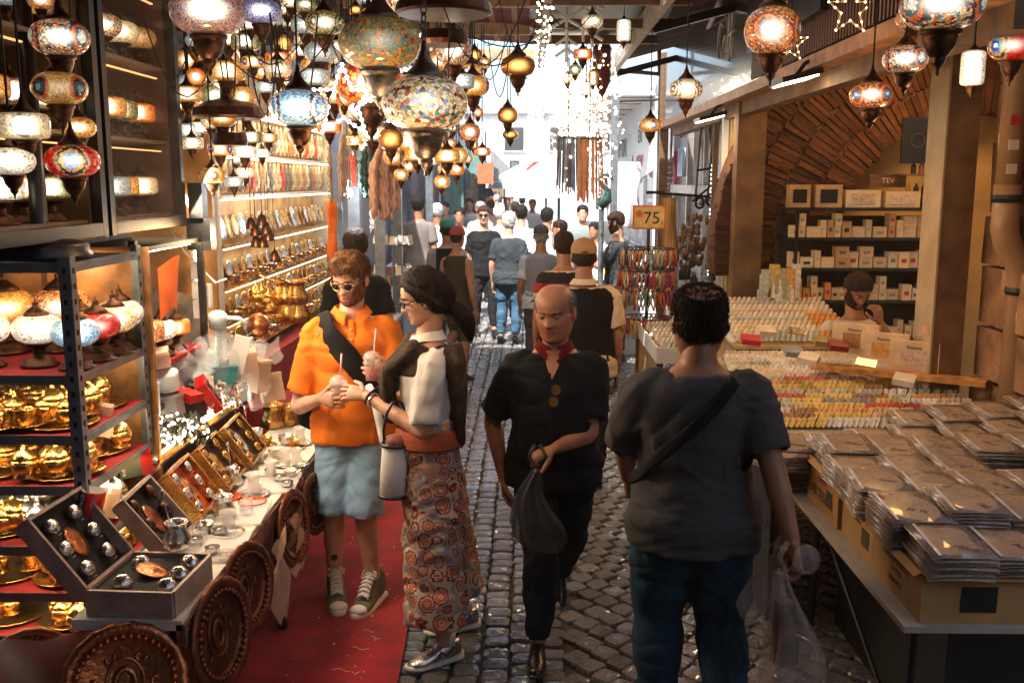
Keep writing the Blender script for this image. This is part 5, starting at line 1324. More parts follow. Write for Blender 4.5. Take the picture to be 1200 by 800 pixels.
for r_i, z_ in enumerate((1.09, 1.31, 1.54, 1.83)):
 for k in range(20):
  o = link('small_plate', pm if (k + r_i) % 3 else pms, None, (-1.93, 6.0 + k * .155, z_), (0, R(78), rnd.uniform(-.15, .15)), rnd.uniform(.85, 1.1))
  ztag(o, '%s plate on the %s plate shelf of the lit wall, %s end' % ('gold' if (k + r_i) % 3 else 'silver', ['lowest', 'second', 'third', 'top'][r_i], ('near', 'middle', 'far')[k // 7]), 'plate')
  if r_i < 3:
   kk = 'gcup' if k % 2 else 'scup'
   PR[kk].place((-1.86, 6.05 + k * .15, z_ - .055), rnd.uniform(0, 6), 1.2, '%s coffee cup on the %s plate shelf of the lit wall' % ('gold' if k % 2 else 'silver', ['lowest', 'second', 'third'][r_i]), '%s cups on the %s shelf of the wall' % ('gold' if k % 2 else 'silver', ['lowest', 'second', 'third'][r_i]))
bd = empty('gold_backdrop', (-2.35, 5.75, 0), 0, 'orange brown lit backdrop with a white glowing arch behind the plastic jug', 'backdrop')
MB().box((0, 0, 1.65), (.95, .04, 1.9)).build('board', sm('backdrop', (0.48, 0.24, 0.07), rough=.45, var=.6, scale=3, bump=.6, bscale=15, dist=.02), bd)
ar = [(-.13, -.03, 1.15), (-.13, -.03, 1.9)] + [(.12 - .25 * math.cos(a), -.03, 1.9 + .2 * math.sin(a)) for a in np.linspace(0, PI, 10)] + [(.37, -.03, 1.9), (.37, -.03, 1.15)]
MB().tube(ar, .016, 6).build('arch_light', emis('arch_glow', (1, .8, .5), 5), bd)
MB().grid(lambda u, v: Vector((.05 + .36 * u, -.06 - .03 * math.sin(u * 8), 1.02 + .5 * v - .1 * u)), 10, 8).build('draped_cloth', sm('beige_drape', (.55, .40, .26), rough=.6, var=.6, scale=7), bd, True)
o = MB().box((0, 0, 0), (.9, .5, .7)).build('red_bench', M_redcloth, None, loc=(-1.9, 5.9, .42)); tag(o, 'red covered bench below the lit plate wall', 'bench')
o = MB().box((0, 0, 0), (.4, 1.9, .95)).build('display_counter', M_redcloth, None, loc=(-1.95, 7.2, .475)); tag(o, 'red sided display counter under the plates', 'counter')
pn = aY(302, 381, 5.4)
o = MB().lathe([(.001, .05), (.05, .045), (.062, .01), (.068, 0), (.064, -.004), (.055, .02), (.001, .035)], 24).build('copper_pan', M_copper, None, True, loc=pn, rot=(R(80), 0, R(10))); tag(o, 'round copper bowl hanging beside the beige drape', 'bowl')
for k, (px, py) in enumerate([(307, 258), (299, 270), (312, 268), (300, 283), (308, 284), (315, 276), (322, 300), (294, 262)]):
 p = aY(px, py, 5.5)
 e = empty('copper_bell', p, 0, 'small dark copper bell in the hanging bunch beside the slippers', 'bell', 'dark copper bells in the hanging bunch')
 MB().lathe([(.035, -.03), (.036, -.026), (.026, .01), (.014, .03), (.004, .035), (.004, .05)], 14).build('bell', M_bronze, e, True)
 link('cord', cable_me, e, (0, 0, .045), None, (.002, .002, .12 + .04 * k))
for k in range(14):
 px = 300 + rnd.uniform(0, 65); py = rnd.uniform(352, 378)
 p = aY(px, py, 6.4)
 PR['gpot' if k % 3 == 0 else 'gbowl'].place(p, rnd.uniform(0, 6), 1.6, 'gold %s in the glittering group behind the man in orange' % ('coffee pot' if k % 3 == 0 else 'lidded bowl'), 'gold %s behind the man in orange' % ('pots' if k % 3 == 0 else 'bowls'))
def strip(px, py, Y, w_, L_, m_, label, name='scarf', cat='scarf', amp=.02, n_=8):
 p = aY(px, py, Y)
 mb = MB()
 mb.rings([[Vector((w_ / 2 * math.cos(a) * (1 + .15 * math.sin(v * 9)), w_ / 4 * math.sin(a) * (1 + .4 * math.sin(3 * a + v * 6)) + amp * math.sin(v * 5), -L_ * v)) for a in np.linspace(0, 2 * PI, 17)[:-1]] for v in np.linspace(0, 1, n_)])
 o = mb.build(name, m_, None, True, loc=p); tag(o, label, cat); return o
strip(388, 235, 6.6, .07, .42, sm('scarf_orange', (.75, .17, .02), rough=.8, bump=.5), 'bright orange scarf hanging at the end of the lit wall')
strip(396, 237, 6.8, .05, .46, sm('scarf_blue', (.18, .33, .55), rough=.8, bump=.5), 'blue scarf hanging behind the orange one')
def yarn(px, py, Y, w_, L_, c_, label, n_=26):
 p = aY(px, py, Y)
 e = empty('yarn_skein', p, 0, label, 'yarn')
 mb = MB()
 for k in range(n_):
  x, y_ = rnd.gauss(0, w_ / 4), rnd.gauss(0, w_ / 5)
  L2 = L_ * rnd.uniform(.85, 1.05)
  mb.tube([(x * (.3 + .7 * min(1, 3 * t_)) + .008 * math.sin(t_ * 30 + k), y_ * (.3 + .7 * min(1, 3 * t_)) + .008 * math.cos(t_ * 26 + k), -L2 * t_) for t_ in np.linspace(0, 1, 12)], w_ / 11, 5)
 tag(mb.build('strands', sm('yarn_%s' % name_ok(label), c_, rough=.95, bump=.8, bscale=150, var=.3), e, True), kind='stuff')
 MB().tube([(0, 0, .25), (0, 0, -.02)], .008, 6).build('loop', M_paper, e)
def name_ok(s_): return '_'.join(s_.split()[:3])
yarn(448, 172, 6.6, .16, .48, (.62, .40, .33), 'long pink fleecy yarn skein hanging in front of the left shop')
yarn(432, 172, 6.9, .13, .34, (.06, .13, .13), 'dark green yarn skein left of the pink one')
yarn(424, 178, 7.2, .09, .26, (.10, .20, .2), 'blue green yarn skein beside the dark green one', 14)
yarn(414, 182, 7.2, .07, .22, (.4, .04, .02), 'red yarn skein half hidden behind the green one', 12)
yarn(402, 158, 6.4, .07, .42, (.55, .42, .36), 'twisted beige yarn rope hanging above the bare bulb', 12)
yarn(386, 168, 6.4, .04, .4, (.45, .33, .26), 'thin beige cord with knot above the orange scarf', 8)
yarn(436, 225, 7.4, .05, .3, (.6, .5, .45), 'thin pale yarn strands below the green skein', 8)
p = aY(408, 226, 7.0)
e = empty('bare_bulb', p, 0, 'bright white bare bulb hanging at the left shop', 'light bulb')
MB().sphere((0, 0, 0), .035, 14, 10).build('globe', emis('cold_bulb', (.85, .95, 1), 20), e, True)
MB().tube([(0, 0, .03), (0, 0, .09)], .014, 8).build('socket', M_white, e)
link('cord', cable_me, e, (0, 0, .09), None, (.003, .003, .9))
point('bulb', p + Vector((0.06, -.05, -.05)), 14, (.8, .92, 1))
for (px, Y, lb) in ((417, 7.6, 'tall grey post at the corner of the yarn shop'), (446, 8.9, 'grey blue post in front of the yarn shop'), (467, 10.6, 'thin dark post further along the yarn shop'), (504, 13.5, 'dark grey post beside the man in grey brown')):
 p = aZ(px, 380, .0) if False else aY(px, 300, Y)
 o = MB().box((0, 0, 0), (.09, .09, 3.3)).build('front_post', M_steel, None, loc=(p.x, Y, 1.65)); tag(o, lb, 'post')
ld = empty('wire_stand', (-1.35, 9.6, 0), 0, 'small wire stand of trinkets in front of the yarn shop', 'stand')
for z_ in (.9, 1.2, 1.5): MB().tube([(.2 * math.cos(a), .2 * math.sin(a), z_) for a in np.linspace(0, 2 * PI, 13)[:-1]], .008, 5, closed=True).build('ring', M_steel, ld)
MB().tube([(0, 0, 0), (0, 0, 1.7)], .015, 6).build('pole', M_steel, ld)
for k in range(24):
 a = k * 2.4; z_ = (.95, 1.25, 1.54)[k % 3]
 o = MB().box((0, 0, 0), (.06, .05, .09), taper=.7).build('trinket', M_silver if k % 2 else M_paper, ld, loc=(.17 * math.cos(a), .17 * math.sin(a), z_))
area('left_people_fill', (-1.55, 4.3, 2.05), (R(8), R(-58), 0), (.3, 1.0), 27, (1, .76, .54))  # area light added to light the people, standing for the left lamps
area('tube_fill', (-1.55, 4.6, 1.0), (0, R(25), 0), (.04, 1.2), 5, (1, .80, .58))
area('plate_wall_light', (-1.78, 7.4, 2.7), (0, R(-25), 0), (.08, 3.0), 26, (1, .68, .34))
# ---- packets on the right stall
M_packet = sm('packet', (0.38, 0.29, 0.22), rough=0.28, var=0.08, scale=14, bump=0.25, bscale=14, dist=0.004, coat=0.5, obj_rand=0.25)
M_packet2 = sm('packet_edge', (0.36, 0.29, 0.24), rough=0.22, var=0.3, scale=30, bump=0.6, bscale=30, dist=0.008, coat=0.6)
st = empty('packet_table', (1.85, 3.75, 0), 0, 'low white board table carrying cardboard boxes of packets', 'table')
BZ = 0.65
MB().box((0, 0, BZ), (1.2, 1.45, .022)).build('board', M_board, st)
for x, y in ((-.5, -.55), (.5, -.55), (-.5, .6), (.5, .6)): MB().tube([(x, y, 0), (x + .03, y + .05, BZ - .01)], .015, 6).build('leg', M_black, st)
o = MB().box((0, 0, 0), (.95, 1.2, .58), taper=.97).build('table_shade_block', M_black, None, loc=(1.97, 3.85, .29)); tag(o, 'black block standing in for the shade under the packet table', 'shade block')  # black box put in for the deep shade beneath the table
MB().tube([(-.5, -.5, .12), (-.45, .6, .5)], .01, 6).build('brace', M_black, st)
def carton(x, y, w_, d_, h_, label, text, rz=0, plate=False):
 e = empty('cardboard_box', (x, y, BZ + .012), rz, label, 'box', 'cardboard boxes under the packets')
 MB().box((0, 0, h_ / 2), (w_, d_, h_)).build('body', M_card, e)
 for s_ in (-1, 1):
  MB().box((0, s_ * (d_ / 2 + .012), h_ - .004), (w_ - .01, .03, .004), M=Matrix.Rotation(-s_ * .5, 4, 'X')).build('flap', M_card, e)
 MB().box((-w_ / 2 - .012, 0, h_ - .003), (.03, d_ - .02, .004), M=Matrix.Rotation(-.5, 4, 'Y')).build('flap', M_card, e)
 k = 0
 for t_, z_, s2 in text:
  text_mesh('lettering', t_, s2, sm('carton_print', (.12, .05, .02), rough=.7, bump=0) if k != 1 else M_rdl, .0005, e, (-w_ / 2 - .0015, 0, z_), (PI / 2, 0, -PI / 2)); k += 1
 if plate: MB().box((0.0, -d_ / 2 - .001, h_ * .5), (.12, .003, .09)).build('dark_label', M_black, e)
 else: MB().box((-w_ / 2 - .001, -.1, h_ * .45), (.003, .08, .07)).build('dark_label', sm('label_dark', (.08, .06, .05), bump=0), e)
carton(1.50, 3.28, .38, .46, .17, 'yellow brown carton with red print at the near corner of the table', [('ORGANIZE', .13, .05), ('TEXTILE', .09, .03), ('5000 PCS', .05, .03)], 0, True)
carton(1.51, 3.72, .38, .36, .17, 'carton with a dark printed picture in the middle of the table edge', [('FRAGILE', .12, .025)])
carton(1.50, 4.15, .38, .44, .20, 'carton lettered ARTESON at the far end of the table edge', [('ARTESON', .07, .07), ('TURKEY', .14, .04)])
carton(1.89, 3.30, .36, .46, .165, 'second carton from the near corner facing the lower edge of the picture', [], 0, True)
carton(2.27, 3.30, .36, .46, .165, 'third carton cut off by the right edge of the picture', [], 0, True)
carton(2.08, 4.0, .7, .84, .17, 'wide carton in the middle of the table below the packets', [])
pk_w, pk_d, pk_h = .215, .27, .0125
pk_me = []
for v in range(4):
 m_ = MB(); m_.box((0, 0, 0), (pk_w, pk_d, pk_h * .8))
 bmn = bmesh.new();
 g = MB()
 r_ = random.Random(v)
 g.grid(lambda a, b: Vector(((a - .5) * pk_w, (b - .5) * pk_d, pk_h * .45 - .005 * (abs(a - .5) * 2) ** 3 - .004 * (abs(b - .5) * 2) ** 3 + .0012 * math.sin(a * 9 + v * 2) * math.cos(b * 7 + v))), 6, 6)
 g.mat(1); g.box((0, 0, -.001), (pk_w * .97, pk_d * .97, pk_h * .62)); bmn.free()
 g.mat(0); g.box((0, pk_d / 2 + .012, -.002), (pk_w * .95, .03, .0015))
 pk_me.append(g.mesh('packet', [M_packet, M_packet2], True))
scrib = []
for t_ in ('35 TL', '100x80', '7 AD', '50 li', '3 ad', '2x50', '160'):
 o = text_mesh('lettering', t_, .033, M_ink, .0003, None, (0, 0, 0), (0, 0, 0), shear=.3)
 scrib.append(o.data); bpy.data.objects.remove(o)
seal_me = MB().box((-.085, 0, 0), (.012, .25, .001)).mesh('seal_strip', sm('seal', (.85, .8, .75), rough=.15, coat=.8, bump=.6, bscale=40))
ROWN = ['front', 'second', 'third', 'fourth', 'fifth', 'rear', 'rearmost']
COLN = ['leftmost', 'second from the left', 'third from the left', 'fourth from the left', 'fifth from the left', 'sixth from the left', 'seventh from the left', 'eighth']
def packet_stack(x, y, z, n_, rz, label, tilt=0, group='stacks of wrapped packets', sc=1.0):
 e = empty('packet_stack', (x, y, z), (tilt, 0, rz), label, 'packets', group, sc)
 for k in range(n_):
  link('packet', pk_me[rnd.randrange(4)], e, (rnd.uniform(-.008, .008), rnd.uniform(-.01, .01), pk_h * (k + .5)), (0, rnd.uniform(-.015, .015), rnd.uniform(-.05, .05)))
 link('seal_strip', seal_me, e, (rnd.uniform(-.004, .01), 0, n_ * pk_h + .0015))
 link('lettering', scrib[rnd.randrange(7)], e, (rnd.uniform(-.01, .03), -.05 + rnd.uniform(-.02, .03), n_ * pk_h + .0015), (0, 0, rnd.choice((-.5, -.4, -1.1, .1))))
for r_i in range(5):
 y = 3.14 + .275 * r_i
 zt = [.925, .965, .955, .95, .96][r_i]
 ncol = 6
 for c in range(ncol):
  x = 1.40 + [.03, .0, -.02, .0, .02][r_i] + c * .218 + rnd.uniform(-.012, .012)
  if r_i == 3 and c == 3: continue
  h = zt - .835 + rnd.uniform(-.015, .01)
  packet_stack(x, y + rnd.uniform(-.02, .02), .838, max(3, int(h / pk_h)), rnd.uniform(-.10, .04), '%s stack in the %s row of packets' % (COLN[c], ROWN[r_i]), R(2 + 2 * rnd.random()))
t2 = empty('goods_table', (1.8, 5.35, 0), 0, 'long sloping table covered with rows of small packed soaps', 'table')
MB().box((0, 0, .87), (1.3, 2.0, .03), M=Matrix.Rotation(R(4.5), 4, 'X')).build('board', M_board, t2)
MB().box((-.64, 0, .42), (.02, 1.9, .78)).build('skirt', M_dark, t2)
for x, y in ((-.6, -.9), (.6, -.9), (-.6, .9), (.6, .9)): MB().box((x, y, .4), (.04, .04, .8)).build('leg', M_wood, t2)
for c in range(7):
 x = 1.24 + c * .215
 for q, yy in enumerate((4.50, 4.72)):
  if q == 1 and c < 3: continue
  if x < 1.3 and q: continue
  packet_stack(x + rnd.uniform(-.01, .01) + (.06 if q else 0), yy + .02 * c, .83 + .015 * q, int([5, 5, 6, 7, 9, 10, 12][c] * (1 if q == 0 else 1.15)), rnd.uniform(-.12, .02), '%s stack of packets in the %s row before the soaps' % (COLN[c], ('front', 'back')[q]), R(3))
packet_stack(1.16, 4.42, .80, 6, .3, 'low stack of packets at the near left corner of the soap table', 0)
SC_ = {'cream': (.75, .62, .42), 'pink': (.70, .52, .42), 'orange': (.68, .34, .10), 'grey': (.26, .26, .25), 'red': (.5, .09, .06), 'brown': (.35, .17, .07), 'white': (.78, .74, .66), 'yellow': (.7, .5, .12), 'pale blue': (.52, .56, .50), 'green': (.48, .48, .34)}
M_soap = {k: sm('soap_' + k.replace(' ', '_'), v, rough=.4, var=.35, scale=40, bump=0, obj_rand=.35) for k, v in SC_.items()}
soap_me = {}
for k in SC_:
 g = MB(); g.box((0, 0, .028), (.024, .055, .056)); g.mat(1); g.box((0, 0, .060), (.020, .03, .008), taper=.6); g.box((-.0105, 0, .026), (.001, .034, .026))
 soap_me[k] = g.mesh('soap', [M_soap[k], M_paper if k != 'white' else M_ink])
soaps = []
rows = 17
for j in range(rows):
 y = 4.90 + .086 * j
 xl, xr = 1.14 + .01 * j, 2.42
 x = xl; blk = 0; colr = 'cream'
 while x < xr:
  if blk <= 0:
   blk = rnd.randrange(5, 13)
   colr = rnd.choice(['cream', 'white', 'pink', 'yellow', 'brown', 'orange', 'grey', 'yellow', 'red', 'orange', 'pale blue', 'green'] if j < 10 else ['cream', 'white', 'cream', 'pink', 'yellow', 'white', 'pale blue'])
  soaps.append((x, y + rnd.uniform(-.004, .004), .885 + math.tan(R(4.5)) * (y - 5.35), colr, j)); x += .0275; blk -= 1
soaps.sort(key=lambda s_: s_[1])
stf = MB(); col_idx = list(SC_)
for i, (x, y, z, c_, j) in enumerate(soaps):
 if i < 300:
  o = link('soap', soap_me[c_], None, (x, y, z), (R(-42), rnd.uniform(-.12, .12) + .25, R(-28) + rnd.uniform(-.1, .1)))
  ztag(o, 'wrapped %s soap in the %s rows of the sloping table, %s' % (c_, ('front', 'middle', 'back')[min(2, j // 3)], ('left part', 'middle part', 'right part')[min(2, int((x - 1.1) / .45))]), 'soap')
 else:
  stf.mat(col_idx.index(c_))
  stf.box((x, y, z + .024), (.024, .055, .056), M=Euler((R(-42), .25 + rnd.uniform(-.1, .1), R(-28))).to_matrix().to_4x4())
o = stf.build('soap_rows', [M_soap[k] for k in col_idx]); tag(o, 'dense rows of small wrapped soaps on the rear of the sloping table', 'soaps', kind='stuff')
for (px, py, c_, lb) in ((935, 388, M_silver, 'silvery foil sachet lying on the soaps in front of the seated man'), (965, 400, sm('olive_box', (.3, .25, .08)), 'small olive box beside the foil sachet'), (982, 405, sm('maroon_box', (.22, .03, .02)), 'small maroon box on the soaps'),
       (1015, 425, M_silver, 'second foil sachet lying below the palette boxes'), (880, 398, M_rdl, 'red open packet on the left of the soap table'), (898, 388, M_paper, 'white folded tag on the red packet'),
       (948, 420, M_paper, 'cream folded box on the soap rows'), (930, 412, sm('bluegrey_box', (.25, .3, .33)), 'grey blue sachet on the soap rows'), (1060, 445, M_paper, 'cream printed box near the pillar')):
 p = aY(px, py, 5.95 - (py - 385) * .014)
 o = MB().box((0, 0, 0), (.11, .08, .035 if c_ is not M_silver else .008)).build('small_box', c_, None, loc=p + Vector((0, 0, .0)), rot=(.35, .1, rnd.uniform(-.6, .2))); tag(o, lb, 'small box')
for k, (px, py, c1, lb) in enumerate(((1003, 397, 'brown', 'standing palette box with brown squares, left of three'), (1037, 408, 'orange', 'standing palette box with orange window, middle of three'), (1072, 418, 'pink', 'standing palette box with pink window, right of three'))):
 p = aY(px, py, 5.75 - .12 * k)
 e = empty('palette_box', p, R(-32), lb, 'box', 'standing palette boxes')
 MB().box((0, 0, 0), (.27, .05, .18)).build('carton', sm('pal_card', (.68, .5, .3), rough=.5, var=.2), e)
 MB().box((0.01, -.027, -.005), (.16, .004, .085)).build('window', M_soap[c1], e)
 text_mesh('lettering', 'Palette', .03, M_ink, .0005, e, (0, -.026, .055), (PI / 2, 0, 0))
p = aY(1050, 440, 5.5)
o = MB().box((0, 0, 0), (.95, .12, .03)).build('orange_edged_shelf', sm('shelf_orange', (.6, .28, .08), rough=.5, var=.5, scale=15), None, loc=(p.x, p.y, p.z + .01), rot=(0, 0, R(-32))); tag(o, 'low orange and cream ledge carrying the three palette boxes', 'ledge')
# ---- white table and tiered stand behind
wt = empty('white_table', (1.35, 8.05, 0), 0, 'white edged display table left of the tiered stand', 'table')
MB().box((0, 0, .80), (.72, 1.5, .02)).build('top', M_board, wt)
MB().box((-.36, 0, .80), (.02, 1.52, .12)).box((0, -.76, .80), (.72, .02, .12)).build('rim', M_white, wt)
for x, y in ((-.34, -.72), (.34, -.72), (-.34, .7), (.34, .7)): MB().box((x, y, .37), (.05, .05, .74)).build('leg', M_wood, wt)
MB().box((-.33, 0, .4), (.02, 1.3, .68)).build('side_panel', sm('side_yellow', (.4, .25, .1), rough=.6), wt)
cards = []
for j in range(9):
 for k in range(17):
  cards.append((1.04 + .036 * k, 7.38 + .15 * j))
cme = {c_: MB().box((0, 0, .045), (.026, .055, .085), taper=.85).mesh('hair_clip_card', M_soap[c_]) for c_ in ('pale blue', 'white', 'pink', 'cream', 'green')}
for i, (x, y) in enumerate(cards):
 c_ = ['pale blue', 'white', 'cream', 'white', 'pink', 'cream', 'green', 'white', 'cream'][int((y - 7.38) / .15 + .1)]
 o = link('wrapped_soap', cme[c_], None, (x, y, .812), (R(-30), .2, R(-20) + rnd.uniform(-.1, .1)))
 tag(o, '%s soap in the row on the white edged table' % c_, 'soap', '%s soaps on the white edged table' % c_)
tst = empty('tiered_stand', (1.83, 6.95, 0), 0, 'wooden stand with cubby holes below sloping trays of pastel rolls', 'stand')
for z_, d_ in ((.72, .9), (1.0, .9)): MB().box((0, 0, z_), (.86, d_, .025)).build('shelf', sm('pine', (.5, .33, .17), rough=.6, var=.3), tst)
for x in (-.42, -.14, .14, .42): MB().box((x, -.0, .86), (.02, .88, .27)).build('divider', MATS['pine'], tst)
MB().box((0, .05, 1.06), (.84, .86, .02), M=Matrix.Rotation(R(10), 4, 'X')).build('tray', M_white, tst)
MB().box((0, 0, .36), (.8, .8, .7)).build('cabinet', M_wood, tst)
rme = {c_: MB().lathe([(.016, 0), (.017, .004), (.017, .08), (.010, .09), (.0, .095)], 10).mesh('roll', M_soap[c_], True) for c_ in ('pale blue', 'white', 'cream', 'orange', 'pink')}
for j in range(9):
 for k in range(21):
  c_ = ['pale blue', 'white', 'cream', 'pale blue', 'white', 'pink', 'white', 'pale blue', 'pink'][j]
  if k > 14 and j < 5: c_ = 'orange'
  if k < 4 and j < 3: c_ = 'cream'
  o = link('paper_roll', rme[c_], None, (1.44 + .038 * k, 6.58 + .095 * j, 1.02 + .0165 * j + .01), (R(-25), R(20), 0))
  ztag(o, '%s paper roll in the %s rows of the tiered stand, %s side' % (c_, ('front', 'middle', 'back')[j // 3], ('left', 'middle', 'right')[k // 7]), 'roll')
for (x, y, z, lb) in ((1.66, 6.55, .80, 'small stack of notebooks in the left cubby of the stand'), (2.02, 6.55, .80, 'tape roll in the right cubby of the stand')):
 if 'tape' in lb:
  o = MB().tube([(.05 * math.cos(a), 0, .05 * math.sin(a)) for a in np.linspace(0, 2 * PI, 21)[:-1]], .02, 8, closed=True).build('tape_roll', sm('tape', (.6, .4, .2)), None, True, loc=(x, y, z)); tag(o, lb, 'tape')
 else:
  o = MB().box((0, 0, 0), (.12, .12, .1)).build('notebooks', M_paper, None, loc=(x, y, z)); tag(o, lb, 'notebooks')
for k in range(16):
 p = aY(rnd.uniform(885, 935), rnd.uniform(318, 352), 7.3)
 c_ = rnd.choice(['cream', 'white', 'orange', 'yellow', 'pale blue', 'green'])
 o = MB().box((0, 0, 0), (.07, .05, .14)).build('upright_pack', M_soap[c_], None, loc=p, rot=(0, 0, rnd.uniform(-.4, .4))); tag(o, '%s upright pack in the pile left of the shop shelves' % c_, 'pack', '%s upright packs left of the shop shelves' % c_)
# ---- shop shelves
SHY = 7.55
sh = empty('shop_shelves', (2.62, SHY, 0), 0, 'black shelving full of small cartons behind the seated man', 'shelves')
zs = [aY(1000, py, SHY).z for py in (243, 277, 312, 349, 392)]
for z in zs: MB().box((0, 0, z - .012), (1.34, .3, .024)).build('shelf', M_black, sh)
for x in (-.65, -.58 + .0, .48, .66): MB().box((x, .02 if x != -.58 else -.12, zs[0] / 2 + .0), (.025, .025, zs[0])).build('upright', M_black, sh)
MB().box((0, .16, 1.2), (1.34, .01, 1.3)).build('back', sm('shelf_back', (.05, .025, .012)), sh)
bcol = [(.72, .55, .32), (.66, .46, .25), (.7, .6, .42), (.5, .3, .14), (.65, .25, .08)]
bm_ = [sm('ctn%d' % i, c_, rough=.5, var=.15, bump=0, obj_rand=.2) for i, c_ in enumerate(bcol)]
bx_me = {}
for i in range(5):
 for w_, h_ in ((.05, .09), (.07, .12), (.10, .08), (.045, .13)):
  g = MB().box((0, 0, h_ / 2), (w_, .09, h_)); g.mat(1); g.box((0, -.046, h_ * .45), (w_ * .5, .003, h_ * .25)); bx_me[(i, w_)] = (g.mesh('carton', [bm_[i], [M_ink, M_wood, M_rdl, M_soap['pink'], M_soap['grey']][(i + int(h_ * 100)) % 5]]), w_, h_)
SN = ['top', 'second', 'third', 'fourth', 'lowest']
for zi, z in enumerate(zs):
 x = -.62
 while x < .62:
  i, w0 = (0 if rnd.random() < .45 else rnd.randrange(5)), rnd.choice((.05, .05, .07, .10, .045))
  me_, w_, h_ = bx_me[(i, w0)]
  if zi == 0 and x < .42: x += .2; continue
  o = link('carton', me_, None, (2.62 + x + w_ / 2, SHY - .08 + rnd.uniform(-.03, .03), z), (0, 0, rnd.uniform(-.08, .08)))
  ztag(o, '%s carton on the %s shelf behind the seated man, %s' % (['cream', 'tan', 'ivory', 'brown', 'orange'][i], SN[zi], 'left half' if x < 0 else 'right half'), 'carton')
  if rnd.random() < .4 and h_ < .1:
   o = link('carton', me_, None, (2.62 + x + w_ / 2, SHY - .08, z + h_), (0, 0, rnd.uniform(-.1, .1)))
   tag(o, 'small carton stacked on another on the %s shelf behind the seated man' % SN[zi], 'carton', 'stacked cartons on the %s shop shelf' % SN[zi])
  x += w_ + .008
for (x, w_, h_, c_, lb) in ((-.56, .16, .17, sm('fr1', (.5, .33, .16)), 'framed box with dark window at the left on the top shelf'), (-.34, .2, .17, sm('fr2', (.55, .37, .2)), 'framed box with dark window second on the top shelf'), (-.08, .26, .13, bm_[2], 'long flat cream and pink box on the top shelf'),
       (.22, .26, .12, bm_[0], 'long flat box with window on the top shelf'), (.42, .1, .1, M_black, 'black open case on the top shelf')):
 e = empty('display_box', (2.62 + x, SHY - .05, zs[0] + .002), 0, lb, 'box')
 MB().box((0, 0, h_ / 2), (w_, .1, h_)).build('carton', c_, e)
 MB().box((0, -.052, h_ / 2), (w_ * .65, .004, h_ * .6)).build('window', M_black if x < -.2 else M_soap['pink'], e)
ps = aY(1075, 165, 7.5)
e = empty('poster', ps, 0, 'black poster on the wall above the shop shelves', 'poster')
MB().box((0, 0, 0), (.24, .02, .34)).build('sheet', M_black, e)
MB().tube([(.05 * math.cos(a), -.014, .05 * math.sin(a)) for a in np.linspace(0, 2 * PI, 21)[:-1]], .004, 5, closed=True).build('ring_print', M_pewter, e)
e = empty('upper_shelf', (3.1, 7.6, 0), 0, 'small upper shelf of dark bottles beside the pillar', 'shelf')
for py in (205, 230): MB().box((0, 0, aY(1070, py, 7.6).z), (.5, .25, .015)).build('board', M_cream, e)
for k in range(14):
 z_ = aY(1070, 205 if k % 2 else 230, 7.6).z
 MB().lathe([(.02, 0), (.02, .06), (.009, .075), (.009, .09), (.0, .09)], 8).build('bottle', M_dark if k % 3 else M_soap['brown'], None, loc=(2.9 + .03 * k, 7.52, z_ + .008)); tag(COL.objects[-1], 'small dark bottle on the upper shelf beside the pillar', 'bottle', 'dark bottles on the upper shelf')
e = empty('shop_sign', aY(1040, 212, 7.65), 0, 'brown plaque with pale lettering above the top shelf', 'sign')
MB().box((0, 0, 0), (.28, .02, .1)).build('plaque', M_wood, e); text_mesh('lettering', 'TEV', .06, M_paper, .0008, e, (0, -.012, 0), (PI / 2, 0, 0))
# ---- "75" carousel
RX, RY = 1.07, 8.7
cr_ = empty('bracelet_carousel', (RX, RY, 0), 0, 'revolving rack of beaded bracelets under an orange bordered 75 price sign', 'rack')
MB().tube([(0, 0, 0), (0, 0, 1.74)], .015, 8).build('pole', M_black, cr_)
MB().lathe([(.22, 0), (.22, .02), (.02, .05)], 20).build('foot', M_black, cr_)
for z_, r_ in ((1.52, .24), (1.33, .25), (1.16, .23), (.9, .22)):
 MB().tube([(r_ * math.cos(a), r_ * math.sin(a), z_) for a in np.linspace(0, 2 * PI, 25)[:-1]], .006, 5, closed=True).build('tier_ring', M_black, cr_)
 for a in (0, 2.1, 4.2): MB().tube([(0, 0, z_), (r_ * math.cos(a), r_ * math.sin(a), z_)], .005, 5).build('arm', M_black, cr_)
ps_ = empty('price_sign', (RX, RY - .03, 1.80), 0, 'yellow sign with orange border and star reading 75', 'price sign')
MB().box((0, 0, 0), (.29, .012, .21)).build('border', sm('sign_orange', (.75, .14, .01), rough=.5, bump=0), ps_)
MB().box((0, -.008, 0), (.265, .006, .185)).build('face', sm('sign_yellow', (.75, .52, .2), rough=.5, bump=0), ps_)
text_mesh('digits', '75', .15, M_ink, .001, ps_, (.022, -.013, -.01), (PI / 2, 0, 0)); text_mesh('lettering', 't', .05, M_ink, .001, ps_, (.115, -.013, -.045), (PI / 2, 0, 0))
q = []
for i in range(20): a = PI * i / 10; q.append((.036 * (1 if i % 2 else .7) * math.cos(a) - .09, .036 * (1 if i % 2 else .7) * math.sin(a) + .03))
MB().prism(q, .002, Matrix.Rotation(PI / 2, 4, 'X')).build('star_burst', MATS['sign_orange'], ps_, loc=(0, -.012, 0))
bcols = [(.5, .04, .03), (.6, .35, .05), (.05, .05, .05), (.65, .15, .03), (.15, .3, .3), (.5, .3, .15), (.35, .03, .1), (.6, .55, .4)]
bms = [sm('bead%d' % i, c_, rough=.3, var=.3, bump=.5, bscale=200) for i, c_ in enumerate(bcols)]
bmes = []
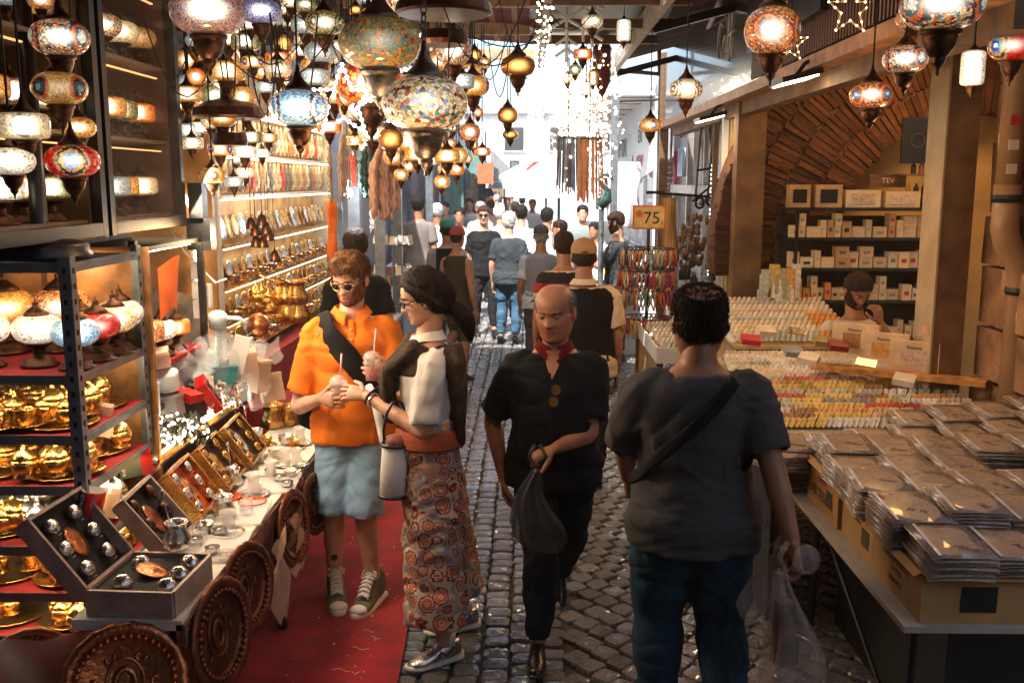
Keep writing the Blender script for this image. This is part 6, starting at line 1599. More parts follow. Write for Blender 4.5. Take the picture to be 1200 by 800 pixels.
for i in range(8):
 g = MB()
 for s_ in (-1, 1): g.tube([(s_ * .002, 0, 0), (s_ * .014, 0, -.04), (s_ * .018, 0, -.09), (s_ * .006, 0, -.125)], [.006, .008, .009, .007], 6)
 g.mat(1); g.tube([(0, 0, -.12), (0, 0, -.15)], [.008, .011], 6)
 bmes.append(g.mesh('beaded_bracelet', [bms[i], bms[(i + 3) % 8]], True))
for ti, (z_, r_, n_) in enumerate(((1.52, .24, 36), (1.33, .25, 38), (1.16, .23, 34), (.9, .22, 30))):
 for k in range(n_):
  a = 2 * PI * k / n_
  bi_ = rnd.randrange(8); o = link('beaded_bracelet', bmes[bi_], None, (RX + r_ * math.cos(a), RY + r_ * math.sin(a), z_), (rnd.uniform(-.15, .15), rnd.uniform(-.1, .1), a + 1.57), (1.1, 1.1, 1.15))
  ztag(o, '%s beaded bracelet on the %s tier of the carousel, %s' % (['red', 'ochre', 'black', 'orange', 'teal', 'brown', 'crimson', 'cream'][bi_], ('top', 'second', 'third', 'lowest')[ti], 'lane side' if math.sin(a) < 0 else 'rear side'), 'bracelet')
# ---- things hung on the door front
def ring_wheel(px, py, Y, r_, label):
 p = aY(px, py, Y)
 e = empty('trolley_wheel', p, .5, label, 'wheel', 'trolley wheels')
 MB().tube([(r_ * math.cos(a), 0, r_ * math.sin(a)) for a in np.linspace(0, 2 * PI, 21)[:-1]], r_ * .28, 8, closed=True).build('tyre', M_black, e, True)
 MB().lathe([(r_ * .5, -.015), (r_ * .5, .015), (.01, .03)], 14, M=Matrix.Rotation(PI / 2, 4, 'X')).build('hub', M_silver, e, True)
ring_wheel(833, 234, 9.6, .055, 'right wheel of the folded trolley on the door front'); ring_wheel(820, 238, 9.7, .05, 'left wheel of the folded trolley on the door front'); ring_wheel(837, 310, 9.6, .07, 'larger black wheel near the goods table')
e = empty('folding_trolley', aY(818, 200, 9.6), 0, 'black folded luggage trolley hanging on the door front', 'trolley')
for (a, b_) in (((.02, 0, .5), (-.02, 0, -.3)), ((.14, 0, .45), (.10, 0, -.28)), ((-.4, -.05, -.22), (.12, -.05, -.25)), ((-.02, 0, .0), (.12, 0, .02)), ((.02, 0, .5), (.14, 0, .45)), ((-.05, 0, -.3), (.25, 0, -.05))):
 MB().tube([a, b_], .012, 6).build('bar', M_black, e)
MB().box((-.42, -.05, -.21), (.18, .05, .03)).build('handle', M_black, e)
e = empty('leather_bunch', aY(812, 278, 9.3), 0, 'bunch of brown horn shaped ornaments hanging on the door front', 'ornaments')
g = MB()
for k in range(70):
 x, y_, z_ = rnd.gauss(0, .07), rnd.gauss(0, .05), rnd.uniform(-.28, .2)
 g.sphere((x, y_, z_), (rnd.uniform(.015, .03),) * 2 + (rnd.uniform(.02, .05),), 7, 5)
tag(g.build('pods', sm('pod', (.22, .11, .05), rough=.4, var=.6, scale=20), e, True), kind='stuff')
for (px, py, r_, lb) in ((804, 315, .035, 'brown wooden ball hanging left of the black wheel'), (803, 297, .04, 'upper brown wooden ball below the bunch')):
 o = MB().sphere((0, 0, 0), r_, 12, 8).tube([(0, 0, .03), (0, 0, .25)], .004, 5).build('wooden_ball', MATS['pod'], None, True, loc=aY(px, py, 9.2)); tag(o, lb, 'ornament')
o = MB().grid(lambda u, v: Vector(((u - .5) * .16 + .05 * v * v, .02 * math.sin(u * 7), -.62 * v)), 8, 8).build('striped_cloth', sm('yellow_cloth', (.5, .3, .1), rough=.8, var=.6, stretch=(6, 1, .3)), None, True, loc=aY(783, 232, 9.4)); tag(o, 'yellow and red woven strip hanging right of the price sign', 'cloth')
for k in range(10):
 p = aY(790 + rnd.uniform(0, 45), rnd.uniform(322, 352), 8.9)
 e = empty('glass_jar', p, 0, 'small dark bottle or jar on the low table by the door front', 'jar', 'small jars by the door front')
 MB().lathe([(.03, 0), (.035, .01), (.035, .09), (.018, .11), (.018, .13), (.0, .13)], 12).build('body', M_dark if k % 2 else M_glass, e, True); MB().lathe([(.02, .13), (.02, .15), (0, .15)], 10).build('lid', M_silver, e)
for (px, py, w_, L_, lb) in ((735, 190, .35, .9, 'white dress hanging under the white banner'), (722, 200, .2, .8, 'second pale dress under the white banner')):
 strip(px, py, 13.5, w_, L_, M_white, lb, 'hanging_dress', 'dress')
for (px, Y, c_s, lb, n_, L_) in ((666, 9.2, [(.2, .38, .65), (.4, .2, .35), (.18, .24, .35), (.45, .6, .65)], 'hanging bundle of blue and purple belts over the lane', 44, .52), (691, 8.8, [(.9, .5, .32), (.9, .88, .85), (.85, .40, .22)], 'hanging bundle of orange and white straps over the lane', 44, .58)):
 p = aY(px, 160, Y)
 e = empty('belt_bundle', p, 0, lb, 'belts', 'belt bundles over the lane')
 MB().tube([(.0, 0, 1.2 if False else .9), (0, 0, 0)], .006, 5).build('hanger', M_wire, e)
 MB().tube([(.10 * math.cos(a), .10 * math.sin(a), -.02) for a in np.linspace(0, 2 * PI, 17)[:-1]], .008, 5, closed=True).build('ring', M_steel, e)
 gs = [MB() for _ in c_s]
 for k in range(n_):
  a = rnd.uniform(0, 2 * PI); r_ = rnd.uniform(.05, .11)
  gs[k % len(c_s)].tube([(r_ * math.cos(a) * (1 + .15 * t_), r_ * math.sin(a), -L_ * rnd.uniform(.8, 1.05) * t_ if False else -L_ * t_ * (.8 + .25 * ((k * 37 % 10) / 10))) for t_ in np.linspace(0, 1, 7)], .006, 4)
 for gg, c_ in zip(gs, c_s): tag(gg.build('straps', sm('strap%d%d' % (px, int(c_[0] * 100)), c_, rough=.6, bump=0), e), kind='stuff')
for (px, c_, lb) in ((634, (.5, .04, .03), 'red shirt hanging under the far white umbrella'), (643, (.04, .04, .05), 'dark shirt hanging beside the red one'), (652, (.55, .08, .03), 'orange red shirt hanging at the right')):
 p = aY(px, 203, 17)
 o = MB().prism([(-.13, -.2), (.13, -.2), (.13, .08), (.22, .0), (.26, .08), (.13, .2), (-.13, .2), (-.26, .08), (-.22, 0), (-.13, .08)], .04, Matrix.Rotation(PI / 2, 4, 'X')).build('hanging_shirt', sm('shirt%d' % px, c_), None, loc=p); tag(o, lb, 'shirt')
p = aY(705, 232, 10.8)
e = empty('bird_sculpture', p, 0, 'dark green metal swan sculpture on a stand beside the vendor', 'sculpture')
MB().tube([(-.02, 0, -.1), (.06, 0, -.02), (.07, 0, .08), (.0, 0, .14), (-.03, 0, .2), (.02, 0, .26), (.08, 0, .24), (.12, 0, .19)], [.05, .06, .035, .025, .022, .022, .018, .006], 10).build('swan', sm('verdigris', (.05, .12, .11), rough=.4, metal=.5), e, True)
MB().tube([(0, 0, -.12), (0, 0, -p.z)], .03, 8).build('stand', M_steel, e)
for (px, Y, lb) in ((718, 12.5, 'dark slim post behind the vendor in dark grey'), (768, 12.9, 'pale post between the banner and the brick pier')):
 p = aY(px, 300, Y); o = MB().box((0, 0, 0), (.09, .09, 3.2)).build('front_post', M_steel if px < 750 else M_white, None, loc=(p.x, Y, 1.6)); tag(o, lb, 'post')
hm_ = {}
for k in range(70):
 px = rnd.uniform(524, 612); Y = 15 + (px - 520) * .22 + rnd.uniform(0, 5)
 p = aY(px, rnd.uniform(188, 216), Y); c_ = rnd.choice([(.05, .07, .09), (.3, .05, .04), (.25, .2, .12), (.08, .16, .16), (.4, .38, .35), (.5, .2, .05), (.06, .05, .05)])
 w_, h_ = rnd.uniform(.12, .4), rnd.uniform(.3, .9)
 mt_ = sm('tex%d' % int(c_[0] * 100 + c_[1] * 1000), c_, rough=.9)
 o = MB().grid(lambda u, v: Vector(((u - .5) * w_, .03 * math.sin(u * 12 + k), -h_ * v)), 6, 3).grid(lambda u, v: Vector(((u - .5) * w_, .02 + .03 * math.sin(u * 12 + k), -h_ * v)), 6, 3).build('hanging_textile', mt_, None, True, loc=p)
 tag(o, 'cloth hung among others in front of the far left shops', 'cloth', 'cloths hung before the far left shops')
for k in range(26):
 px = rnd.uniform(700, 775); Y = 13 + (775 - px) * .12
 p = aY(px, rnd.uniform(190, 262), Y); c_ = rnd.choice([(.4, .35, .3), (.5, .45, .4), (.3, .1, .08), (.12, .12, .14), (.35, .25, .15)])
 o = MB().box((0, 0, 0), (rnd.uniform(.06, .2), .05, rnd.uniform(.08, .35)), taper=.8).build('hanging_bag', sm('hb%d' % int(c_[0] * 100), c_, rough=.7), None, loc=p)
 tag(o, 'small bag hung among others below the white banner', 'bag', 'bags hung below the white banner')
area('shop_light_right', (2.9, 7.1, 3.3), (0, 0, 0), (.8, .6), 20, (1, .50, .15))
area('goods_light', (1.75, 4.6, 2.72), (0, R(10), 0), (.15, 1.2), 4, (1, .48, .16))
# ---- people
def v3(*a): return Vector(a)
def frame_tube(mb, pts, rads, n=14, cap_round=True, flat=None):
 """tapered limb; rads: single or (a, b) pairs. rounded ends"""
 P_ = [Vector(p) for p in pts]; Q = []; RR = []
 for k, (p, r_) in enumerate(zip(P_, rads)):
  r2 = r_ if hasattr(r_, '__len__') else (r_, r_)
  Q.append(p); RR.append(r2)
 if cap_round:
  d0 = (Q[0] - Q[1]).normalized(); d1 = (Q[-1] - Q[-2]).normalized()
  a, b_ = RR[0], RR[-1]
  Q = [Q[0] + d0 * a[1] * .7, Q[0] + d0 * a[1] * .4] + Q + [Q[-1] + d1 * b_[1] * .4, Q[-1] + d1 * b_[1] * .7]
  RR = [(a[0] * .3, a[1] * .3), (a[0] * .8, a[1] * .8)] + RR + [(b_[0] * .8, b_[1] * .8), (b_[0] * .3, b_[1] * .3)]
 rings = []; up = None
 for k, p in enumerate(Q):
  t_ = (Q[min(k + 1, len(Q) - 1)] - Q[max(k - 1, 0)]).normalized()
  if up is None:
   up = flat if flat is not None else (Vector((0, 1, 0)) if abs(t_.y) < .9 else Vector((1, 0, 0)))
  sd_ = t_.cross(up).normalized(); up2 = sd_.cross(t_).normalized(); up = up2
  rings.append([p + sd_ * math.cos(2 * PI * i / n) * RR[k][0] + up2 * math.sin(2 * PI * i / n) * RR[k][1] for i in range(n)])
 mb.rings(rings)
def catmull(pts, vals, sub=3):
 """smooth list of points and (a,b) radii"""
 n = len(pts); P2 = []; V2 = []
 vals = [v if hasattr(v, '__len__') else (v, v) for v in vals]
 for k in range(n - 1):
  p0, p1, p2, p3 = (Vector(pts[max(k - 1, 0)]), Vector(pts[k]), Vector(pts[k + 1]), Vector(pts[min(k + 2, n - 1)]))
  for s_ in range(sub):
   t_ = s_ / sub
   P2.append(0.5 * ((2 * p1) + (-p0 + p2) * t_ + (2 * p0 - 5 * p1 + 4 * p2 - p3) * t_ ** 2 + (-p0 + 3 * p1 - 3 * p2 + p3) * t_ ** 3))
   V2.append(tuple(vals[k][i] * (1 - t_) + vals[k + 1][i] * t_ for i in (0, 1)))
 P2.append(Vector(pts[-1])); V2.append(vals[-1])
 return P2, V2
def remesh(mb, voxel, smooth_it=4, name='m'):
 me = mb.mesh(name, [])
 o = bpy.data.objects.new('tmp', me); COL.objects.link(o)
 md = o.modifiers.new('r', 'REMESH'); md.mode = 'VOXEL'; md.voxel_size = voxel
 ms = o.modifiers.new('s', 'SMOOTH'); ms.iterations = smooth_it; ms.factor = .6
 dg = bpy.context.evaluated_depsgraph_get(); dg.update()
 m2 = bpy.data.meshes.new_from_object(o.evaluated_get(dg))
 bpy.data.objects.remove(o)
 n = len(m2.vertices); co = np.empty(n * 3, np.float32); m2.vertices.foreach_get('co', co)
 return m2, co.reshape(-1, 3)
HEADPROF = [  # z, front, back, half width
 (-.124, .040, -.005, .018), (-.118, .066, -.020, .036), (-.106, .083, -.035, .049), (-.090, .089, -.050, .057), (-.072, .086, -.062, .063), (-.055, .088, -.073, .067), (-.038, .086, -.082, .0705), (-.015, .083, -.092, .073),
 (.005, .082, -.098, .0745), (.025, .089, -.102, .076), (.045, .089, -.103, .0775), (.065, .082, -.099, .076), (.085, .067, -.088, .069), (.102, .045, -.066, .055), (.113, .022, -.040, .035), (.118, .004, -.016, .014)]
def head_pts(n=44, m=46, fat=1.0, female=False, seed=0):
 zs_ = [p[0] for p in HEADPROF]
 rows = []
 for j in range(m + 1):
  t_ = j / m
  z = zs_[0] + (zs_[-1] - zs_[0]) * (0.5 - 0.5 * math.cos(PI * (0.04 + .92 * t_)))
  f, b_, w_ = (np.interp(z, zs_, [p[i] for p in HEADPROF]) for i in (1, 2, 3))
  if female: f -= .003; w_ *= .94
  if z < 0: w_ *= fat
  row = []
  cy = (f + b_) / 2 * .5 - .01
  for i in range(n):
   a = 2 * PI * i / n
   ca, sa = math.cos(a), math.sin(a)
   if sa >= 0:
    e_ = 2.15
    x = w_ * math.copysign(abs(ca) ** (2 / e_), ca); y = cy + (f - cy) * abs(sa) ** (2 / e_) * (1.0)
   else:
    x = w_ * ca; y = cy + (b_ - cy) * abs(sa)
   if sa > 0.1:
    ax = abs(x)
    if z > -.046:
     tz = min(1, max(0, (.022 - z) / .052)); fall = 1 if z > -.034 else max(0, (z + .048) / .014)
     y += (.006 + .021 * tz) * fall * math.exp(-(ax / (.0085 + .006 * tz)) ** 2) * (1 if z < .03 else 0)
     y += .007 * math.exp(-((ax - .013) / .006) ** 2 - ((z + .034) / .009) ** 2)
    y -= .012 * math.exp(-((ax - .031) / .017) ** 2 - ((z - .001) / .012) ** 2)
    y += .005 * math.exp(-((ax - .026) / .022) ** 2 - ((z - .022) / .007) ** 2)
    y += .007 * math.exp(-((ax - .031) / .012) ** 2 - ((z - .0) / .007) ** 2)
    y -= .0025 * math.exp(-((ax - .031) / .013) ** 2 - ((z - .001) / .0022) ** 2)
    y += .0055 * math.exp(-(ax / .020) ** 2 - ((z + .064) / .0045) ** 2) + .006 * math.exp(-(ax / .018) ** 2 - ((z + .075) / .005) ** 2)
    y -= .004 * math.exp(-(ax / .024) ** 2 - ((z + .0695) / .0022) ** 2)
    y -= .004 * math.exp(-(ax / .03) ** 2 - ((z + .086) / .005) ** 2)
    y += .004 * math.exp(-((ax - .042) / .016) ** 2 - ((z + .03) / .018) ** 2)
    y -= .0015 * math.exp(-((ax - .026 - (-.04 - z) * .35) / .004) ** 2) if -.075 < z < -.03 else 0
   row.append(Vector((x, y, z)))
  rows.append(row)
 return rows
def skin_mat(name, c, stubble=None, seed=0):
 if name in MATS: return MATS[name]
 t = NT(name)
 tc = t.n('TexCoord').outputs['Object']
 nz = t.n('TexNoise'); nz.inputs['Scale'].default_value = 14; t.l(tc, nz.inputs['Vector'])
 col = t.ramp(nz.outputs[0], [(.3, tuple(x * .82 for x in c)), (.7, tuple(min(1, x * 1.1) for x in c))])
 t.l(col, t.b.inputs['Base Color']); setin(t.b, rough=.48, sss=.12)
 t.b.inputs['Subsurface Radius'].default_value = (.02, .008, .004)
 n2 = t.n('TexNoise'); n2.inputs['Scale'].default_value = 160; t.l(tc, n2.inputs['Vector'])
 bp = t.n('Bump'); bp.inputs['Strength'].default_value = .25; bp.inputs['Distance'].default_value = .002
 t.l(n2.outputs[0], bp.inputs['Height']); t.l(bp.outputs[0], t.b.inputs['Normal'])
 MATS[name] = t.m; return t.m
def hair_mat(name, c):
 return mat(name, c, rough=.6, var=.6, scale=60, bump=.9, bscale=130, dist=.01, stretch=(1, 1, .35), spec=.15)
def cloth(name, c, **k):
 d = dict(rough=.85, var=.10, scale=8, detail=1, bump=.35, bscale=260, dist=.002, spec=.2)
 d.update(k); return mat('cloth_' + name, c, **d)
SK_light = skin_mat('skin_light', (.56, .30, .20)); SK_tan = skin_mat('skin_tan', (.34, .15, .08)); SK_warm = skin_mat('skin_warm', (.42, .19, .11))
M_lip = sm('lips', (.30, .09, .07), rough=.4, bump=0); M_eye = sm('eye_white', (.6, .56, .52), rough=.15, bump=0); M_iris = sm('iris', (.03, .015, .01), rough=.1, bump=0)
def hand(mb, wrist, d, palm_n, thumb_side, curl=.5, s=1.0, lod=1, spread=.12):
 """palm + four fingers + thumb. palm_n: the way the palm faces; thumb_side: unit vector"""
 d = Vector(d).normalized(); nrm = Vector(palm_n); nrm = (nrm - d * nrm.dot(d)).normalized()
 w_ = Vector(thumb_side); w_ = (w_ - d * w_.dot(d) - nrm * w_.dot(nrm)).normalized()
 wr_ = Vector(wrist)
 frame_tube(mb, [wr_ - d * .02, wr_ + d * .02 * s, wr_ + d * .055 * s, wr_ + d * .085 * s], [(.026 * s, .019 * s), (.031 * s, .017 * s), (.041 * s, .016 * s), (.040 * s, .014 * s)], 12, True, nrm)
 cu = curl if hasattr(curl, '__len__') else [curl] * 4
 for f in range(4):
  off = (.030 - .020 * f) * s
  L = [.072, .080, .075, .060][f] * s; r_ = [.0085, .0088, .0085, .0075][f] * s
  p = wr_ + d * (.088 - .004 * abs(f - 1)) * s + w_ * off
  dirn = (d + w_ * (spread * (1.2 - f * .8))).normalized()
  pts = [p - dirn * .015, p]; ang = 0
  for seg, (fr, kc) in enumerate(((.42, .9), (.32, 1.1), (.26, .8))):
   ang += cu[f] * kc
   dd = dirn * math.cos(ang) + nrm * math.sin(ang)
   pts.append(pts[-1] + dd * L * fr)
  frame_tube(mb, pts, [r_ * 1.05, r_ * 1.1, r_, r_ * .95, r_ * .8], 8, True, nrm)
 p = wr_ + d * .022 * s + w_ * .026 * s
 t1 = (w_ * .75 + d * .6 + nrm * .25).normalized(); t2 = (w_ * .3 + d * .85 + nrm * .5).normalized()
 frame_tube(mb, [p - t1 * .015, p, p + t1 * .038 * s, p + t1 * .038 * s + t2 * .03 * s, p + t1 * .038 * s + t2 * .054 * s], [.014 * s, .014 * s, .0115 * s, .0098 * s, .008 * s], 8, True, nrm)
def person(label, loc, rz, H=1.75, build=1.0, belly=0.0, skin=None, lod=1, lean=0.0, twist=0.0,
   arms=None, legs=None, head=(0, 0, 0), shirt=None, sleeve=.45, hem=.50, trousers=None, leg_len=.95, fit=.014, tfit=.018,
   hair=None, hairc=None, hair_fn=None, shoes=None, female=False, fat=1.0, hands=None, group=None, vest=None, seat=False, feet_yaw=(0, 0), neck_fwd=.0, shoe_fn=None, leg_r=1.0, flare=0.0, loosen=1.0, faceless=False, sh_w=1.0, tufts=None, neck=.240, head_s=1.0, spot=False):
 """local frame: +Y is where the person faces, +X its right... x>0 is the person's right hand side"""
 k = H / 1.75
 root = empty('person', loc, rz, label, 'person', group)
 S = lambda x, y, z: Vector((x * k, y * k, z * k))
 pel = S(0, 0, .93); che = S(0, math.sin(lean) * .45, .93 + math.cos(lean) * .45)
 if seat: pel = S(0, 0, .50); che = pel + S(0, math.sin(lean) * .45, math.cos(lean) * .45)
 axis = (che - pel).normalized(); ctw, stw = math.cos(twist), math.sin(twist)
 B = build
 TS = [(-.33, .10, .085, 0), (-.22, .158 * B, .112 * B, -.01), (-.05, .172 * B, .120 * B, -.012), (.12, (.158 if not female else .142) * B, .112 * B + belly * .7, belly * .55), (.34, (.152 if not female else .13) * B, .108 * B + belly, belly * .9),
   (.58, (.165 if not female else .148) * B, .115 * B + belly * .6, belly * .6), (.80, .176 * B * sh_w, .118 * B, .005 + (.012 if female else 0)), (.94, .168 * B * sh_w, .098 * B, -.005), (1.02, .138 * (1 + (B - 1) * .6) * sh_w, .082 * B, -.012), (1.08, .098 * (1 + (B - 1) * .5), .068 * B, -.012), (1.15, .068, .062, -.004)]
 def torso(mb, g=0.0, t0=-1, t1=2, n=28, extra=None, drop=0):
  rg = []
  for t_, a, b_, f in TS:
   if t_ < t0 or t_ > t1: continue
   tw = twist * max(0, min(1, t_))
   c_ = pel.lerp(che, t_) if t_ <= 1 else che + (che - pel) * (t_ - 1)
   gg = g * (1 if t_ < 1.1 else .4)
   if extra: gg += extra(t_)
   fx = Vector((math.cos(tw), math.sin(tw), 0)); fy = Vector((-math.sin(tw), math.cos(tw), 0))
   rg.append([c_ + fx * math.cos(2 * PI * i / n) * (a * k + gg) + fy * (math.sin(2 * PI * i / n) * (b_ * k + gg) + f * k) for i in range(n)])
  if drop: rg = [[p - Vector((0, 0, drop)) for p in rg[0]]] + rg
  mb.rings(rg)
 def shoulder(s):
  v = Vector((s * .160 * (1 + (B - 1) * .8) * sh_w * k, -.008, 0)); v = Vector((v.x * ctw - v.y * stw, v.x * stw + v.y * ctw, 0))
  return che + v + Vector((0, 0, -.040 * k))
 A = {}
 for si, s in ((0, 1), (1, -1)):
  sh = shoulder(s)
  if arms and arms[si]: el, wr_ = Vector(arms[si][0]), Vector(arms[si][1])
  else:
   el = sh + S(s * .055, -.02, -.29); wr_ = el + S(s * .01, .07, -.25)
  A[si] = (sh, el, wr_)
 hipw = .088 * (1 + (B - 1) * .5)
 LG = {}
 for si, s in ((0, 1), (1, -1)):
  hp = pel + S(s * hipw, 0, -.05)
  if legs and legs[si]: kn, an = Vector(legs[si][0]), Vector(legs[si][1])
  else: kn, an = S(s * .10, .02, .50), S(s * .105, -.03, .085)
  LG[si] = (hp, kn, an)
 rb = (B - 1) * .7 + 1
 def arm_mesh(mb, si, g=0.0, upto=1.0, n=14, loose=0):
  sh, el, wr_ = A[si]
  inn = sh + (che - sh) * .35 + Vector((0, 0, -.01))
  pts = [inn, sh, sh.lerp(el, .35), sh.lerp(el, .8), el, el.lerp(wr_, .35), wr_]
  rd = [.046 * rb, .053 * rb, .050 * rb, .042 * rb, .040 * rb, .040 * rb, .025]
  L1 = (el - sh).length; L2 = (wr_ - el).length
  P2, V2 = catmull(pts, [r_ * k + g for r_ in rd], 4)
  if upto < 1.0:
   lim = upto * (L1 + L2); acc = 0; Q = [P2[0]]; V = [V2[0]]
   for a, b_, va in zip(P2, P2[1:], V2[1:]):
    dl = (b_ - a).length
    if len(Q) > 4: acc += dl
    if acc > lim: break
    gl = loose * min(1, acc / lim)
    Q.append(b_); V.append((va[0] + gl, va[1] + gl))
   frame_tube(mb, Q, V, n, False)
   return Q[-1], (Q[-1] - Q[-2]).normalized(), V[-1][0]
  frame_tube(mb, P2, V2, n, True)
 def leg_mesh(mb, si, g=0.0, upto=1.0, n=16, fl=0.0):
  hp, kn, an = LG[si]
  top = hp + S(0, 0, .03)
  ax = (an - kn).normalized(); back = Vector((0, -1, 0))
  pts = [top, hp.lerp(kn, .25), hp.lerp(kn, .65), kn, kn.lerp(an, .3) + back * .014 * k, kn.lerp(an, .7) + back * .004, an]
  rd = [.088 * rb, .086 * rb, .070 * rb, .056, .056, .042, .036]
  rd = [r_ * leg_r * k + g * (.25, .55, 1, 1, 1, 1, 1)[i] + fl * max(0, (i - 2) / 4) for i, r_ in enumerate(rd)]
  P2, V2 = catmull(pts, rd, 4)
  if upto < 1.0:
   m_ = int(len(P2) * upto); P2, V2 = P2[:m_], V2[:m_]
   if g > 0: V2 = [(a, b_) for a, b_ in V2]
   frame_tube(mb, P2, V2, n, False)
   return P2[-1], (P2[-1] - P2[-2]).normalized(), V2[-1][0]
  frame_tube(mb, P2, V2, n, True)
 skin = skin or SK_light
 hc = che + Vector((0, (.02 + neck_fwd) * k, neck * k))
 HR = Euler((head[0], head[1], head[2])).to_matrix()
 rows = head_pts(44, 46, fat, female) if lod >= 1 else head_pts(20, 18, fat, female)
 hs = k * (1.0 if not female else .96) * head_s
 rows_w = [[hc + HR @ (p * hs) for p in r_] for r_ in rows]
 bm = MB()
 torso(bm, 0)
 for si in (0, 1): arm_mesh(bm, si); leg_mesh(bm, si)
 nb = che + Vector((0, -.005, .055 * k)); nt_ = hc + HR @ Vector((0, -.018, -.07))
 P2, V2 = catmull([nb - Vector((0, 0, .05)), nb, nb.lerp(nt_, .6), nt_], [(.07 * k * rb, .065 * k * rb), (.062 * k * rb, .060 * k * rb), (.056 * k * rb, .058 * k * rb), (.054 * k, .058 * k)], 3)
 frame_tube(bm, P2, V2, 16)
 fin = MB()
 if lod >= 1:
  me_, co = remesh(bm, .011, 5)
  fin.add([tuple(p) for p in co], [tuple(p.vertices) for p in me_.polygons]); bpy.data.meshes.remove(me_)
 else: fin = bm
 b0 = len(fin.v); n_ = len(rows[0]); fs = []; ms = []
 for j in range(len(rows) - 1):
  for i in range(n_):
   i2 = (i + 1) % n_
   fs.append((j * n_ + i, j * n_ + i2, (j + 1) * n_ + i2, (j + 1) * n_ + i))
   p = rows[j][i]
   ms.append(1 if (lod >= 1 and -.079 < p.z < -.060 and abs(p.x) < .025 - abs(p.z + .0695) * .9 and p.y > .05) else 0)
 fin.add([p for r_ in rows_w for p in r_], fs); fin.m[-len(fs):] = ms
 fin.mat(0)
 n2_ = len(rows_w)
 fin.add(rows_w[-1], [tuple(range(n_))]); fin.add(rows_w[0], [tuple(reversed(range(n_)))])
 for s in (-1, 1):       # ears
  rg = []
  for q in range(9):
   a = PI * (q / 8)
   c_ = Vector((s * .076, -.012 + .006 * math.cos(a), -.008 + .032 * math.cos(a) * -1))
   w2 = .004 + .014 * math.sin(a)
   rg.append([hc + HR @ ((c_ + Vector((s * (.009 * math.cos(2 * PI * i / 8) * (.5 + .5 * math.sin(a)) + .007 * math.sin(a)), w2 * math.sin(2 * PI * i / 8), 0))) * hs) for i in range(8)])
  fin.rings(rg)
 if hands:
  for si in (0, 1):
   if hands[si]:
    h_ = hands[si]
    hand(fin, A[si][2], h_[0], h_[1], h_[2], h_[3] if len(h_) > 3 else .5, k * (.92 if female else 1.0), 1)
 for si, s in ((0, 1), (1, -1)):
  if not hands or not hands[si]:
   sh, el, wr_ = A[si]; d = (wr_ - el).normalized()
   if lod >= 1: hand(fin, wr_, d, Vector((-s, 0, 0)), Vector((0, 1, 0)), .35, k, 1)
   else:
    hand_l = [wr_ - d * .02, wr_ + d * .05, wr_ + d * .10, wr_ + d * .16]
    frame_tube(fin, hand_l, [(.026, .02), (.036, .018), (.036, .016), (.022, .013)], 8, True)
 body = fin.build('body', [skin, M_lip], root, True)
 out = dict(root=root, body=body, hc=hc, HR=HR, hs=hs, A=A, LG=LG, che=che, pel=pel, k=k, shoulder=shoulder, torso=torso, rows=rows)
 T = lambda p: hc + HR @ (Vector(p) * hs)
 out['T'] = T
 if lod >= 1 and not faceless:
  for s in (-1, 1):
   e_ = MB().sphere((0, 0, 0), .0118, 12, 8)
   e_.v = [tuple(T((s * .031 + x, .0695 + y * .9, .000 + z))) for x, y, z in e_.v]
   eo = e_.build('eye', M_eye, root, True)
   ir = MB().sphere((0, 0, 0), .0056, 10, 6); ir.v = [tuple(T((s * .031 + x, .0775 + y * .8, -.001 + z))) for x, y, z in ir.v]
   ir.build('iris', M_iris, eo, True)
   ld = MB().grid(lambda u, v: T((s * .031 + (u - .5) * .030, .0695 + .0135 * math.cos((u - .5) * 2.2) * math.cos((v - .5) * .9), .0005 + .010 * v - .004 * abs(2 * u - 1) ** 2)), 8, 4)
   ld.build('eyelid', skin, root, True)
   if hairc:
    bw_ = MB()
    pts = [T((s * (.014 + .036 * t_), .0905 - .013 * t_ ** 2, .023 + .006 * math.sin(t_ * 2.4) - .004 * t_)) for t_ in np.linspace(0, 1, 6)]
    bw_.tube(pts, [.0022, .0035, .0038, .0034, .0026, .001], 6); bw_.build('eyebrow', hairc, root, True)
 if hair_fn:
  hr = [[None] * n_ for _ in rows]; keep = []
  vs = []; fs = []
  for j, r_ in enumerate(rows):
   for i, p in enumerate(r_):
    th = hair_fn(p)
    nz_ = noise.noise(Vector((p.x * 60 + 3, p.y * 60, p.z * 45)))
    c0 = Vector((0, -.01, .01)); d = (p - c0).normalized()
    q = p + d * (max(th, 0) * (1 + .5 * nz_) + (.0015 if th > 0 else -.006))
    vs.append(T(q)); keep.append(th > 0)
  for j in range(len(rows) - 1):
   for i in range(n_):
    i2 = (i + 1) % n_
    f = (j * n_ + i, j * n_ + i2, (j + 1) * n_ + i2, (j + 1) * n_ + i)
    if sum(keep[q] for q in f) >= 2: fs.append(f)
  hm = MB().add(vs, fs); hm.add([vs[(len(rows) - 1) * n_ + i] for i in range(n_)], [tuple(range(n_))])
  out['hair'] = hm.build('hair', hairc, root, True)
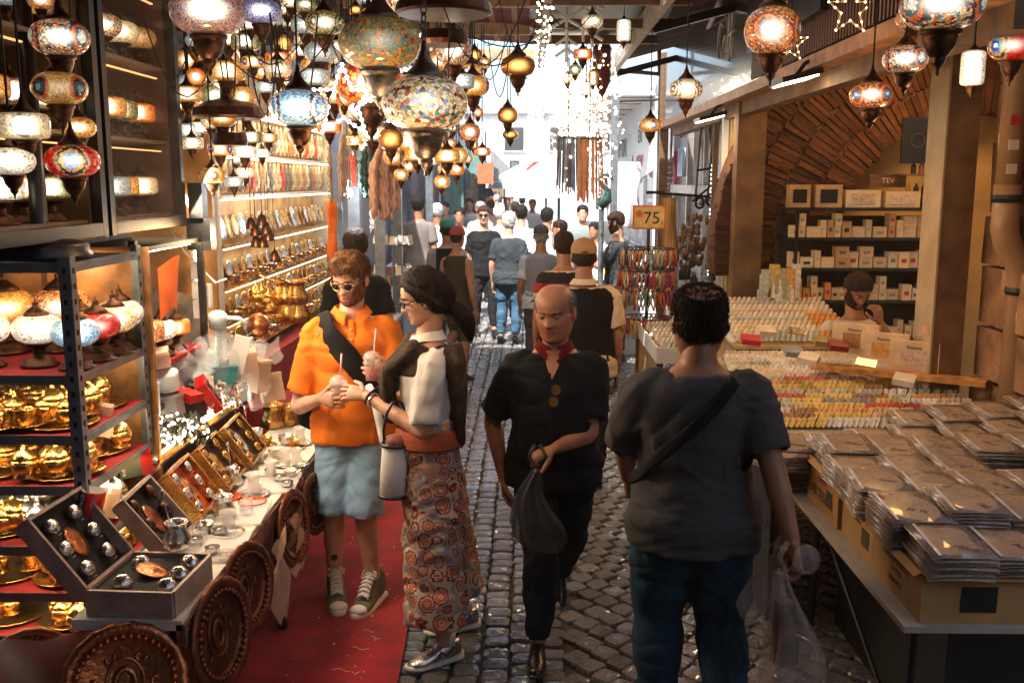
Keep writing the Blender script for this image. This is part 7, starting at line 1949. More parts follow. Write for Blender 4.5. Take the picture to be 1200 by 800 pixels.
 if tufts and hair_fn:
  r_ = random.Random(len(label)); tb = MB(); cand = []
  for j in range(len(rows)):
   for i in range(n_):
    if hair_fn(rows[j][i]) > 0 or (spot and rows[j][i].z > .03 and r_.random() < .35): cand.append(rows[j][i])
  num, ln, curl_ = tufts
  for q in range(num):
   p = r_.choice(cand) + Vector((r_.uniform(-.005, .005), r_.uniform(-.005, .005), r_.uniform(-.004, .004)))
   nn = (p - Vector((0, -.01, .01))).normalized()
   fl = (Vector((r_.uniform(-.5, .5), -.25 + (1.0 if p.y > .02 and p.z > .06 else 0) * curl_, -.8)) - nn * nn.dot(Vector((0, 0, -.8)))).normalized()
   base = p + nn * max(0, hair_fn(p)) * .55
   pts = [T(base + fl * ln * t_ + nn * (.006 * math.sin(t_ * PI) + curl_ * .008 * math.sin(t_ * 5 + q)) + Vector((curl_ * .006 * math.sin(t_ * 6 + q * 2), 0, 0))) for t_ in (0, .35, .7, 1)]
   tb.tube(pts, [.0010, .0016, .0013, .0003], 3)
  tag(tb.build('hair_strands', hairc, out['hair'], True), kind='stuff')
 def garment(name, mb, ends, m_, voxel=.012, amp=.005, seed=0, openends=True, sc=1.0, parent=root, colfn=None):
  if lod >= 1:
   me_, co = remesh(mb, voxel, 4)
   nr = np.empty(len(me_.vertices) * 3, np.float32); me_.vertices.foreach_get('normal', nr); nr = nr.reshape(-1, 3)
   out_ = []
   for p, nn in zip(co, nr):
    v = Vector(p); q = Vector((v.x * 9 + seed, v.y * 9, v.z * 14)); q2 = Vector((v.x * 4 - seed, v.y * 4 + v.z * 9, v.z * 5 + v.x * 6))
    w_ = noise.noise(Vector((v.x * 2.2 + seed, v.y * 2.2, v.z * 2.5)))
    cr_1 = max(0, 1 - abs(noise.noise(Vector((v.x * 11 + v.z * 5 + w_ * 3, v.y * 9, v.z * 3.5 + seed)))) * 5)
    cr_2 = max(0, 1 - abs(noise.noise(Vector((v.x * 4 - v.z * 3, v.y * 4, v.z * 13 + seed * 2 + w_ * 4)))) * 6)
    d_ = amp * (noise.noise(q) * .8 + .9 * cr_1 * (w_ + .5) - .9 * cr_2 * (.6 - w_))
    out_.append(tuple(v + Vector(nn) * d_))
   faces = [tuple(p.vertices) for p in me_.polygons]
   if openends:
    fc = np.array([co[list(f)].mean(axis=0) for f in faces])
    fn = np.empty(len(faces) * 3, np.float32); me_.polygons.foreach_get('normal', fn); fn = fn.reshape(-1, 3)
    kill = np.zeros(len(faces), bool)
    for (pt, ax, rr_) in ends:
     pt = np.array(pt); ax = np.array(ax); rel = fc - pt
     dd = rel @ ax; rad = np.linalg.norm(rel - np.outer(dd, ax), axis=1)
     kill |= (np.abs(dd) < voxel * 1.6) & (fn @ ax > .6) & (rad < rr_ * 1.25)
    faces = [f for f, kl in zip(faces, kill) if not kl]
   bpy.data.meshes.remove(me_)
   g = MB().add(out_, faces)
   if colfn:
    idx = []
    for f in g.f:
     c_ = sum((Vector(g.v[i]) for i in f), Vector()) / len(f); idx.append(colfn(c_))
    g.m = idx
   return g.build(name, m_, parent, True)
  if colfn:
   idx = []
   for f in mb.f:
    c_ = sum((Vector(mb.v[i]) for i in f), Vector()) / len(f); idx.append(colfn(c_))
   mb.m = idx
  return mb.build(name, m_, parent, True)
 out['garment'] = garment; out['arm_mesh'] = arm_mesh; out['leg_mesh'] = leg_mesh
 if trousers:
  tm = MB(); torso(tm, .004 * k, -.5, .03)
  ends = []
  for si in (0, 1):
   e_ = leg_mesh(tm, si, tfit, leg_len if leg_len < 1 else .999, 18, flare)
   if e_: ends.append(e_)
  out['trousers'] = garment('trousers' if leg_len > .7 else 'shorts', tm, ends, trousers, .012, .0115 * loosen, 5)
 if shirt:
  tm = MB(); torso(tm, fit, -.34 if hem < .5 else (-.23 if hem < .55 else -.04), 1.14, extra=lambda t_: .07 * max(0, .25 - t_), drop=.03)
  ends = []
  if sleeve > 0:
   for si in (0, 1): ends.append(arm_mesh(tm, si, fit * .9, sleeve, 16, .012))
  out['shirt'] = garment('shirt', tm, ends, shirt[0] if isinstance(shirt, tuple) else shirt, .012, .0115 * loosen, 1, colfn=shirt[1] if isinstance(shirt, tuple) else None)
 if vest:
  tm = MB(); torso(tm, fit + .012, -.23, 1.12); out['vest'] = garment('vest', tm, [], vest, .013, .006, 8)
 if shoes:
  for si, s in ((0, 1), (1, -1)):
   an = LG[si][2]; kn = LG[si][1]
   fy = feet_yaw[si]; M_ = Matrix.Translation(an) @ Matrix.Rotation(fy, 4, 'Z')
   pitch = 0
   if len(feet_yaw) > 2: pitch = feet_yaw[2 + si]
   M_ = M_ @ Matrix.Rotation(pitch, 4, 'X')
   (shoe_fn or simple_shoe)(M_, k, root, shoes, s)
 return out
def shoe_rings(sect, n=16):
 """sect: (y, halfwidth, z0, z1)"""
 rg = []
 for y, w_, z0, z1 in sect:
  rg.append([Vector((w_ * math.cos(2 * PI * i / n) * (1 if math.sin(2 * PI * i / n) < 0 else .92), y, (z0 + z1) / 2 + (z1 - z0) / 2 * max(-.98, min(1, 1.25 * math.sin(2 * PI * i / n) if math.sin(2 * PI * i / n) < 0 else math.sin(2 * PI * i / n))))) for i in range(n)])
 return rg
def simple_shoe(M_, k, root, m_, s):
 so = MB(); so.rings(shoe_rings([(-.075, .02, -.082, -.03), (-.068, .034, -.084, .0), (-.03, .038, -.085, .028), (.02, .038, -.085, .022), (.07, .044, -.085, -.018), (.12, .046, -.085, -.035), (.165, .036, -.084, -.048), (.185, .014, -.08, -.06)]))
 so.v = [tuple(M_ @ (Vector(p) * k)) for p in so.v]
 b = so.build('shoe', m_ if not isinstance(m_, (list, tuple)) else m_[0], root, True)
 sl = MB(); sl.rings(shoe_rings([(-.08, .018, -.088, -.072), (-.07, .038, -.088, -.070), (0, .040, -.088, -.071), (.07, .047, -.088, -.072), (.13, .048, -.088, -.073), (.175, .036, -.088, -.072), (.192, .012, -.086, -.074)]))
 sl.v = [tuple(M_ @ (Vector(p) * k)) for p in sl.v]
 sl.build('sole', m_[1] if isinstance(m_, (list, tuple)) else M_black, b, True)
def short_hair(line=.062, th=.012, back=-.07, side=.0):
 def fn(p):
  if p.y > .035: lim = line + (.0 if abs(p.x) < .045 else -.02)
  elif p.y > -.02: lim = side + .02 * (p.y > .01)
  else: lim = back + .05 * max(0, (p.y + .06) / .05)
  return th * min(1, .35 + (p.z - lim) / .04) if p.z > lim else -1
 return fn
def balding(th=.007, crown=.075, back=-.06, rear_spot=False):
 base = short_hair(.02, th, back, .0)
 def fn(p):
  if rear_spot and (p.x ** 2 + (p.y + .05) ** 2 + (p.z - .10) ** 2 < .056 ** 2): return -1
  if not rear_spot and p.z > crown and p.y > -.075: return -1
  if not rear_spot and p.y > .02: return -1
  return base(p)
 return fn
def cap_obj(o, m_, brim_dir=1, parent=None, m2=None):
 """baseball cap on the head; brim_dir=1 forward"""
 T, rows = o['T'], o['rows']
 vs = []; fs = []; n_ = len(rows[0]); sel = [r_ for r_ in rows if r_[0].z > .022]
 for r_ in sel:
  for p in r_:
   d = (p - Vector((0, -.01, .01))).normalized(); vs.append(T(p + d * .014))
 for j in range(len(sel) - 1):
  for i in range(n_):
   i2 = (i + 1) % n_; fs.append((j * n_ + i, j * n_ + i2, (j + 1) * n_ + i2, (j + 1) * n_ + i))
 mb = MB().add(vs, fs); mb.add([vs[(len(sel) - 1) * n_ + i] for i in range(n_)], [tuple(range(n_))])
 c_ = mb.build('cap', m_, o['root'], True)
 b = MB()
 for dz in (0, -.004):
  b.grid(lambda u, v: T((math.sin((u - .5) * 2.4) * (.086 + .0 * v) * (1 - .15 * v), brim_dir * (.075 * math.cos((u - .5) * 2.4) + .075 * v * math.cos((u - .5) * 1.6)) + (-.0 if brim_dir > 0 else -.01), .030 + dz - .02 * v - .018 * abs(u - .5) * 2 * v)), 12, 5)
 b.build('brim', m_, c_, True)
 MB().sphere(T((0, -.012, .134)), .006, 8, 5).build('button', m_, c_)
 return c_
def glasses(o, m_frame, m_lens, round_=False, thick=.0022, dz=0):
 T = o['T']; g = MB()
 for s in (-1, 1):
  ring = [T((s * .033 + (.024 if not round_ else .021) * math.cos(a) * (1.0), .097 - .010 * abs(math.cos(a)) * (1 if s * math.cos(a) > 0 else .3), .000 + dz + (.016 if not round_ else .019) * math.copysign(abs(math.sin(a)) ** (.8), math.sin(a)))) for a in np.linspace(0, 2 * PI, 21)[:-1]]
  g.tube(ring, thick, 5, closed=True)
  g.tube([T((s * .056, .088, .004 + dz)), T((s * .078, .05, .006 + dz)), T((s * .083, -.01, .004 + dz)), T((s * .081, -.03, -.012 + dz))], thick * .9, 5)
  ln = MB(); ln.add([Vector(p) for p in ring] , [tuple(range(20))])
 g.tube([T((-.012, .099, .004 + dz)), T((0, .103, .008 + dz)), T((.012, .099, .004 + dz))], thick, 5)
 fr = g.build('glasses', m_frame, o['root'], True)
 for s in (-1, 1):
  ring = [T((s * .033 + (.0235 if not round_ else .0205) * math.cos(a), .097 - .010 * abs(math.cos(a)) * (1 if s * math.cos(a) > 0 else .3), dz + (.0155 if not round_ else .0185) * math.copysign(abs(math.sin(a)) ** .8, math.sin(a)))) for a in np.linspace(0, 2 * PI, 21)[:-1]]
  MB().add(ring, [tuple(range(20))]).build('lens', m_lens, fr)
 return fr
def local(o, p):
 """world point to the person's frame"""
 r_ = o; return r_
def to_local(loc, rz, p):
 d = Vector(p) - Vector(loc); c_, s_ = math.cos(-rz), math.sin(-rz)
 return Vector((d.x * c_ - d.y * s_, d.x * s_ + d.y * c_, d.z))
M_lens = sm('dark_lens', (.01, .01, .012), rough=.08, bump=0); M_goldwire = sm('gold_wire_frame', (.5, .35, .15), rough=.3, metal=.9, bump=0)
def W(loc, rz):
 return (lambda p: to_local(loc, rz, p)), (lambda d: to_local((0, 0, 0), rz, d))
# ---- sneakers
def hightop(M_, k, root, m_, s):
 so = MB(); so.rings(shoe_rings([(-.078, .022, -.07, .0), (-.068, .036, -.072, .06), (-.03, .040, -.074, .075), (.01, .039, -.074, .055), (.05, .042, -.074, .005), (.09, .046, -.074, -.02), (.135, .044, -.074, -.036), (.17, .030, -.072, -.05), (.182, .012, -.07, -.058)], 20))
 so.v = [tuple(M_ @ (Vector(p) * k)) for p in so.v]; b = so.build('shoe', m_, root, True)
 sl = MB(); sl.rings(shoe_rings([(-.088, .02, -.092, -.058), (-.078, .042, -.092, -.055), (0, .044, -.092, -.057), (.07, .050, -.092, -.057), (.13, .050, -.092, -.056), (.175, .036, -.092, -.050), (.198, .014, -.09, -.058)], 20))
 sl.v = [tuple(M_ @ (Vector(p) * k)) for p in sl.v]; sl.build('sole', sm('sole_white', (.72, .70, .64), rough=.6, var=.1), b, True)
 tc = MB().sphere((0, .155, -.055), (.040, .036, .022), 14, 8); tc.v = [tuple(M_ @ (Vector(p) * k)) for p in tc.v]; tc.build('toe_cap', MATS['sole_white'], b, True)
 tg = MB().grid(lambda u, v: Vector(((u - .5) * .05, .115 - .10 * v + .0 * u, -.022 + .085 * v ** .8 + .012 * math.cos((u - .5) * 3))), 5, 8); tg.v = [tuple(M_ @ (Vector(p) * k)) for p in tg.v]; tg.build('tongue', MATS['sole_white'], b, True)
 lc = MB()
 for q in range(7):
  t_ = q / 6; y = .11 - .09 * t_; z = -.014 + .082 * t_ ** .8
  lc.tube([(-.028, y, z - .004), (0, y + .006, z + .014), (.028, y + .004, z - .004)], .0035, 5)
  lc.tube([(.028, y, z - .004), (0, y - .006, z + .015), (-.028, y - .012, z + .004)], .003, 5)
 lc.tube([(0, .02, .075), (.03, .03, .07), (.035, .045, .045), (.01, .03, .06)], .003, 5); lc.tube([(0, .02, .075), (-.03, .03, .07), (-.035, .045, .045)], .003, 5)
 lc.v = [tuple(M_ @ (Vector(p) * k)) for p in lc.v]; tag(lc.build('laces', M_white, b, True), kind='stuff')
 st_ = MB().lathe([(.013, 0), (.013, .002), (0, .002)], 14, (0, 0, 0), M=Matrix.Translation((-s * .041, -.02, .035)) @ Matrix.Rotation(-s * PI / 2, 4, 'Y')); st_.v = [tuple(M_ @ (Vector(p) * k)) for p in st_.v]; st_.build('round_patch', MATS['sole_white'], b)
def runner(M_, k, root, m_, s):
 so = MB(); so.rings(shoe_rings([(-.080, .02, -.066, .0), (-.070, .034, -.07, .012), (-.03, .036, -.07, .008), (.02, .036, -.07, .004), (.06, .041, -.07, -.016), (.11, .044, -.07, -.034), (.155, .034, -.07, -.046), (.178, .012, -.066, -.054)], 20))
 so.v = [tuple(M_ @ (Vector(p) * k)) for p in so.v]; b = so.build('shoe', sm('silver_leather', (.55, .54, .54), rough=.25, metal=.85, var=.25, scale=18, bump=.3), root, True)
 sl = MB(); sl.rings(shoe_rings([(-.095, .016, -.086, -.052), (-.082, .040, -.09, -.052), (0, .041, -.088, -.060), (.07, .047, -.088, -.060), (.13, .047, -.088, -.060), (.17, .034, -.084, -.054), (.190, .012, -.078, -.056)], 20))
 sl.v = [tuple(M_ @ (Vector(p) * k)) for p in sl.v]; sl.build('sole', sm('sole_white', (.72, .70, .64)), b, True)
 for s2 in (-1, 1):
  st_ = MB().tube([(s2 * .036, -.035, -.01), (s2 * .040, .005, -.045), (s2 * .040, .03, -.02), (s2 * .043, .06, -.05)], .005, 5); st_.v = [tuple(M_ @ (Vector(p) * k)) for p in st_.v]; st_.build('side_stripe', sm('shoe_grey', (.08, .08, .09), bump=0), b)
 lc = MB()
 for q in range(5):
  y = .10 - .022 * q; z = -.026 + .011 * q
  lc.tube([(-.024, y, z - .002), (0, y, z + .010), (.024, y, z - .002)], .003, 5)
 lc.v = [tuple(M_ @ (Vector(p) * k)) for p in lc.v]; tag(lc.build('laces', M_white, b), kind='stuff')
 sk = MB().lathe([(.032, -.02), (.036, .01), (.036, .03), (.033, .032)], 14); sk.v = [tuple(M_ @ (Vector(p) * k + Vector((0, -.02, .01)))) for p in sk.v]; sk.build('sock', M_white, b, True)
# ---- man in the orange polo
loc, rz = (-.88, 4.72, .022), PI + .16
TL, DL = W(loc, rz)
cupA, cupB = aY(397, 460, 4.42), aY(436, 432, 4.44)
wR, wL = cupA + Vector((-.088, .03, -.035)), cupB + Vector((.085, .045, -.01))
eR, eL = aY(350, 476, 4.70), aY(468, 466, 4.66)
aR, aL = aZ(393, 680, .115), aZ(437, 684, .115)
M_orange = cloth('orange', (.78, .20, .02), bscale=500, bump=.3)
om = person('bearded young man in an orange polo and denim shorts sipping a drink', loc, rz, neck=.226, H=1.77, build=1.0, belly=.012, skin=SK_light, lod=1,
   arms=[(TL(eR), TL(wR)), (TL(eL), TL(wL))], legs=[(TL(aR + Vector((.0, .0, .40))), TL(aR)), (TL(aL + Vector((-.03, -.0, .40))), TL(aL))],
   head=(-.34, 0, -.45), hands=[(DL((.75, -.62, .05)), DL((.6, .75, 0)), (0, 0, 1), .62), (DL((-.75, -.6, .0)), DL((-.6, .75, 0)), (0, 0, 1), .62)],
   shirt=M_orange, sleeve=.44, hem=.5, fit=.026, hair=1, hairc=hair_mat('hair_brown', (.19, .085, .035)), hair_fn=short_hair(.060, .013, -.05), sh_w=1.04, tufts=(2200, .024, .8))
tm = MB(); om['torso'](tm, .006, -.5, .03); ends = []
for si in (0, 1): ends.append(om['leg_mesh'](tm, si, .030, .56, 20, .012))
M_denim = cloth('denim', (.27, .44, .64), var=.22, scale=7, detail=8, bump=.6, bscale=420, stretch=(1, 1, .4))
so_ = om['garment']('shorts', tm, ends, M_denim, .012, .008, 5)
T, che, pel, k = om['T'], om['che'], om['pel'], om['k']
M_blk = cloth('black', (.010, .010, .011), bump=.6, bscale=60, var=.4)
def on_torso(o, t_, a, off):
 """point on the torso: t_ height, a angle (90 = front, 0 = person's right)"""
 TSv = [(-.33, .10, .085, 0), (-.22, .158, .112, -.01), (-.05, .172, .120, -.012), (.12, .158, .112, 0), (.34, .152, .108, 0), (.58, .165, .115, 0), (.80, .176, .118, .005), (.94, .168, .098, -.005), (1.02, .138, .082, -.012), (1.08, .098, .068, -.012), (1.15, .068, .062, -.004)]
 ts = [q[0] for q in TSv]; aa, bb, ff = (np.interp(t_, ts, [q[i] for q in TSv]) for i in (1, 2, 3))
 B = o.get('B', 1.0); bl = o.get('belly', 0) * np.interp(t_, [0, .12, .34, .58, .8], [0, .7, 1, .6, 0])
 c_ = o['pel'] + (o['che'] - o['pel']) * t_
 return c_ + Vector((math.cos(R(a)) * (aa * B * o['k'] + off), math.sin(R(a)) * (bb * B * o['k'] + bl + off) + (ff + bl * .9) * o['k'], 0))
om['belly'] = .012
def sash(o, path, widths, off, m_, name='strap', thick=.012):
 """flat band over the torso; path of (t, angle)"""
 cs = [on_torso(o, t_, a, off) for t_, a in path]
 P2, V2 = catmull(cs, widths, 5); rg = []
 for i, p in enumerate(P2):
  tn = (P2[min(i + 1, len(P2) - 1)] - P2[max(i - 1, 0)]).normalized()
  c_ = o['pel'].lerp(o['che'], .6); nn = Vector((p.x - c_.x, p.y - c_.y, max(0, p.z - o['che'].z) * 3)).normalized()
  sd_ = tn.cross(nn).normalized()
  w_ = V2[i][0]
  rg.append([p + sd_ * (w_ * math.cos(a)) + nn * (thick * math.sin(a) + .0015 * math.sin(i * .9 + 3 * math.cos(a))) for a in np.linspace(0, 2 * PI, 13)[:-1]])
 return MB().rings(rg).build(name, m_, o['root'], True)
jk = sash(om, [(.98, -20), (1.05, 25), (1.02, 48), (.90, 62), (.72, 84), (.5, 105), (.34, 122), (.2, 135)], [.05, .058, .06, .062, .055, .048, .04, .035], .034, M_blk, 'jacket', .016)
bk = MB()
bk.rings([[on_torso(om, t_, -32, 0) + Vector((.06 * math.cos(a) * w_ + .05, -.04 + .035 * math.sin(a) - .02 * math.sin(t_ * 9), 0)) for a in np.linspace(0, 2 * PI, 15)[:-1]] for t_, w_ in ((1.04, .6), (.9, 1.1), (.6, 1.5), (.3, 1.6), (0, 1.7), (-.15, 1.5), (-.2, .8))])
bk.build('hanging_part', M_blk, jk, True)
MB().tube([on_torso(om, .98, 46, .056), on_torso(om, .93, 43, .058), on_torso(om, .90, 46, .058), on_torso(om, .95, 50, .058)], .0025, 5, closed=True).build('clip', M_silver, jk)
def collar(o, m_, inner=None, open_=.05, off=.016, name='collar'):
 c0 = o['che'] + Vector((0, -.006, .058 * o['k'])); hk = o['k']
 mb = MB()
 def pt(u, v):
  a = R(90) + R(18) * 1 + (2 * PI - R(36)) * u
  r1 = .066 * hk + off * .6; r2 = .088 * hk + off
  front = max(0, math.sin(a))
  z = (.026 - .022 * front) * (1 - v) + (-.012 - .050 * front ** 3) * v
  y_off = .018 * front
  return c0 + Vector((math.cos(a) * (r1 + (r2 - r1) * v), math.sin(a) * ((r1 + (r2 - r1) * v) * .95) + y_off + .012 * v * front, z + .012))
 mb.grid(pt, 30, 5)
 n0 = len(mb.v)
 mb.grid(lambda u, v: pt(u, v) - (pt(u, v) - c0).normalized() * .004, 30, 5)
 return mb.build(name, m_, o['root'], True)
collar(om, M_orange)
MB().grid(lambda u, v: on_torso(om, 1.08 - .28 * v, 90 + (u - .5) * 10, .028 + .004 * math.cos((u - .5) * 3)), 3, 8).build('placket', M_orange, om['shirt'], True)
MB().sphere(on_torso(om, .80, 118, .030), (.012, .003, .006), 8, 5).build('emblem', sm('emblem_green', (.05, .2, .08), bump=0), om['shirt'])
for t_ in (.98, .88): MB().sphere(on_torso(om, t_, 90, .034), .0055, 8, 6).build('button', M_paper, om['shirt'])
glasses(om, M_goldwire, M_lens, True)
def beard(o, m_, th=.004, zt=-.03):
 rows = o['rows']; n_ = len(rows[0]); vs = []; keep = []
 for r_ in rows:
  for p in r_:
   inb = (p.z < zt + .0 + max(0, abs(p.x) - .035) * 1.6) and p.y > -.035 and not (abs(p.x) < .022 and -.078 < p.z < -.061) and not (p.z > -.05 and abs(p.x) < .030 and p.z > -.053) and p.z > -.123
   d = (p - Vector((0, -.01, .0))).normalized(); vs.append(o['T'](p + d * (th if inb else -.004))); keep.append(inb)
 fs = []
 for j in range(len(rows) - 1):
  for i in range(n_):
   i2 = (i + 1) % n_; f = (j * n_ + i, j * n_ + i2, (j + 1) * n_ + i2, (j + 1) * n_ + i)
   if sum(keep[q] for q in f) >= 3: fs.append(f)
 return MB().add(vs, fs).build('beard', m_, o['root'], True)
beard(om, hair_mat('beard_brown', (.20, .085, .045)), .0015, -.04)
for si, s, an, kn, yw in ((0, 1, aR, 0, .10), (1, -1, aL, 0, -.42)):
 hightop(Matrix.Translation(TL(an)) @ Matrix.Rotation(yw, 4, 'Z') @ Matrix.Scale(1.12, 4), k, om['root'], sm('olive_canvas', (.15, .15, .10), rough=.8, bump=.6, bscale=300), s)
MB().sphere(TL(aR) + Vector((.0, .033, .14)), (.018, .006, .022), 8, 6).build('tattoo', M_ink, om['body'])
# ---- drinks
def drink(p, label, full, tilt):
 e = empty('drink_cup', p, (tilt, 0, 0), label, 'drink', 'iced drinks')
 MB().lathe([(.027, -.055), (.030, -.052), (.041, .045), (.042, .048), (.040, .046), (.028, -.048), (.001, -.05)], 20).build('cup', clear('cup_plastic', (.9, .85, .82), .30, .08), e, True)
 MB().lathe([(.0265, -.05), (.030, -.045), (.034, -.05 + full * .09), (.001, -.05 + full * .09)], 18).build('juice', sm('juice', (.45, .01, .02), rough=.15, bump=0), e, True)
 MB().lathe([(.043, .046), (.044, .052), (.036, .07), (.02, .082), (.008, .085)], 20).build('lid', MATS['cup_plastic'], e, True)
 MB().tube([(0, 0, -.03), (.012, 0, .09), (.022, 0, .19)], .0045, 8).build('straw', sm('straw_pink', (.75, .40, .38), rough=.35, bump=0), e, True)
drink(cupA, 'clear cup with a pink straw held low in both their hands', .25, 0.08); drink(cupB, 'clear cup of red juice with a pink straw held by the man in orange', .62, -.05)
# ---- woman in patterned trousers
loc, rz = (-.44, 4.13, 0), 1.72
TL, DL = W(loc, rz)
wNear = aY(428, 463, 4.16); eNear = aY(497, 506, 3.98); wFar = aY(482, 458, 4.36); eFar = aY(520, 470, 4.36)
an_n, an_f = aZ(520, 753, .09), aZ(541, 716, .09)
wm = person('dark haired woman in white blouse, patterned wide trousers and brown sweater round her shoulders', loc, rz, neck=.235, H=1.76, build=.90, skin=SK_light, lod=1, female=True,
   arms=[(TL(eFar), TL(wFar)), (TL(eNear), TL(wNear))], legs=[(TL(an_f + Vector((0, 0, .42))), TL(an_f)), (TL(an_n + Vector((0, .02, .42))), TL(an_n))],
   head=(-.30, 0, .02), hands=[(DL((-1, -.2, .0)), DL((0, -.5, .8)), DL((0, -.5, 1)), .5), (DL((-.95, .25, .12)), DL((.2, .7, -.5)), DL((-.1, .2, 1)), .38)],
   shirt=cloth('white', (.78, .76, .72), bump=.4), sleeve=.40, hem=.6, fit=.016, hairc=hair_mat('hair_black', (.012, .009, .008)), hair_fn=short_hair(.074, .020, -.10, -.03), shoes=M_white, shoe_fn=runner, feet_yaw=(.30, .42), sh_w=.93)
T = wm['T']; k = wm['k']
t = NT('mandala_print'); tc = t.n('TexCoord').outputs['Object']
mp = t.n('Mapping'); mp.inputs['Rotation'].default_value = (0, 0, .4); t.l(tc, mp.inputs[0])
def mand(scale, cols, w_):
 vo = t.n('TexVoronoi'); vo.inputs['Scale'].default_value = scale; vo.inputs['Randomness'].default_value = .55; t.l(mp.outputs[0], vo.inputs['Vector'])
 sep = t.n('SeparateColor'); t.l(vo.outputs['Color'], sep.inputs[0])
 d = vo.outputs['Distance']
 sub = t.n('VectorMath', operation='SUBTRACT');
 sc_ = t.n('VectorMath', operation='SCALE'); t.l(mp.outputs[0], sc_.inputs[0]); sc_.inputs['Scale'].default_value = 1.0
 t.l(sc_.outputs[0], sub.inputs[0]); t.l(vo.outputs['Position'], sub.inputs[1])
 sx = t.n('SeparateXYZ'); t.l(sub.outputs[0], sx.inputs[0])
 hx = t.math('ADD', sx.outputs[0], sx.outputs[1])
 an_ = t.math('ARCTAN2', sx.outputs[2], hx)
 pet = t.math('MULTIPLY', t.math('SINE', t.math('MULTIPLY', an_, 12)), .035)
 dd = t.math('ADD', d, pet)
 a = t.ramp(dd, [(i * w_, c_) for i, c_ in enumerate(cols[0])], 'CONSTANT'); b_ = t.ramp(dd, [(i * w_, c_) for i, c_ in enumerate(cols[1])], 'CONSTANT')
 return t.mix(t.math('GREATER_THAN', sep.outputs[0], .5), a, b_)
O_, Rd, Cr, Gy, Dk, Te = (.62, .20, .04), (.45, .03, .02), (.62, .50, .38), (.30, .28, .30), (.06, .03, .03), (.10, .16, .20)
c1 = mand(14, ([Rd, O_, Cr, Rd, O_, Rd, Cr, Dk, Rd, Cr], [Dk, Cr, Rd, O_, Gy, Rd, Te, Cr, O_, Gy]), .062)
t.l(c1, t.b.inputs['Base Color']); setin(t.b, rough=.75)
n2 = t.n('TexNoise'); n2.inputs['Scale'].default_value = 9; t.l(tc, n2.inputs['Vector'])
bp = t.n('Bump'); bp.inputs['Strength'].default_value = .5; bp.inputs['Distance'].default_value = .02; t.l(n2.outputs[0], bp.inputs['Height']); t.l(bp.outputs[0], t.b.inputs['Normal'])
M_mand = t.m
tm = MB(); pel = wm['pel']
zz = [(.16, .128, .10), (.05, .148, .118), (-.06, .165, .135), (-.2, .165, .14), (-.4, .17, .13), (-.6, .185, .135), (-.74, .20, .15)]
for si, s in ((0, 1), (1, -1)):
 kn, an = wm['LG'][si][1], wm['LG'][si][2]
 rg = []
 for j, (dz, a_, b_) in enumerate(zz):
  u = max(0, min(1, (.05 - dz) / .79))
  cpos = pel + Vector((s * .05, 0, 0)); c_ = Vector((cpos.x + (an.x - cpos.x) * u, cpos.y + (an.y + .03 - cpos.y) * u, pel.z + dz))
  w1, w2 = (.102, .118) if j > 1 else (a_ * .8, b_)
  w1 = w1 + .02 * u; w2 = w2 + .02 * u
  rg.append([c_ + Vector((math.cos(q) * w1 * (1 + .06 * u * math.sin(q * 6 + s)), math.sin(q) * w2 * (1 + .08 * u * math.sin(q * 5 + 1 + s)), .008 * math.sin(q * 3))) for q in np.linspace(0, 2 * PI, 37)[:-1]])
 tm.rings(rg)
wm['garment']('trousers', tm, [], M_mand, .012, .016, 3)
MB().rings([[wm['pel'] + Vector((math.cos(q) * a_, math.sin(q) * b_ - .005, z)) for q in np.linspace(0, 2 * PI, 33)[:-1]] for z, a_, b_ in ((.045, .180, .158), (.055, .182, .160), (.115, .172, .150), (.125, .166, .143))]).build('waistband', mat('belt_woven', (.30, .015, .01), col2=(.50, .14, .03), rough=.7, scale=1, bump=.6, bscale=90, stretch=(.5, .5, 90)), wm['root'], True)
collar(wm, cloth('white', (.78, .76, .72)), off=-.006)
MB().sphere(TL(aY(501, 440, 4.0)), .008, 8, 6).build('cuff_button', M_paper, wm['shirt'])
M_sw = cloth('brown_knit', (.050, .035, .026), bump=1.0, bscale=90, dist=.006)
tm = MB(); wm['torso'](tm, .022, .80, 1.09)
bkp = [(1.08, .10, .04), (.95, .17, .05), (.7, .175, .05), (.45, .165, .04), (.2, .14, .03), (.08, .10, .02)]
tm.rings([[wm['pel'] + (wm['che'] - wm['pel']) * t_ + Vector((math.cos(q) * w_, -.115 + math.sin(q) * d_ - .02 * (1 - t_), 0)) for q in np.linspace(0, 2 * PI, 21)[:-1]] for t_, w_, d_ in bkp])
for s in (-1, 1):
 c0 = [(1.10, 40), (.98, 62), (.86, 78), (.72, 86 + s * 4), (.50, 92 - s * 8), (.34, 96 - s * 12)]
 pts = [on_torso({**wm, 'B': .93}, t_, a if s > 0 else 180 - a, .045 + (.02 if t_ < .9 else 0)) for t_, a in c0]
 P2, V2 = catmull(pts, [.05, .045, .038, .045, .045, .04], 4); frame_tube(tm, P2, [(a * 1.0, b_ * .7) for a, b_ in V2], 12)
wm['garment']('sweater', tm, [], M_sw, .012, .010, 11)
glasses(wm, M_black, clear('clear_lens', (.6, .7, .75), .15, .03), False, .0035)
hm = MB()
frame_tube(hm, *catmull([T((0, -.03, .075)), T((0, -.075, .03)), T((0, -.09, -.03)), T((0, -.085, -.085))], [(.05, .05), (.07, .055), (.062, .045), (.03, .03)], 4), 16)
frame_tube(hm, *catmull([T((0, -.085, -.080)), T((0, -.125, -.095)), T((0, -.15, -.14)), T((.0, -.155, -.20)), T((0, -.15, -.25))], [(.022, .02), (.042, .036), (.045, .038), (.034, .028), (.012, .01)], 4), 14)
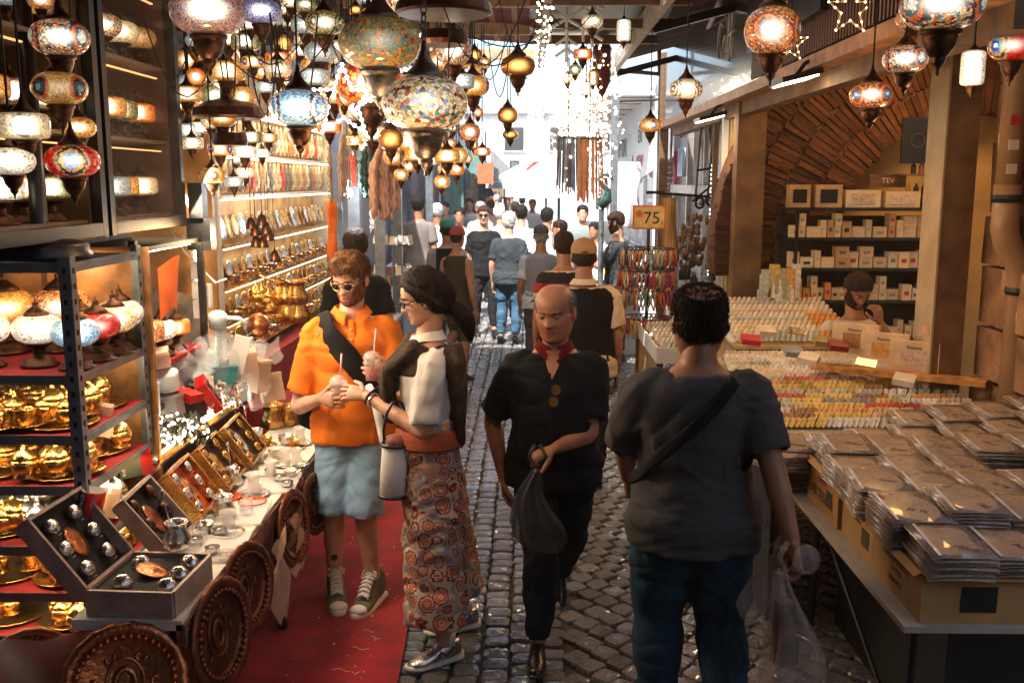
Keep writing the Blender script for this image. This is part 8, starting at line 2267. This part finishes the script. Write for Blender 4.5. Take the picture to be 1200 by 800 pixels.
for s in (-1, 1): frame_tube(hm, *catmull([T((0, .055, .100)), T((s * .055, .045, .072)), T((s * .083, .005, .028)), T((s * .084, -.035, -.03)), T((s * .06, -.075, -.075))], [(.02, .016), (.026, .02), (.028, .022), (.026, .02), (.018, .014)], 4), 10)
hm.build('long_hair', MATS['hair_black'], wm['root'], True)
MB().tube([T((.022 * math.cos(a), -.094 , -.086 + .022 * math.sin(a))) for a in np.linspace(0, 2 * PI, 13)[:-1]], .006, 6, closed=True).build('hair_band', M_blk, wm['root'])
e_ = MB().lathe([(.012, -.04), (.013, .0), (.012, .04)], 4)
o = wm['root']
wl = wm['A'][1][2]; dl = (wl - wm['A'][1][1]).normalized()
for q, r_, mm in ((.01, .030, M_black), (.028, .031, M_silver)):
 c_ = wl - dl * (.02 + q); a1 = dl.cross(Vector((0, 0, 1))).normalized(); a2 = dl.cross(a1)
 MB().tube([c_ + a1 * r_ * math.cos(a) + a2 * r_ * math.sin(a) for a in np.linspace(0, 2 * PI, 17)[:-1]], .0045, 6, closed=True).build('bracelet', mm, wm['body'])
o = MB().box((0, 0, 0), (.075, .009, .14)).box((0, -.005, 0), (.07, .002, .13)).build('mobile_phone', M_black, None, loc=aY(455, 455, 4.28), rot=(.3, .9, .3)); tag(o, 'black phone held by the woman below the red drink', 'phone')
hb = aY(462, 548, 4.02)
bg = empty('handbag', hb, (0, R(4), .35), 'white handbag with black edges and loop straps on the woman\'s forearm', 'handbag')
b = MB(); b.rings([[Vector((math.cos(q) * .058 * w_, math.sin(q) * .05 * w_, z)) for q in np.linspace(0, 2 * PI, 25)[:-1]] for z, w_ in ((-.125, .9), (-.12, 1.0), (0, 1.02), (.10, .98), (.108, .9))]); b.build('body', sm('bag_white', (.75, .73, .70), rough=.45, var=.1), bg, True)
for z, r_ in ((-.122, .060), (.104, .060)): MB().tube([(r_ * math.cos(a), r_ * .87 * math.sin(a), z) for a in np.linspace(0, 2 * PI, 25)[:-1]], .008, 6, closed=True).build('trim', M_black, bg, True)
MB().box((.058, 0, -.01), (.014, .07, .22)).build('side_panel', M_black, bg)
MB().sphere((0, 0, .12), (.05, .042, .03), 14, 8).build('contents', sm('bag_stuff', (.35, .12, .1), rough=.6, var=.7, scale=30), bg, True)
for s in (-1, 1): MB().tube([(s * .048, 0, .10), (s * .055, 0, .17), (s * .045, .0, .24), (s * .02, .01, .285), (0, .015, .295)], .007, 6).build('strap', M_black, bg, True)
o = MB().rings([[Vector((math.cos(q) * .028 * w_, math.sin(q) * .03 * w_, z)) for q in np.linspace(0, 2 * PI, 15)[:-1]] for z, w_ in ((.22, .5), (.15, 1.0), (.0, 1.0), (-.08, .8), (-.1, 1.1), (-.2, 1.15), (-.22, .6))]).build('beige_pouch', sm('pouch', (.42, .30, .24), rough=.6, var=.3), None, True, loc=aY(478, 545, 4.25)); tag(o, 'beige cloth pouch hanging between the handbag and the patterned trousers', 'pouch')
o = MB().tube([aY(432, 452, 4.35), aY(440, 470, 4.30), aY(446, 500, 4.2), aY(450, 525, 4.12)], [.018, .022, .02, .015], 8).build('white_strap', M_white, None, True); tag(o, 'wide white strap looping from the man in orange to the handbag', 'strap')
# ---- man in black polo
loc, rz = (.115, 4.20, 0), PI - .10
TL, DL = W(loc, rz)
eL, wL = aY(690, 508, 4.10), aY(648, 526, 3.93); eR, wR = aY(577, 492, 4.28), aY(590, 560, 4.22)
aR, aL = aZ(630, 752, .09), aZ(655, 690, .16)
aL = aY(655, 668, 4.72)
M_navy = cloth('navy_black', (.010, .011, .015), var=.3, bump=.4, bscale=400)
pm_ = person('balding man in black polo with red inner collar carrying a grey plastic bag', loc, rz, neck=.218, head_s=1.06, H=1.70, build=1.08, belly=.035, skin=SK_warm, lod=1, fat=1.10,
    arms=[(TL(eR), TL(wR)), (TL(eL), TL(wL))], legs=[(TL(Vector((.06, 4.02, .50))), TL(aR)), (TL(Vector((.21, 4.32, .50))), TL(aL))],
    head=(-.16, .03, -.24), hands=[(DL((.1, -.1, -1)), DL((1, 0, 0)), DL((0, -1, 0)), .4), (DL((-.85, -.2, -.35)), DL((.1, .3, -1)), DL((-.2, -1, 0)), .95)],
    shirt=M_navy, sleeve=.46, hem=.5, fit=.026, trousers=cloth('dark_jean', (.012, .018, .028), var=.4), leg_len=.99, tfit=.022, hairc=hair_mat('hair_grey', (.36, .33, .30)), hair_fn=balding(.004), tufts=(700, .016, .0), shoes=sm('black_leather', (.012, .012, .012), rough=.25), feet_yaw=(.05, .05, 0.05, -.75))
pm_['B'] = 1.08; pm_['belly'] = .035
collar(pm_, cloth('crimson', (.13, .004, .008)), off=.004)
vn = MB().grid(lambda u, v: on_torso(pm_, 1.13 - .27 * v, 90 + (u - .5) * 34 * (1 - v) ** 1.0, .028), 6, 8); vn.build('open_neck', SK_warm, pm_['body'], True)
sg = empty('sunglasses', (0, 0, 0), 0, 'amber sunglasses hooked on the placket of the black polo', 'sunglasses')
sg.location = Matrix.Translation(Vector(loc)) @ Matrix.Rotation(rz, 4, 'Z') @ on_torso(pm_, .72, 94, .045); sg.rotation_euler = (0, R(80), rz)
for s in (-1, 1): MB().lathe([(.022, -.001), (.022, .001), (0, .002)], 16, (s * .027, 0, 0), M=Matrix.Rotation(PI / 2, 4, 'X')).build('lens', sm('amber_lens', (.35, .16, .03), rough=.1, metal=.3, bump=0), sg); MB().tube([(s * .027 + .023 * math.cos(a), 0, .02 * math.sin(a)) for a in np.linspace(0, 2 * PI, 17)[:-1]], .002, 5, closed=True).build('rim', M_black, sg)
def plastic_bag(top, label, w_, L_, m_, seed, knot=.02):
 r_ = random.Random(seed)
 e = MB(); n_ = 26; rg = []
 for j in range(22):
  t_ = j / 21
  w2 = knot + (w_ - knot) * min(1, (t_ * 1.5)) ** 1.2 * (1 if t_ < .85 else 1 - (t_ - .85) * 3)
  rg.append([Vector((math.cos(q) * w2 * (1 + .22 * math.sin(q * 5 + seed + t_ * 2)) + .03 * math.sin(t_ * 5 + seed), math.sin(q) * w2 * .6 * (1 + .22 * math.sin(q * 6 + t_ * 3)), -L_ * t_)) for q in np.linspace(0, 2 * PI, n_ + 1)[:-1]])
 e.rings(rg)
 for s in (-1, 1): e.tube([(s * .01, 0, .0), (s * .035, 0, .05), (s * .01, 0, .10)], [.012, .008, .01], 6)
 o = e.build('plastic_bag', m_, None, True, loc=top); tag(o, label, 'plastic bag'); return o
bgm = clear('grey_bag', (.05, .06, .07), .62, .2)
plastic_bag(aY(630, 548, 3.88), 'dark grey plastic bag hanging from the hand of the man in the black polo', .10, .36, bgm, 3)
# ---- man in grey T-shirt seen from behind
loc, rz = (.60, 3.36, 0), -.06
TL, DL = W(loc, rz)
eR, wR = aY(905, 545, 3.22), aY(930, 640, 3.12); eL, wL = aY(733, 515, 3.45), aY(735, 560, 3.7)
M_gt = cloth('charcoal_melange', (.066, .064, .064), var=.35, scale=420, bump=.5, bscale=500)
gm_ = person('heavy man in grey T-shirt seen from behind with black cross strap and clear bags', loc, rz, neck=.205, spot=True, head_s=1.08, H=1.80, build=1.12, belly=.05, skin=SK_tan, lod=1, fat=1.12,
    arms=[(TL(eR), TL(wR)), (TL(eL), TL(wL))], legs=[(TL(Vector((.72, 3.42, .50))), TL(Vector((.74, 3.30, .09)))), (TL(Vector((.50, 3.50, .50))), TL(Vector((.50, 3.46, .09))))],
    head=(-.10, 0, .10), hands=[(DL((.2, .0, -1)), DL((-1, 0, 0)), DL((0, 1, 0)), .9), (DL((.1, .5, -.6)), DL((1, 0, 0)), DL((0, 1, 0)), .7)],
    shirt=M_gt, sleeve=.42, hem=.5, fit=.03, trousers=cloth('blue_jean', (.018, .048, .08), var=.4, scale=8, detail=8, stretch=(1, 1, .4)), leg_len=.99, tfit=.03, leg_r=1.15, hairc=hair_mat('hair_darkbrown', (.040, .022, .013)), hair_fn=balding(.0035, rear_spot=True), tufts=(5000, .010, .0), shoes=M_black)
gm_['B'] = 1.12; gm_['belly'] = .05
sash(gm_, [(1.06, -50), (1.02, -62), (.9, -78), (.7, -100), (.5, -125), (.32, -150), (.2, -178)], [.022] * 7, .050, M_blk, 'cross_strap', .005)
M_cb = clear('clear_bag', (.50, .42, .36), .26, .15)
plastic_bag(aY(925, 668, 3.08), 'clear plastic bag with goods hanging from the hand of the man in grey', .11, .55, M_cb, 5)
plastic_bag(aY(905, 640, 3.2), 'second thinner clear bag behind the first in the hand of the man in grey', .08, .30, M_cb, 8)
o = MB().sphere((0, 0, 0), (.045, .04, .05), 14, 10).build('wrapped_bread', M_cb, None, True, loc=aY(945, 655, 3.05)); tag(o, 'round knotted top of the clear bag puffing over the man\'s hand', 'bag top')
o = MB().box((0, 0, 0), (.07, .05, .22), taper=.8).box((.02, .01, -.06), (.06, .05, .1)).build('bag_goods', sm('bag_goods', (.12, .06, .05), rough=.6, var=.7, scale=20), None, loc=aY(918, 740, 3.08)); tag(o, 'dark goods inside the clear plastic bag', 'goods')
# ---- middle distance
M_vestb = cloth('vest_black', (.008, .007, .007), var=.3)
SH_ = dict(lod=1, faceless=True)
cp = person('man in tan cap and black vest over a cream shirt seen from behind', (.375, 6.55, 0), .05, H=1.74, build=1.12, skin=SK_tan, fat=1.05, shirt=cloth('cream', (.62, .50, .36)), sleeve=.42, trousers=cloth('dark_pants', (.010, .010, .011)), hairc=MATS['hair_darkbrown'], hair_fn=short_hair(.05, .006, -.06), shoes=M_black,
   vest=M_vestb, head=(0, 0, -.06), fit=.03, **SH_)
collar(cp, MATS['cloth_cream'], off=.012)
cap_obj(cp, cloth('tan_cap', (.42, .25, .11), bump=.5), 1)
MB().grid(lambda u, v: cp['T']((math.sin((u - .5)) * .06, -.118 + .0 * v, .035 + .012 * v * math.cos((u - .5) * 3))), 6, 2).build('cap_opening', M_black, cp['root'])
st_m = [cloth('stripe_dark', (.02, .015, .02)), cloth('stripe_cream', (.65, .55, .45)), cloth('stripe_red', (.32, .02, .02))]
person('man in a cream, black and red striped shirt left of the tan cap', (.29, 8.0, 0), .1, H=1.72, build=1.05, skin=SK_tan, shirt=(st_m, lambda c_: 1 if (c_.z > 1.38 or 1.17 < c_.z < 1.21) else (0 if c_.z > 1.29 else (2 if c_.z > 1.21 else 0))), sleeve=.42, trousers=cloth('dark_pants', (.01, .01, .01)), hairc=MATS['hair_darkbrown'], hair_fn=short_hair(.05, .006), shoes=M_black, **SH_)
lb = person('man in black T-shirt with short dark hair seen from behind at the left stall', (-1.24, 6.9, 0), .35, H=1.79, build=1.05, skin=SK_light, shirt=cloth('black_tee', (.010, .010, .012)), sleeve=.42, trousers=cloth('dark_pants', (.01, .01, .01)), hairc=MATS['hair_darkbrown'], hair_fn=short_hair(.06, .014, -.045), shoes=M_black, **SH_)
gv = person('man in a grey blue vest and cap seen from behind in mid lane', (.13, 10.4, 0), 0, H=1.66, build=1.1, skin=SK_tan, shirt=cloth('pale_blue', (.50, .58, .66)), sleeve=.42, vest=cloth('grey_vest', (.24, .26, .31)), trousers=cloth('grey_pants', (.06, .06, .07)), hairc=MATS['hair_grey'], hair_fn=short_hair(.05, .005), shoes=M_black, **SH_)
cap_obj(gv, cloth('grey_cap', (.08, .08, .09)), 1)
Y0 = 10.3
rc = person('woman in red cap and dark overalls over bare orange lit shoulders walking away', (-.76, 10.2, 0), -.5, H=1.66, build=.95, female=True, skin=SK_warm, shirt=cloth('olive_top', (.05, .035, .02)), sleeve=0, trousers=cloth('olive_pants', (.09, .065, .03)), leg_len=.62, legs=[None, (Vector((-.10, .12, .50)), Vector((-.12, -.12, .30)))], hairc=MATS['hair_darkbrown'], hair_fn=short_hair(.05, .008), shoes=M_black, lod=1, faceless=True, feet_yaw=(0, 0, 0, -.8))
cap_obj(rc, cloth('red_cap', (.40, .07, .05)), 1)
gc = person('man in green cap and grey T-shirt with a black backpack strap', (-.93, 11.0, 0), .2, H=1.70, build=1.05, skin=SK_tan, shirt=cloth('grey_tee', (.30, .30, .29)), sleeve=.42, trousers=cloth('grey_pants', (.06, .06, .07)), hairc=MATS['hair_darkbrown'], hair_fn=short_hair(.05, .006), shoes=M_black, **SH_)
cap_obj(gc, cloth('green_cap', (.04, .22, .14)), 1)
MB().box(gc['che'] + Vector((0, -.16, -.16)), (.28, .12, .38)).build('backpack', M_blk, gc['root'])
bt_ = person('smiling man in black T-shirt and sunglasses walking with a white jacket over his arm', (-.62, 13.3, 0), PI + .25, H=1.79, build=1.0, skin=SK_light, shirt=cloth('black_tee', (.01, .01, .012)), sleeve=.42, trousers=cloth('black_jean', (.012, .012, .016)), head=(-.05, 0, -.3), hairc=MATS['hair_darkbrown'], hair_fn=short_hair(.055, .010, -.045), shoes=M_black,
    arms=[None, (Vector((-.25, .05, 1.16)), Vector((-.18, .24, 1.12)))], legs=[(Vector((.12, .05, .5)), Vector((.12, -.0, .10))), (Vector((-.10, .12, .52)), Vector((-.10, .22, .10)))], lod=1)
glasses(bt_, M_black, M_lens)
MB().rings([[Vector((-.22 + math.cos(q) * .11 * w_, .20 + math.sin(q) * .07 * w_, z)) for q in np.linspace(0, 2 * PI, 17)[:-1]] for z, w_ in ((1.24, .5), (1.18, 1.0), (1.0, 1.15), (.85, 1.3), (.80, .9))]).build('white_jacket', cloth('white', (.78, .76, .72)), bt_['root'], True)
wh = person('white haired man in dark T-shirt and blue jeans seen from behind', (-.26, 12.6, 0), -.25, H=1.72, build=1.1, skin=SK_light, shirt=cloth('slate_tee', (.035, .045, .055)), sleeve=.42, trousers=cloth('mid_jean', (.05, .12, .19)), hairc=hair_mat('hair_white', (.65, .62, .58)), hair_fn=short_hair(.05, .016, -.08), shoes=M_black, **SH_)
vd = person('vendor in dark grey T-shirt and beard standing at the white stall on the right', (1.02, 11.2, 0), 1.2, H=1.78, build=1.05, skin=SK_light, shirt=cloth('charcoal_tee', (.05, .055, .06)), sleeve=.42, trousers=cloth('dark_pants', (.01, .01, .01)), hairc=MATS['hair_darkbrown'], hair_fn=short_hair(.055, .010, -.045), shoes=M_black,
   arms=[(Vector((.24, .10, 1.16)), Vector((.10, .36, 1.18))), (Vector((-.24, .12, 1.16)), Vector((-.06, .36, 1.2)))], head=(-.2, 0, 0), **SH_)
beard(vd, MATS['hair_darkbrown'], .008)
seat_loc = (2.27, 6.75, .20)
sm_ = person('bearded seller in white T-shirt sitting in the lit shop with his head bowed', seat_loc, PI + .1, H=1.72, build=1.1, skin=SK_tan, shirt=cloth('cream_tee', (.58, .50, .42)), sleeve=.42, trousers=cloth('dark_pants', (.01, .01, .01)), seat=True, lean=.10, head=(-.55, 0, .1), hairc=MATS['hair_darkbrown'], hair_fn=short_hair(.06, .016, -.05), shoes=M_black,
    arms=[(Vector((.28, .12, .72)), Vector((.10, .34, .78))), (Vector((-.24, .24, .74)), Vector((-.08, .26, .98)))], legs=[(Vector((.12, .42, .50)), Vector((.12, .40, .09))), (Vector((-.12, .42, .50)), Vector((-.12, .40, .09)))], lod=1,
    hands=[None, (Vector((.3, .1, 1)), Vector((.3, -1, 0)), Vector((.5, 0, 1)), .7)])
beard(sm_, MATS['hair_darkbrown'], .008, -.035)
gl = MB()
for s in (-1, 1): gl.tube([sm_['T']((s * .034 + .022 * math.cos(a), .085 - .01 * abs(math.cos(a)), .082 + .016 * math.sin(a))) for a in np.linspace(0, 2 * PI, 15)[:-1]], .003, 5, closed=True)
gl.tube([sm_['T']((-.012, .086, .084)), sm_['T']((.012, .086, .084))], .003, 5)
gl.build('sunglasses_on_hair', M_black, sm_['root'], True)
ch = empty('stool', (seat_loc[0], seat_loc[1] + .02, 0), 0, 'low wooden stool under the seated seller', 'stool')
MB().box((0, 0, .44), (.36, .34, .04)).build('seat', M_wood, ch)
for x, y in ((-.14, -.13), (.14, -.13), (-.14, .13), (.14, .13)): MB().box((x, y, .21), (.035, .035, .42)).build('leg', M_wood, ch)
# ---- crowd
CR = [  # px, Y, top py, facing, shirt colour, trousers, hair, label
 (490, 13.0, 229, 0, (.19, .16, .15), 'k', 'man in grey brown shirt standing raised at the left shop, seen from behind'),
 (512, 14.6, 238, .1, (.72, .72, .70), 'w', 'man in white T-shirt with grey hair right of the raised man'),
 (539, 15.2, 243, PI, (.70, .70, .68), 'k', 'dark bearded man in white shirt facing the camera behind the green cap'),
 (563, 17.0, 236, PI + .2, (.35, .50, .55), 'g', 'grey haired man in pale blue shirt behind the man in black'),
 (586, 16.2, 243, 0, (.75, .75, .74), 'w', 'broad person in white seen from behind beyond the white haired man'),
 (611, 14.0, 240, 0, (.74, .74, .73), 'k', 'man in white shirt with dark hair seen from behind left of the backpack man'),
 (641, 13.2, 243, -.2, (.76, .76, .75), 'k', 'man in white with thick black hair and backpack seen from behind'),
 (657, 12.2, 257, 1.3, (.60, .64, .66), 'b', 'man in pale shirt looking left beside the grey vest'),
 (683, 14.6, 240, PI, (.16, .19, .19), 'k', 'man in dark green shirt facing the camera at the right stall'),
 (697, 13.6, 262, PI - .4, (.60, .62, .64), 'k', 'dark haired man bending over the right stall'),
 (604, 19.0, 236, 0, (.6, .6, .6), 'b', 'person in grey seen from behind far down the lane, centre'),
 (575, 20.5, 234, 0, (.66, .4, .35), 'b', 'person in faded pink far down the lane'),
 (550, 21.0, 232, PI, (.6, .6, .62), 'k', 'pale shirted person far left in the crowd'),
 (528, 22.0, 234, .2, (.3, .34, .4), 'k', 'person in slate blue far left beside the wall'),
 (594, 24.0, 231, PI, (.7, .66, .6), 'b', 'person in beige walking toward the camera in the crowd'),
 (560, 25.0, 230, PI, (.25, .12, .1), 'k', 'person in dark red in the distant crowd'),
 (612, 26.0, 230, 0, (.15, .17, .2), 'k', 'person in navy in the distant crowd'),
 (582, 28.0, 228, 0, (.7, .7, .7), 'w', 'white clad person deep in the distant crowd'),
 (571, 31.0, 227, PI, (.5, .3, .2), 'k', 'person in rust brown deep in the distant crowd'),
 (600, 33.0, 226, 0, (.3, .35, .3), 'k', 'person in dull green deep in the distant crowd'),
 (546, 27.0, 230, .3, (.6, .62, .64), 'b', 'light clad person near the left awnings in the crowd'),
 (624, 22.5, 233, PI, (.72, .7, .68), 'k', 'person in white facing the camera under the umbrella'),
 (590, 38.0, 224, 0, (.5, .5, .55), 'k', 'farthest person visible in the middle of the lane'),
 (521, 18.0, 236, PI, (.1, .11, .13), 'k', 'dark clothed person beside the left shop windows'),
 (537, 32.0, 227, 0, (.66, .2, .15), 'k', 'person in red at the far left of the crowd'),
]
hk = {'k': MATS['hair_black'], 'w': MATS['hair_white'], 'g': MATS['hair_grey'], 'b': MATS['hair_darkbrown']}
for px, Y, tp, rz_, c_, h_, lb_ in CR:
 p = aY(px, tp, Y); H_ = min(1.86, max(1.55, p.z)); zoff = max(0, p.z - 1.80) if Y < 14 else 0
 step = .1 * (1 if int(px) % 2 else -1)
 if zoff > .05:
  o = MB().box((0, 0, 0), (.6, .6, zoff)).build('shop_step', M_concrete, None, loc=(p.x, Y, zoff / 2)); tag(o, 'concrete step under the man in grey brown', 'step')
 r2 = person(lb_, (p.x, Y, zoff), rz_ + rnd.uniform(-.2, .2), H=min(1.80, H_), build=rnd.uniform(.98, 1.18), skin=rnd.choice([SK_light, SK_tan, SK_warm]), lod=0, shirt=cloth('c%d' % int(px * 10 + Y), c_), sleeve=.42,
    trousers=cloth('p%d' % (int(px) % 5), [(.02, .02, .03), (.05, .08, .14), (.2, .17, .12), (.03, .03, .03), (.08, .08, .09)][int(px) % 5]), hairc=hk[h_], hair_fn=short_hair(.055, .014, -.06), shoes=M_black,
    legs=[(Vector((.11, step * .8, .5)), Vector((.11, step, .09))), (Vector((-.11, -step * .5, .5)), Vector((-.11, -step * 1.4, .11)))], group='distant passers in the lane' if Y > 18 else None)
 if px == 641: MB().box(r2['che'] + Vector((0, -.17, -.16)), (.28, .14, .38)).build('backpack', M_white, r2['root'])
# ---- air
hz = NT('haze_air')
hz.t.nodes.remove(hz.b)
pv = hz.n('VolumePrincipled'); pv.inputs['Density'].default_value = 0.0025; pv.inputs['Color'].default_value = (.93, .96, 1, 1); pv.inputs['Anisotropy'].default_value = .0
hz.l(pv.outputs[0], hz.out.inputs['Volume'])
o = MB().box((0, 44, 3.6), (62, 114, 9.2)).build('haze', hz.m); tag(o, kind='stuff')
SC.cycles.volume_bounces = 0
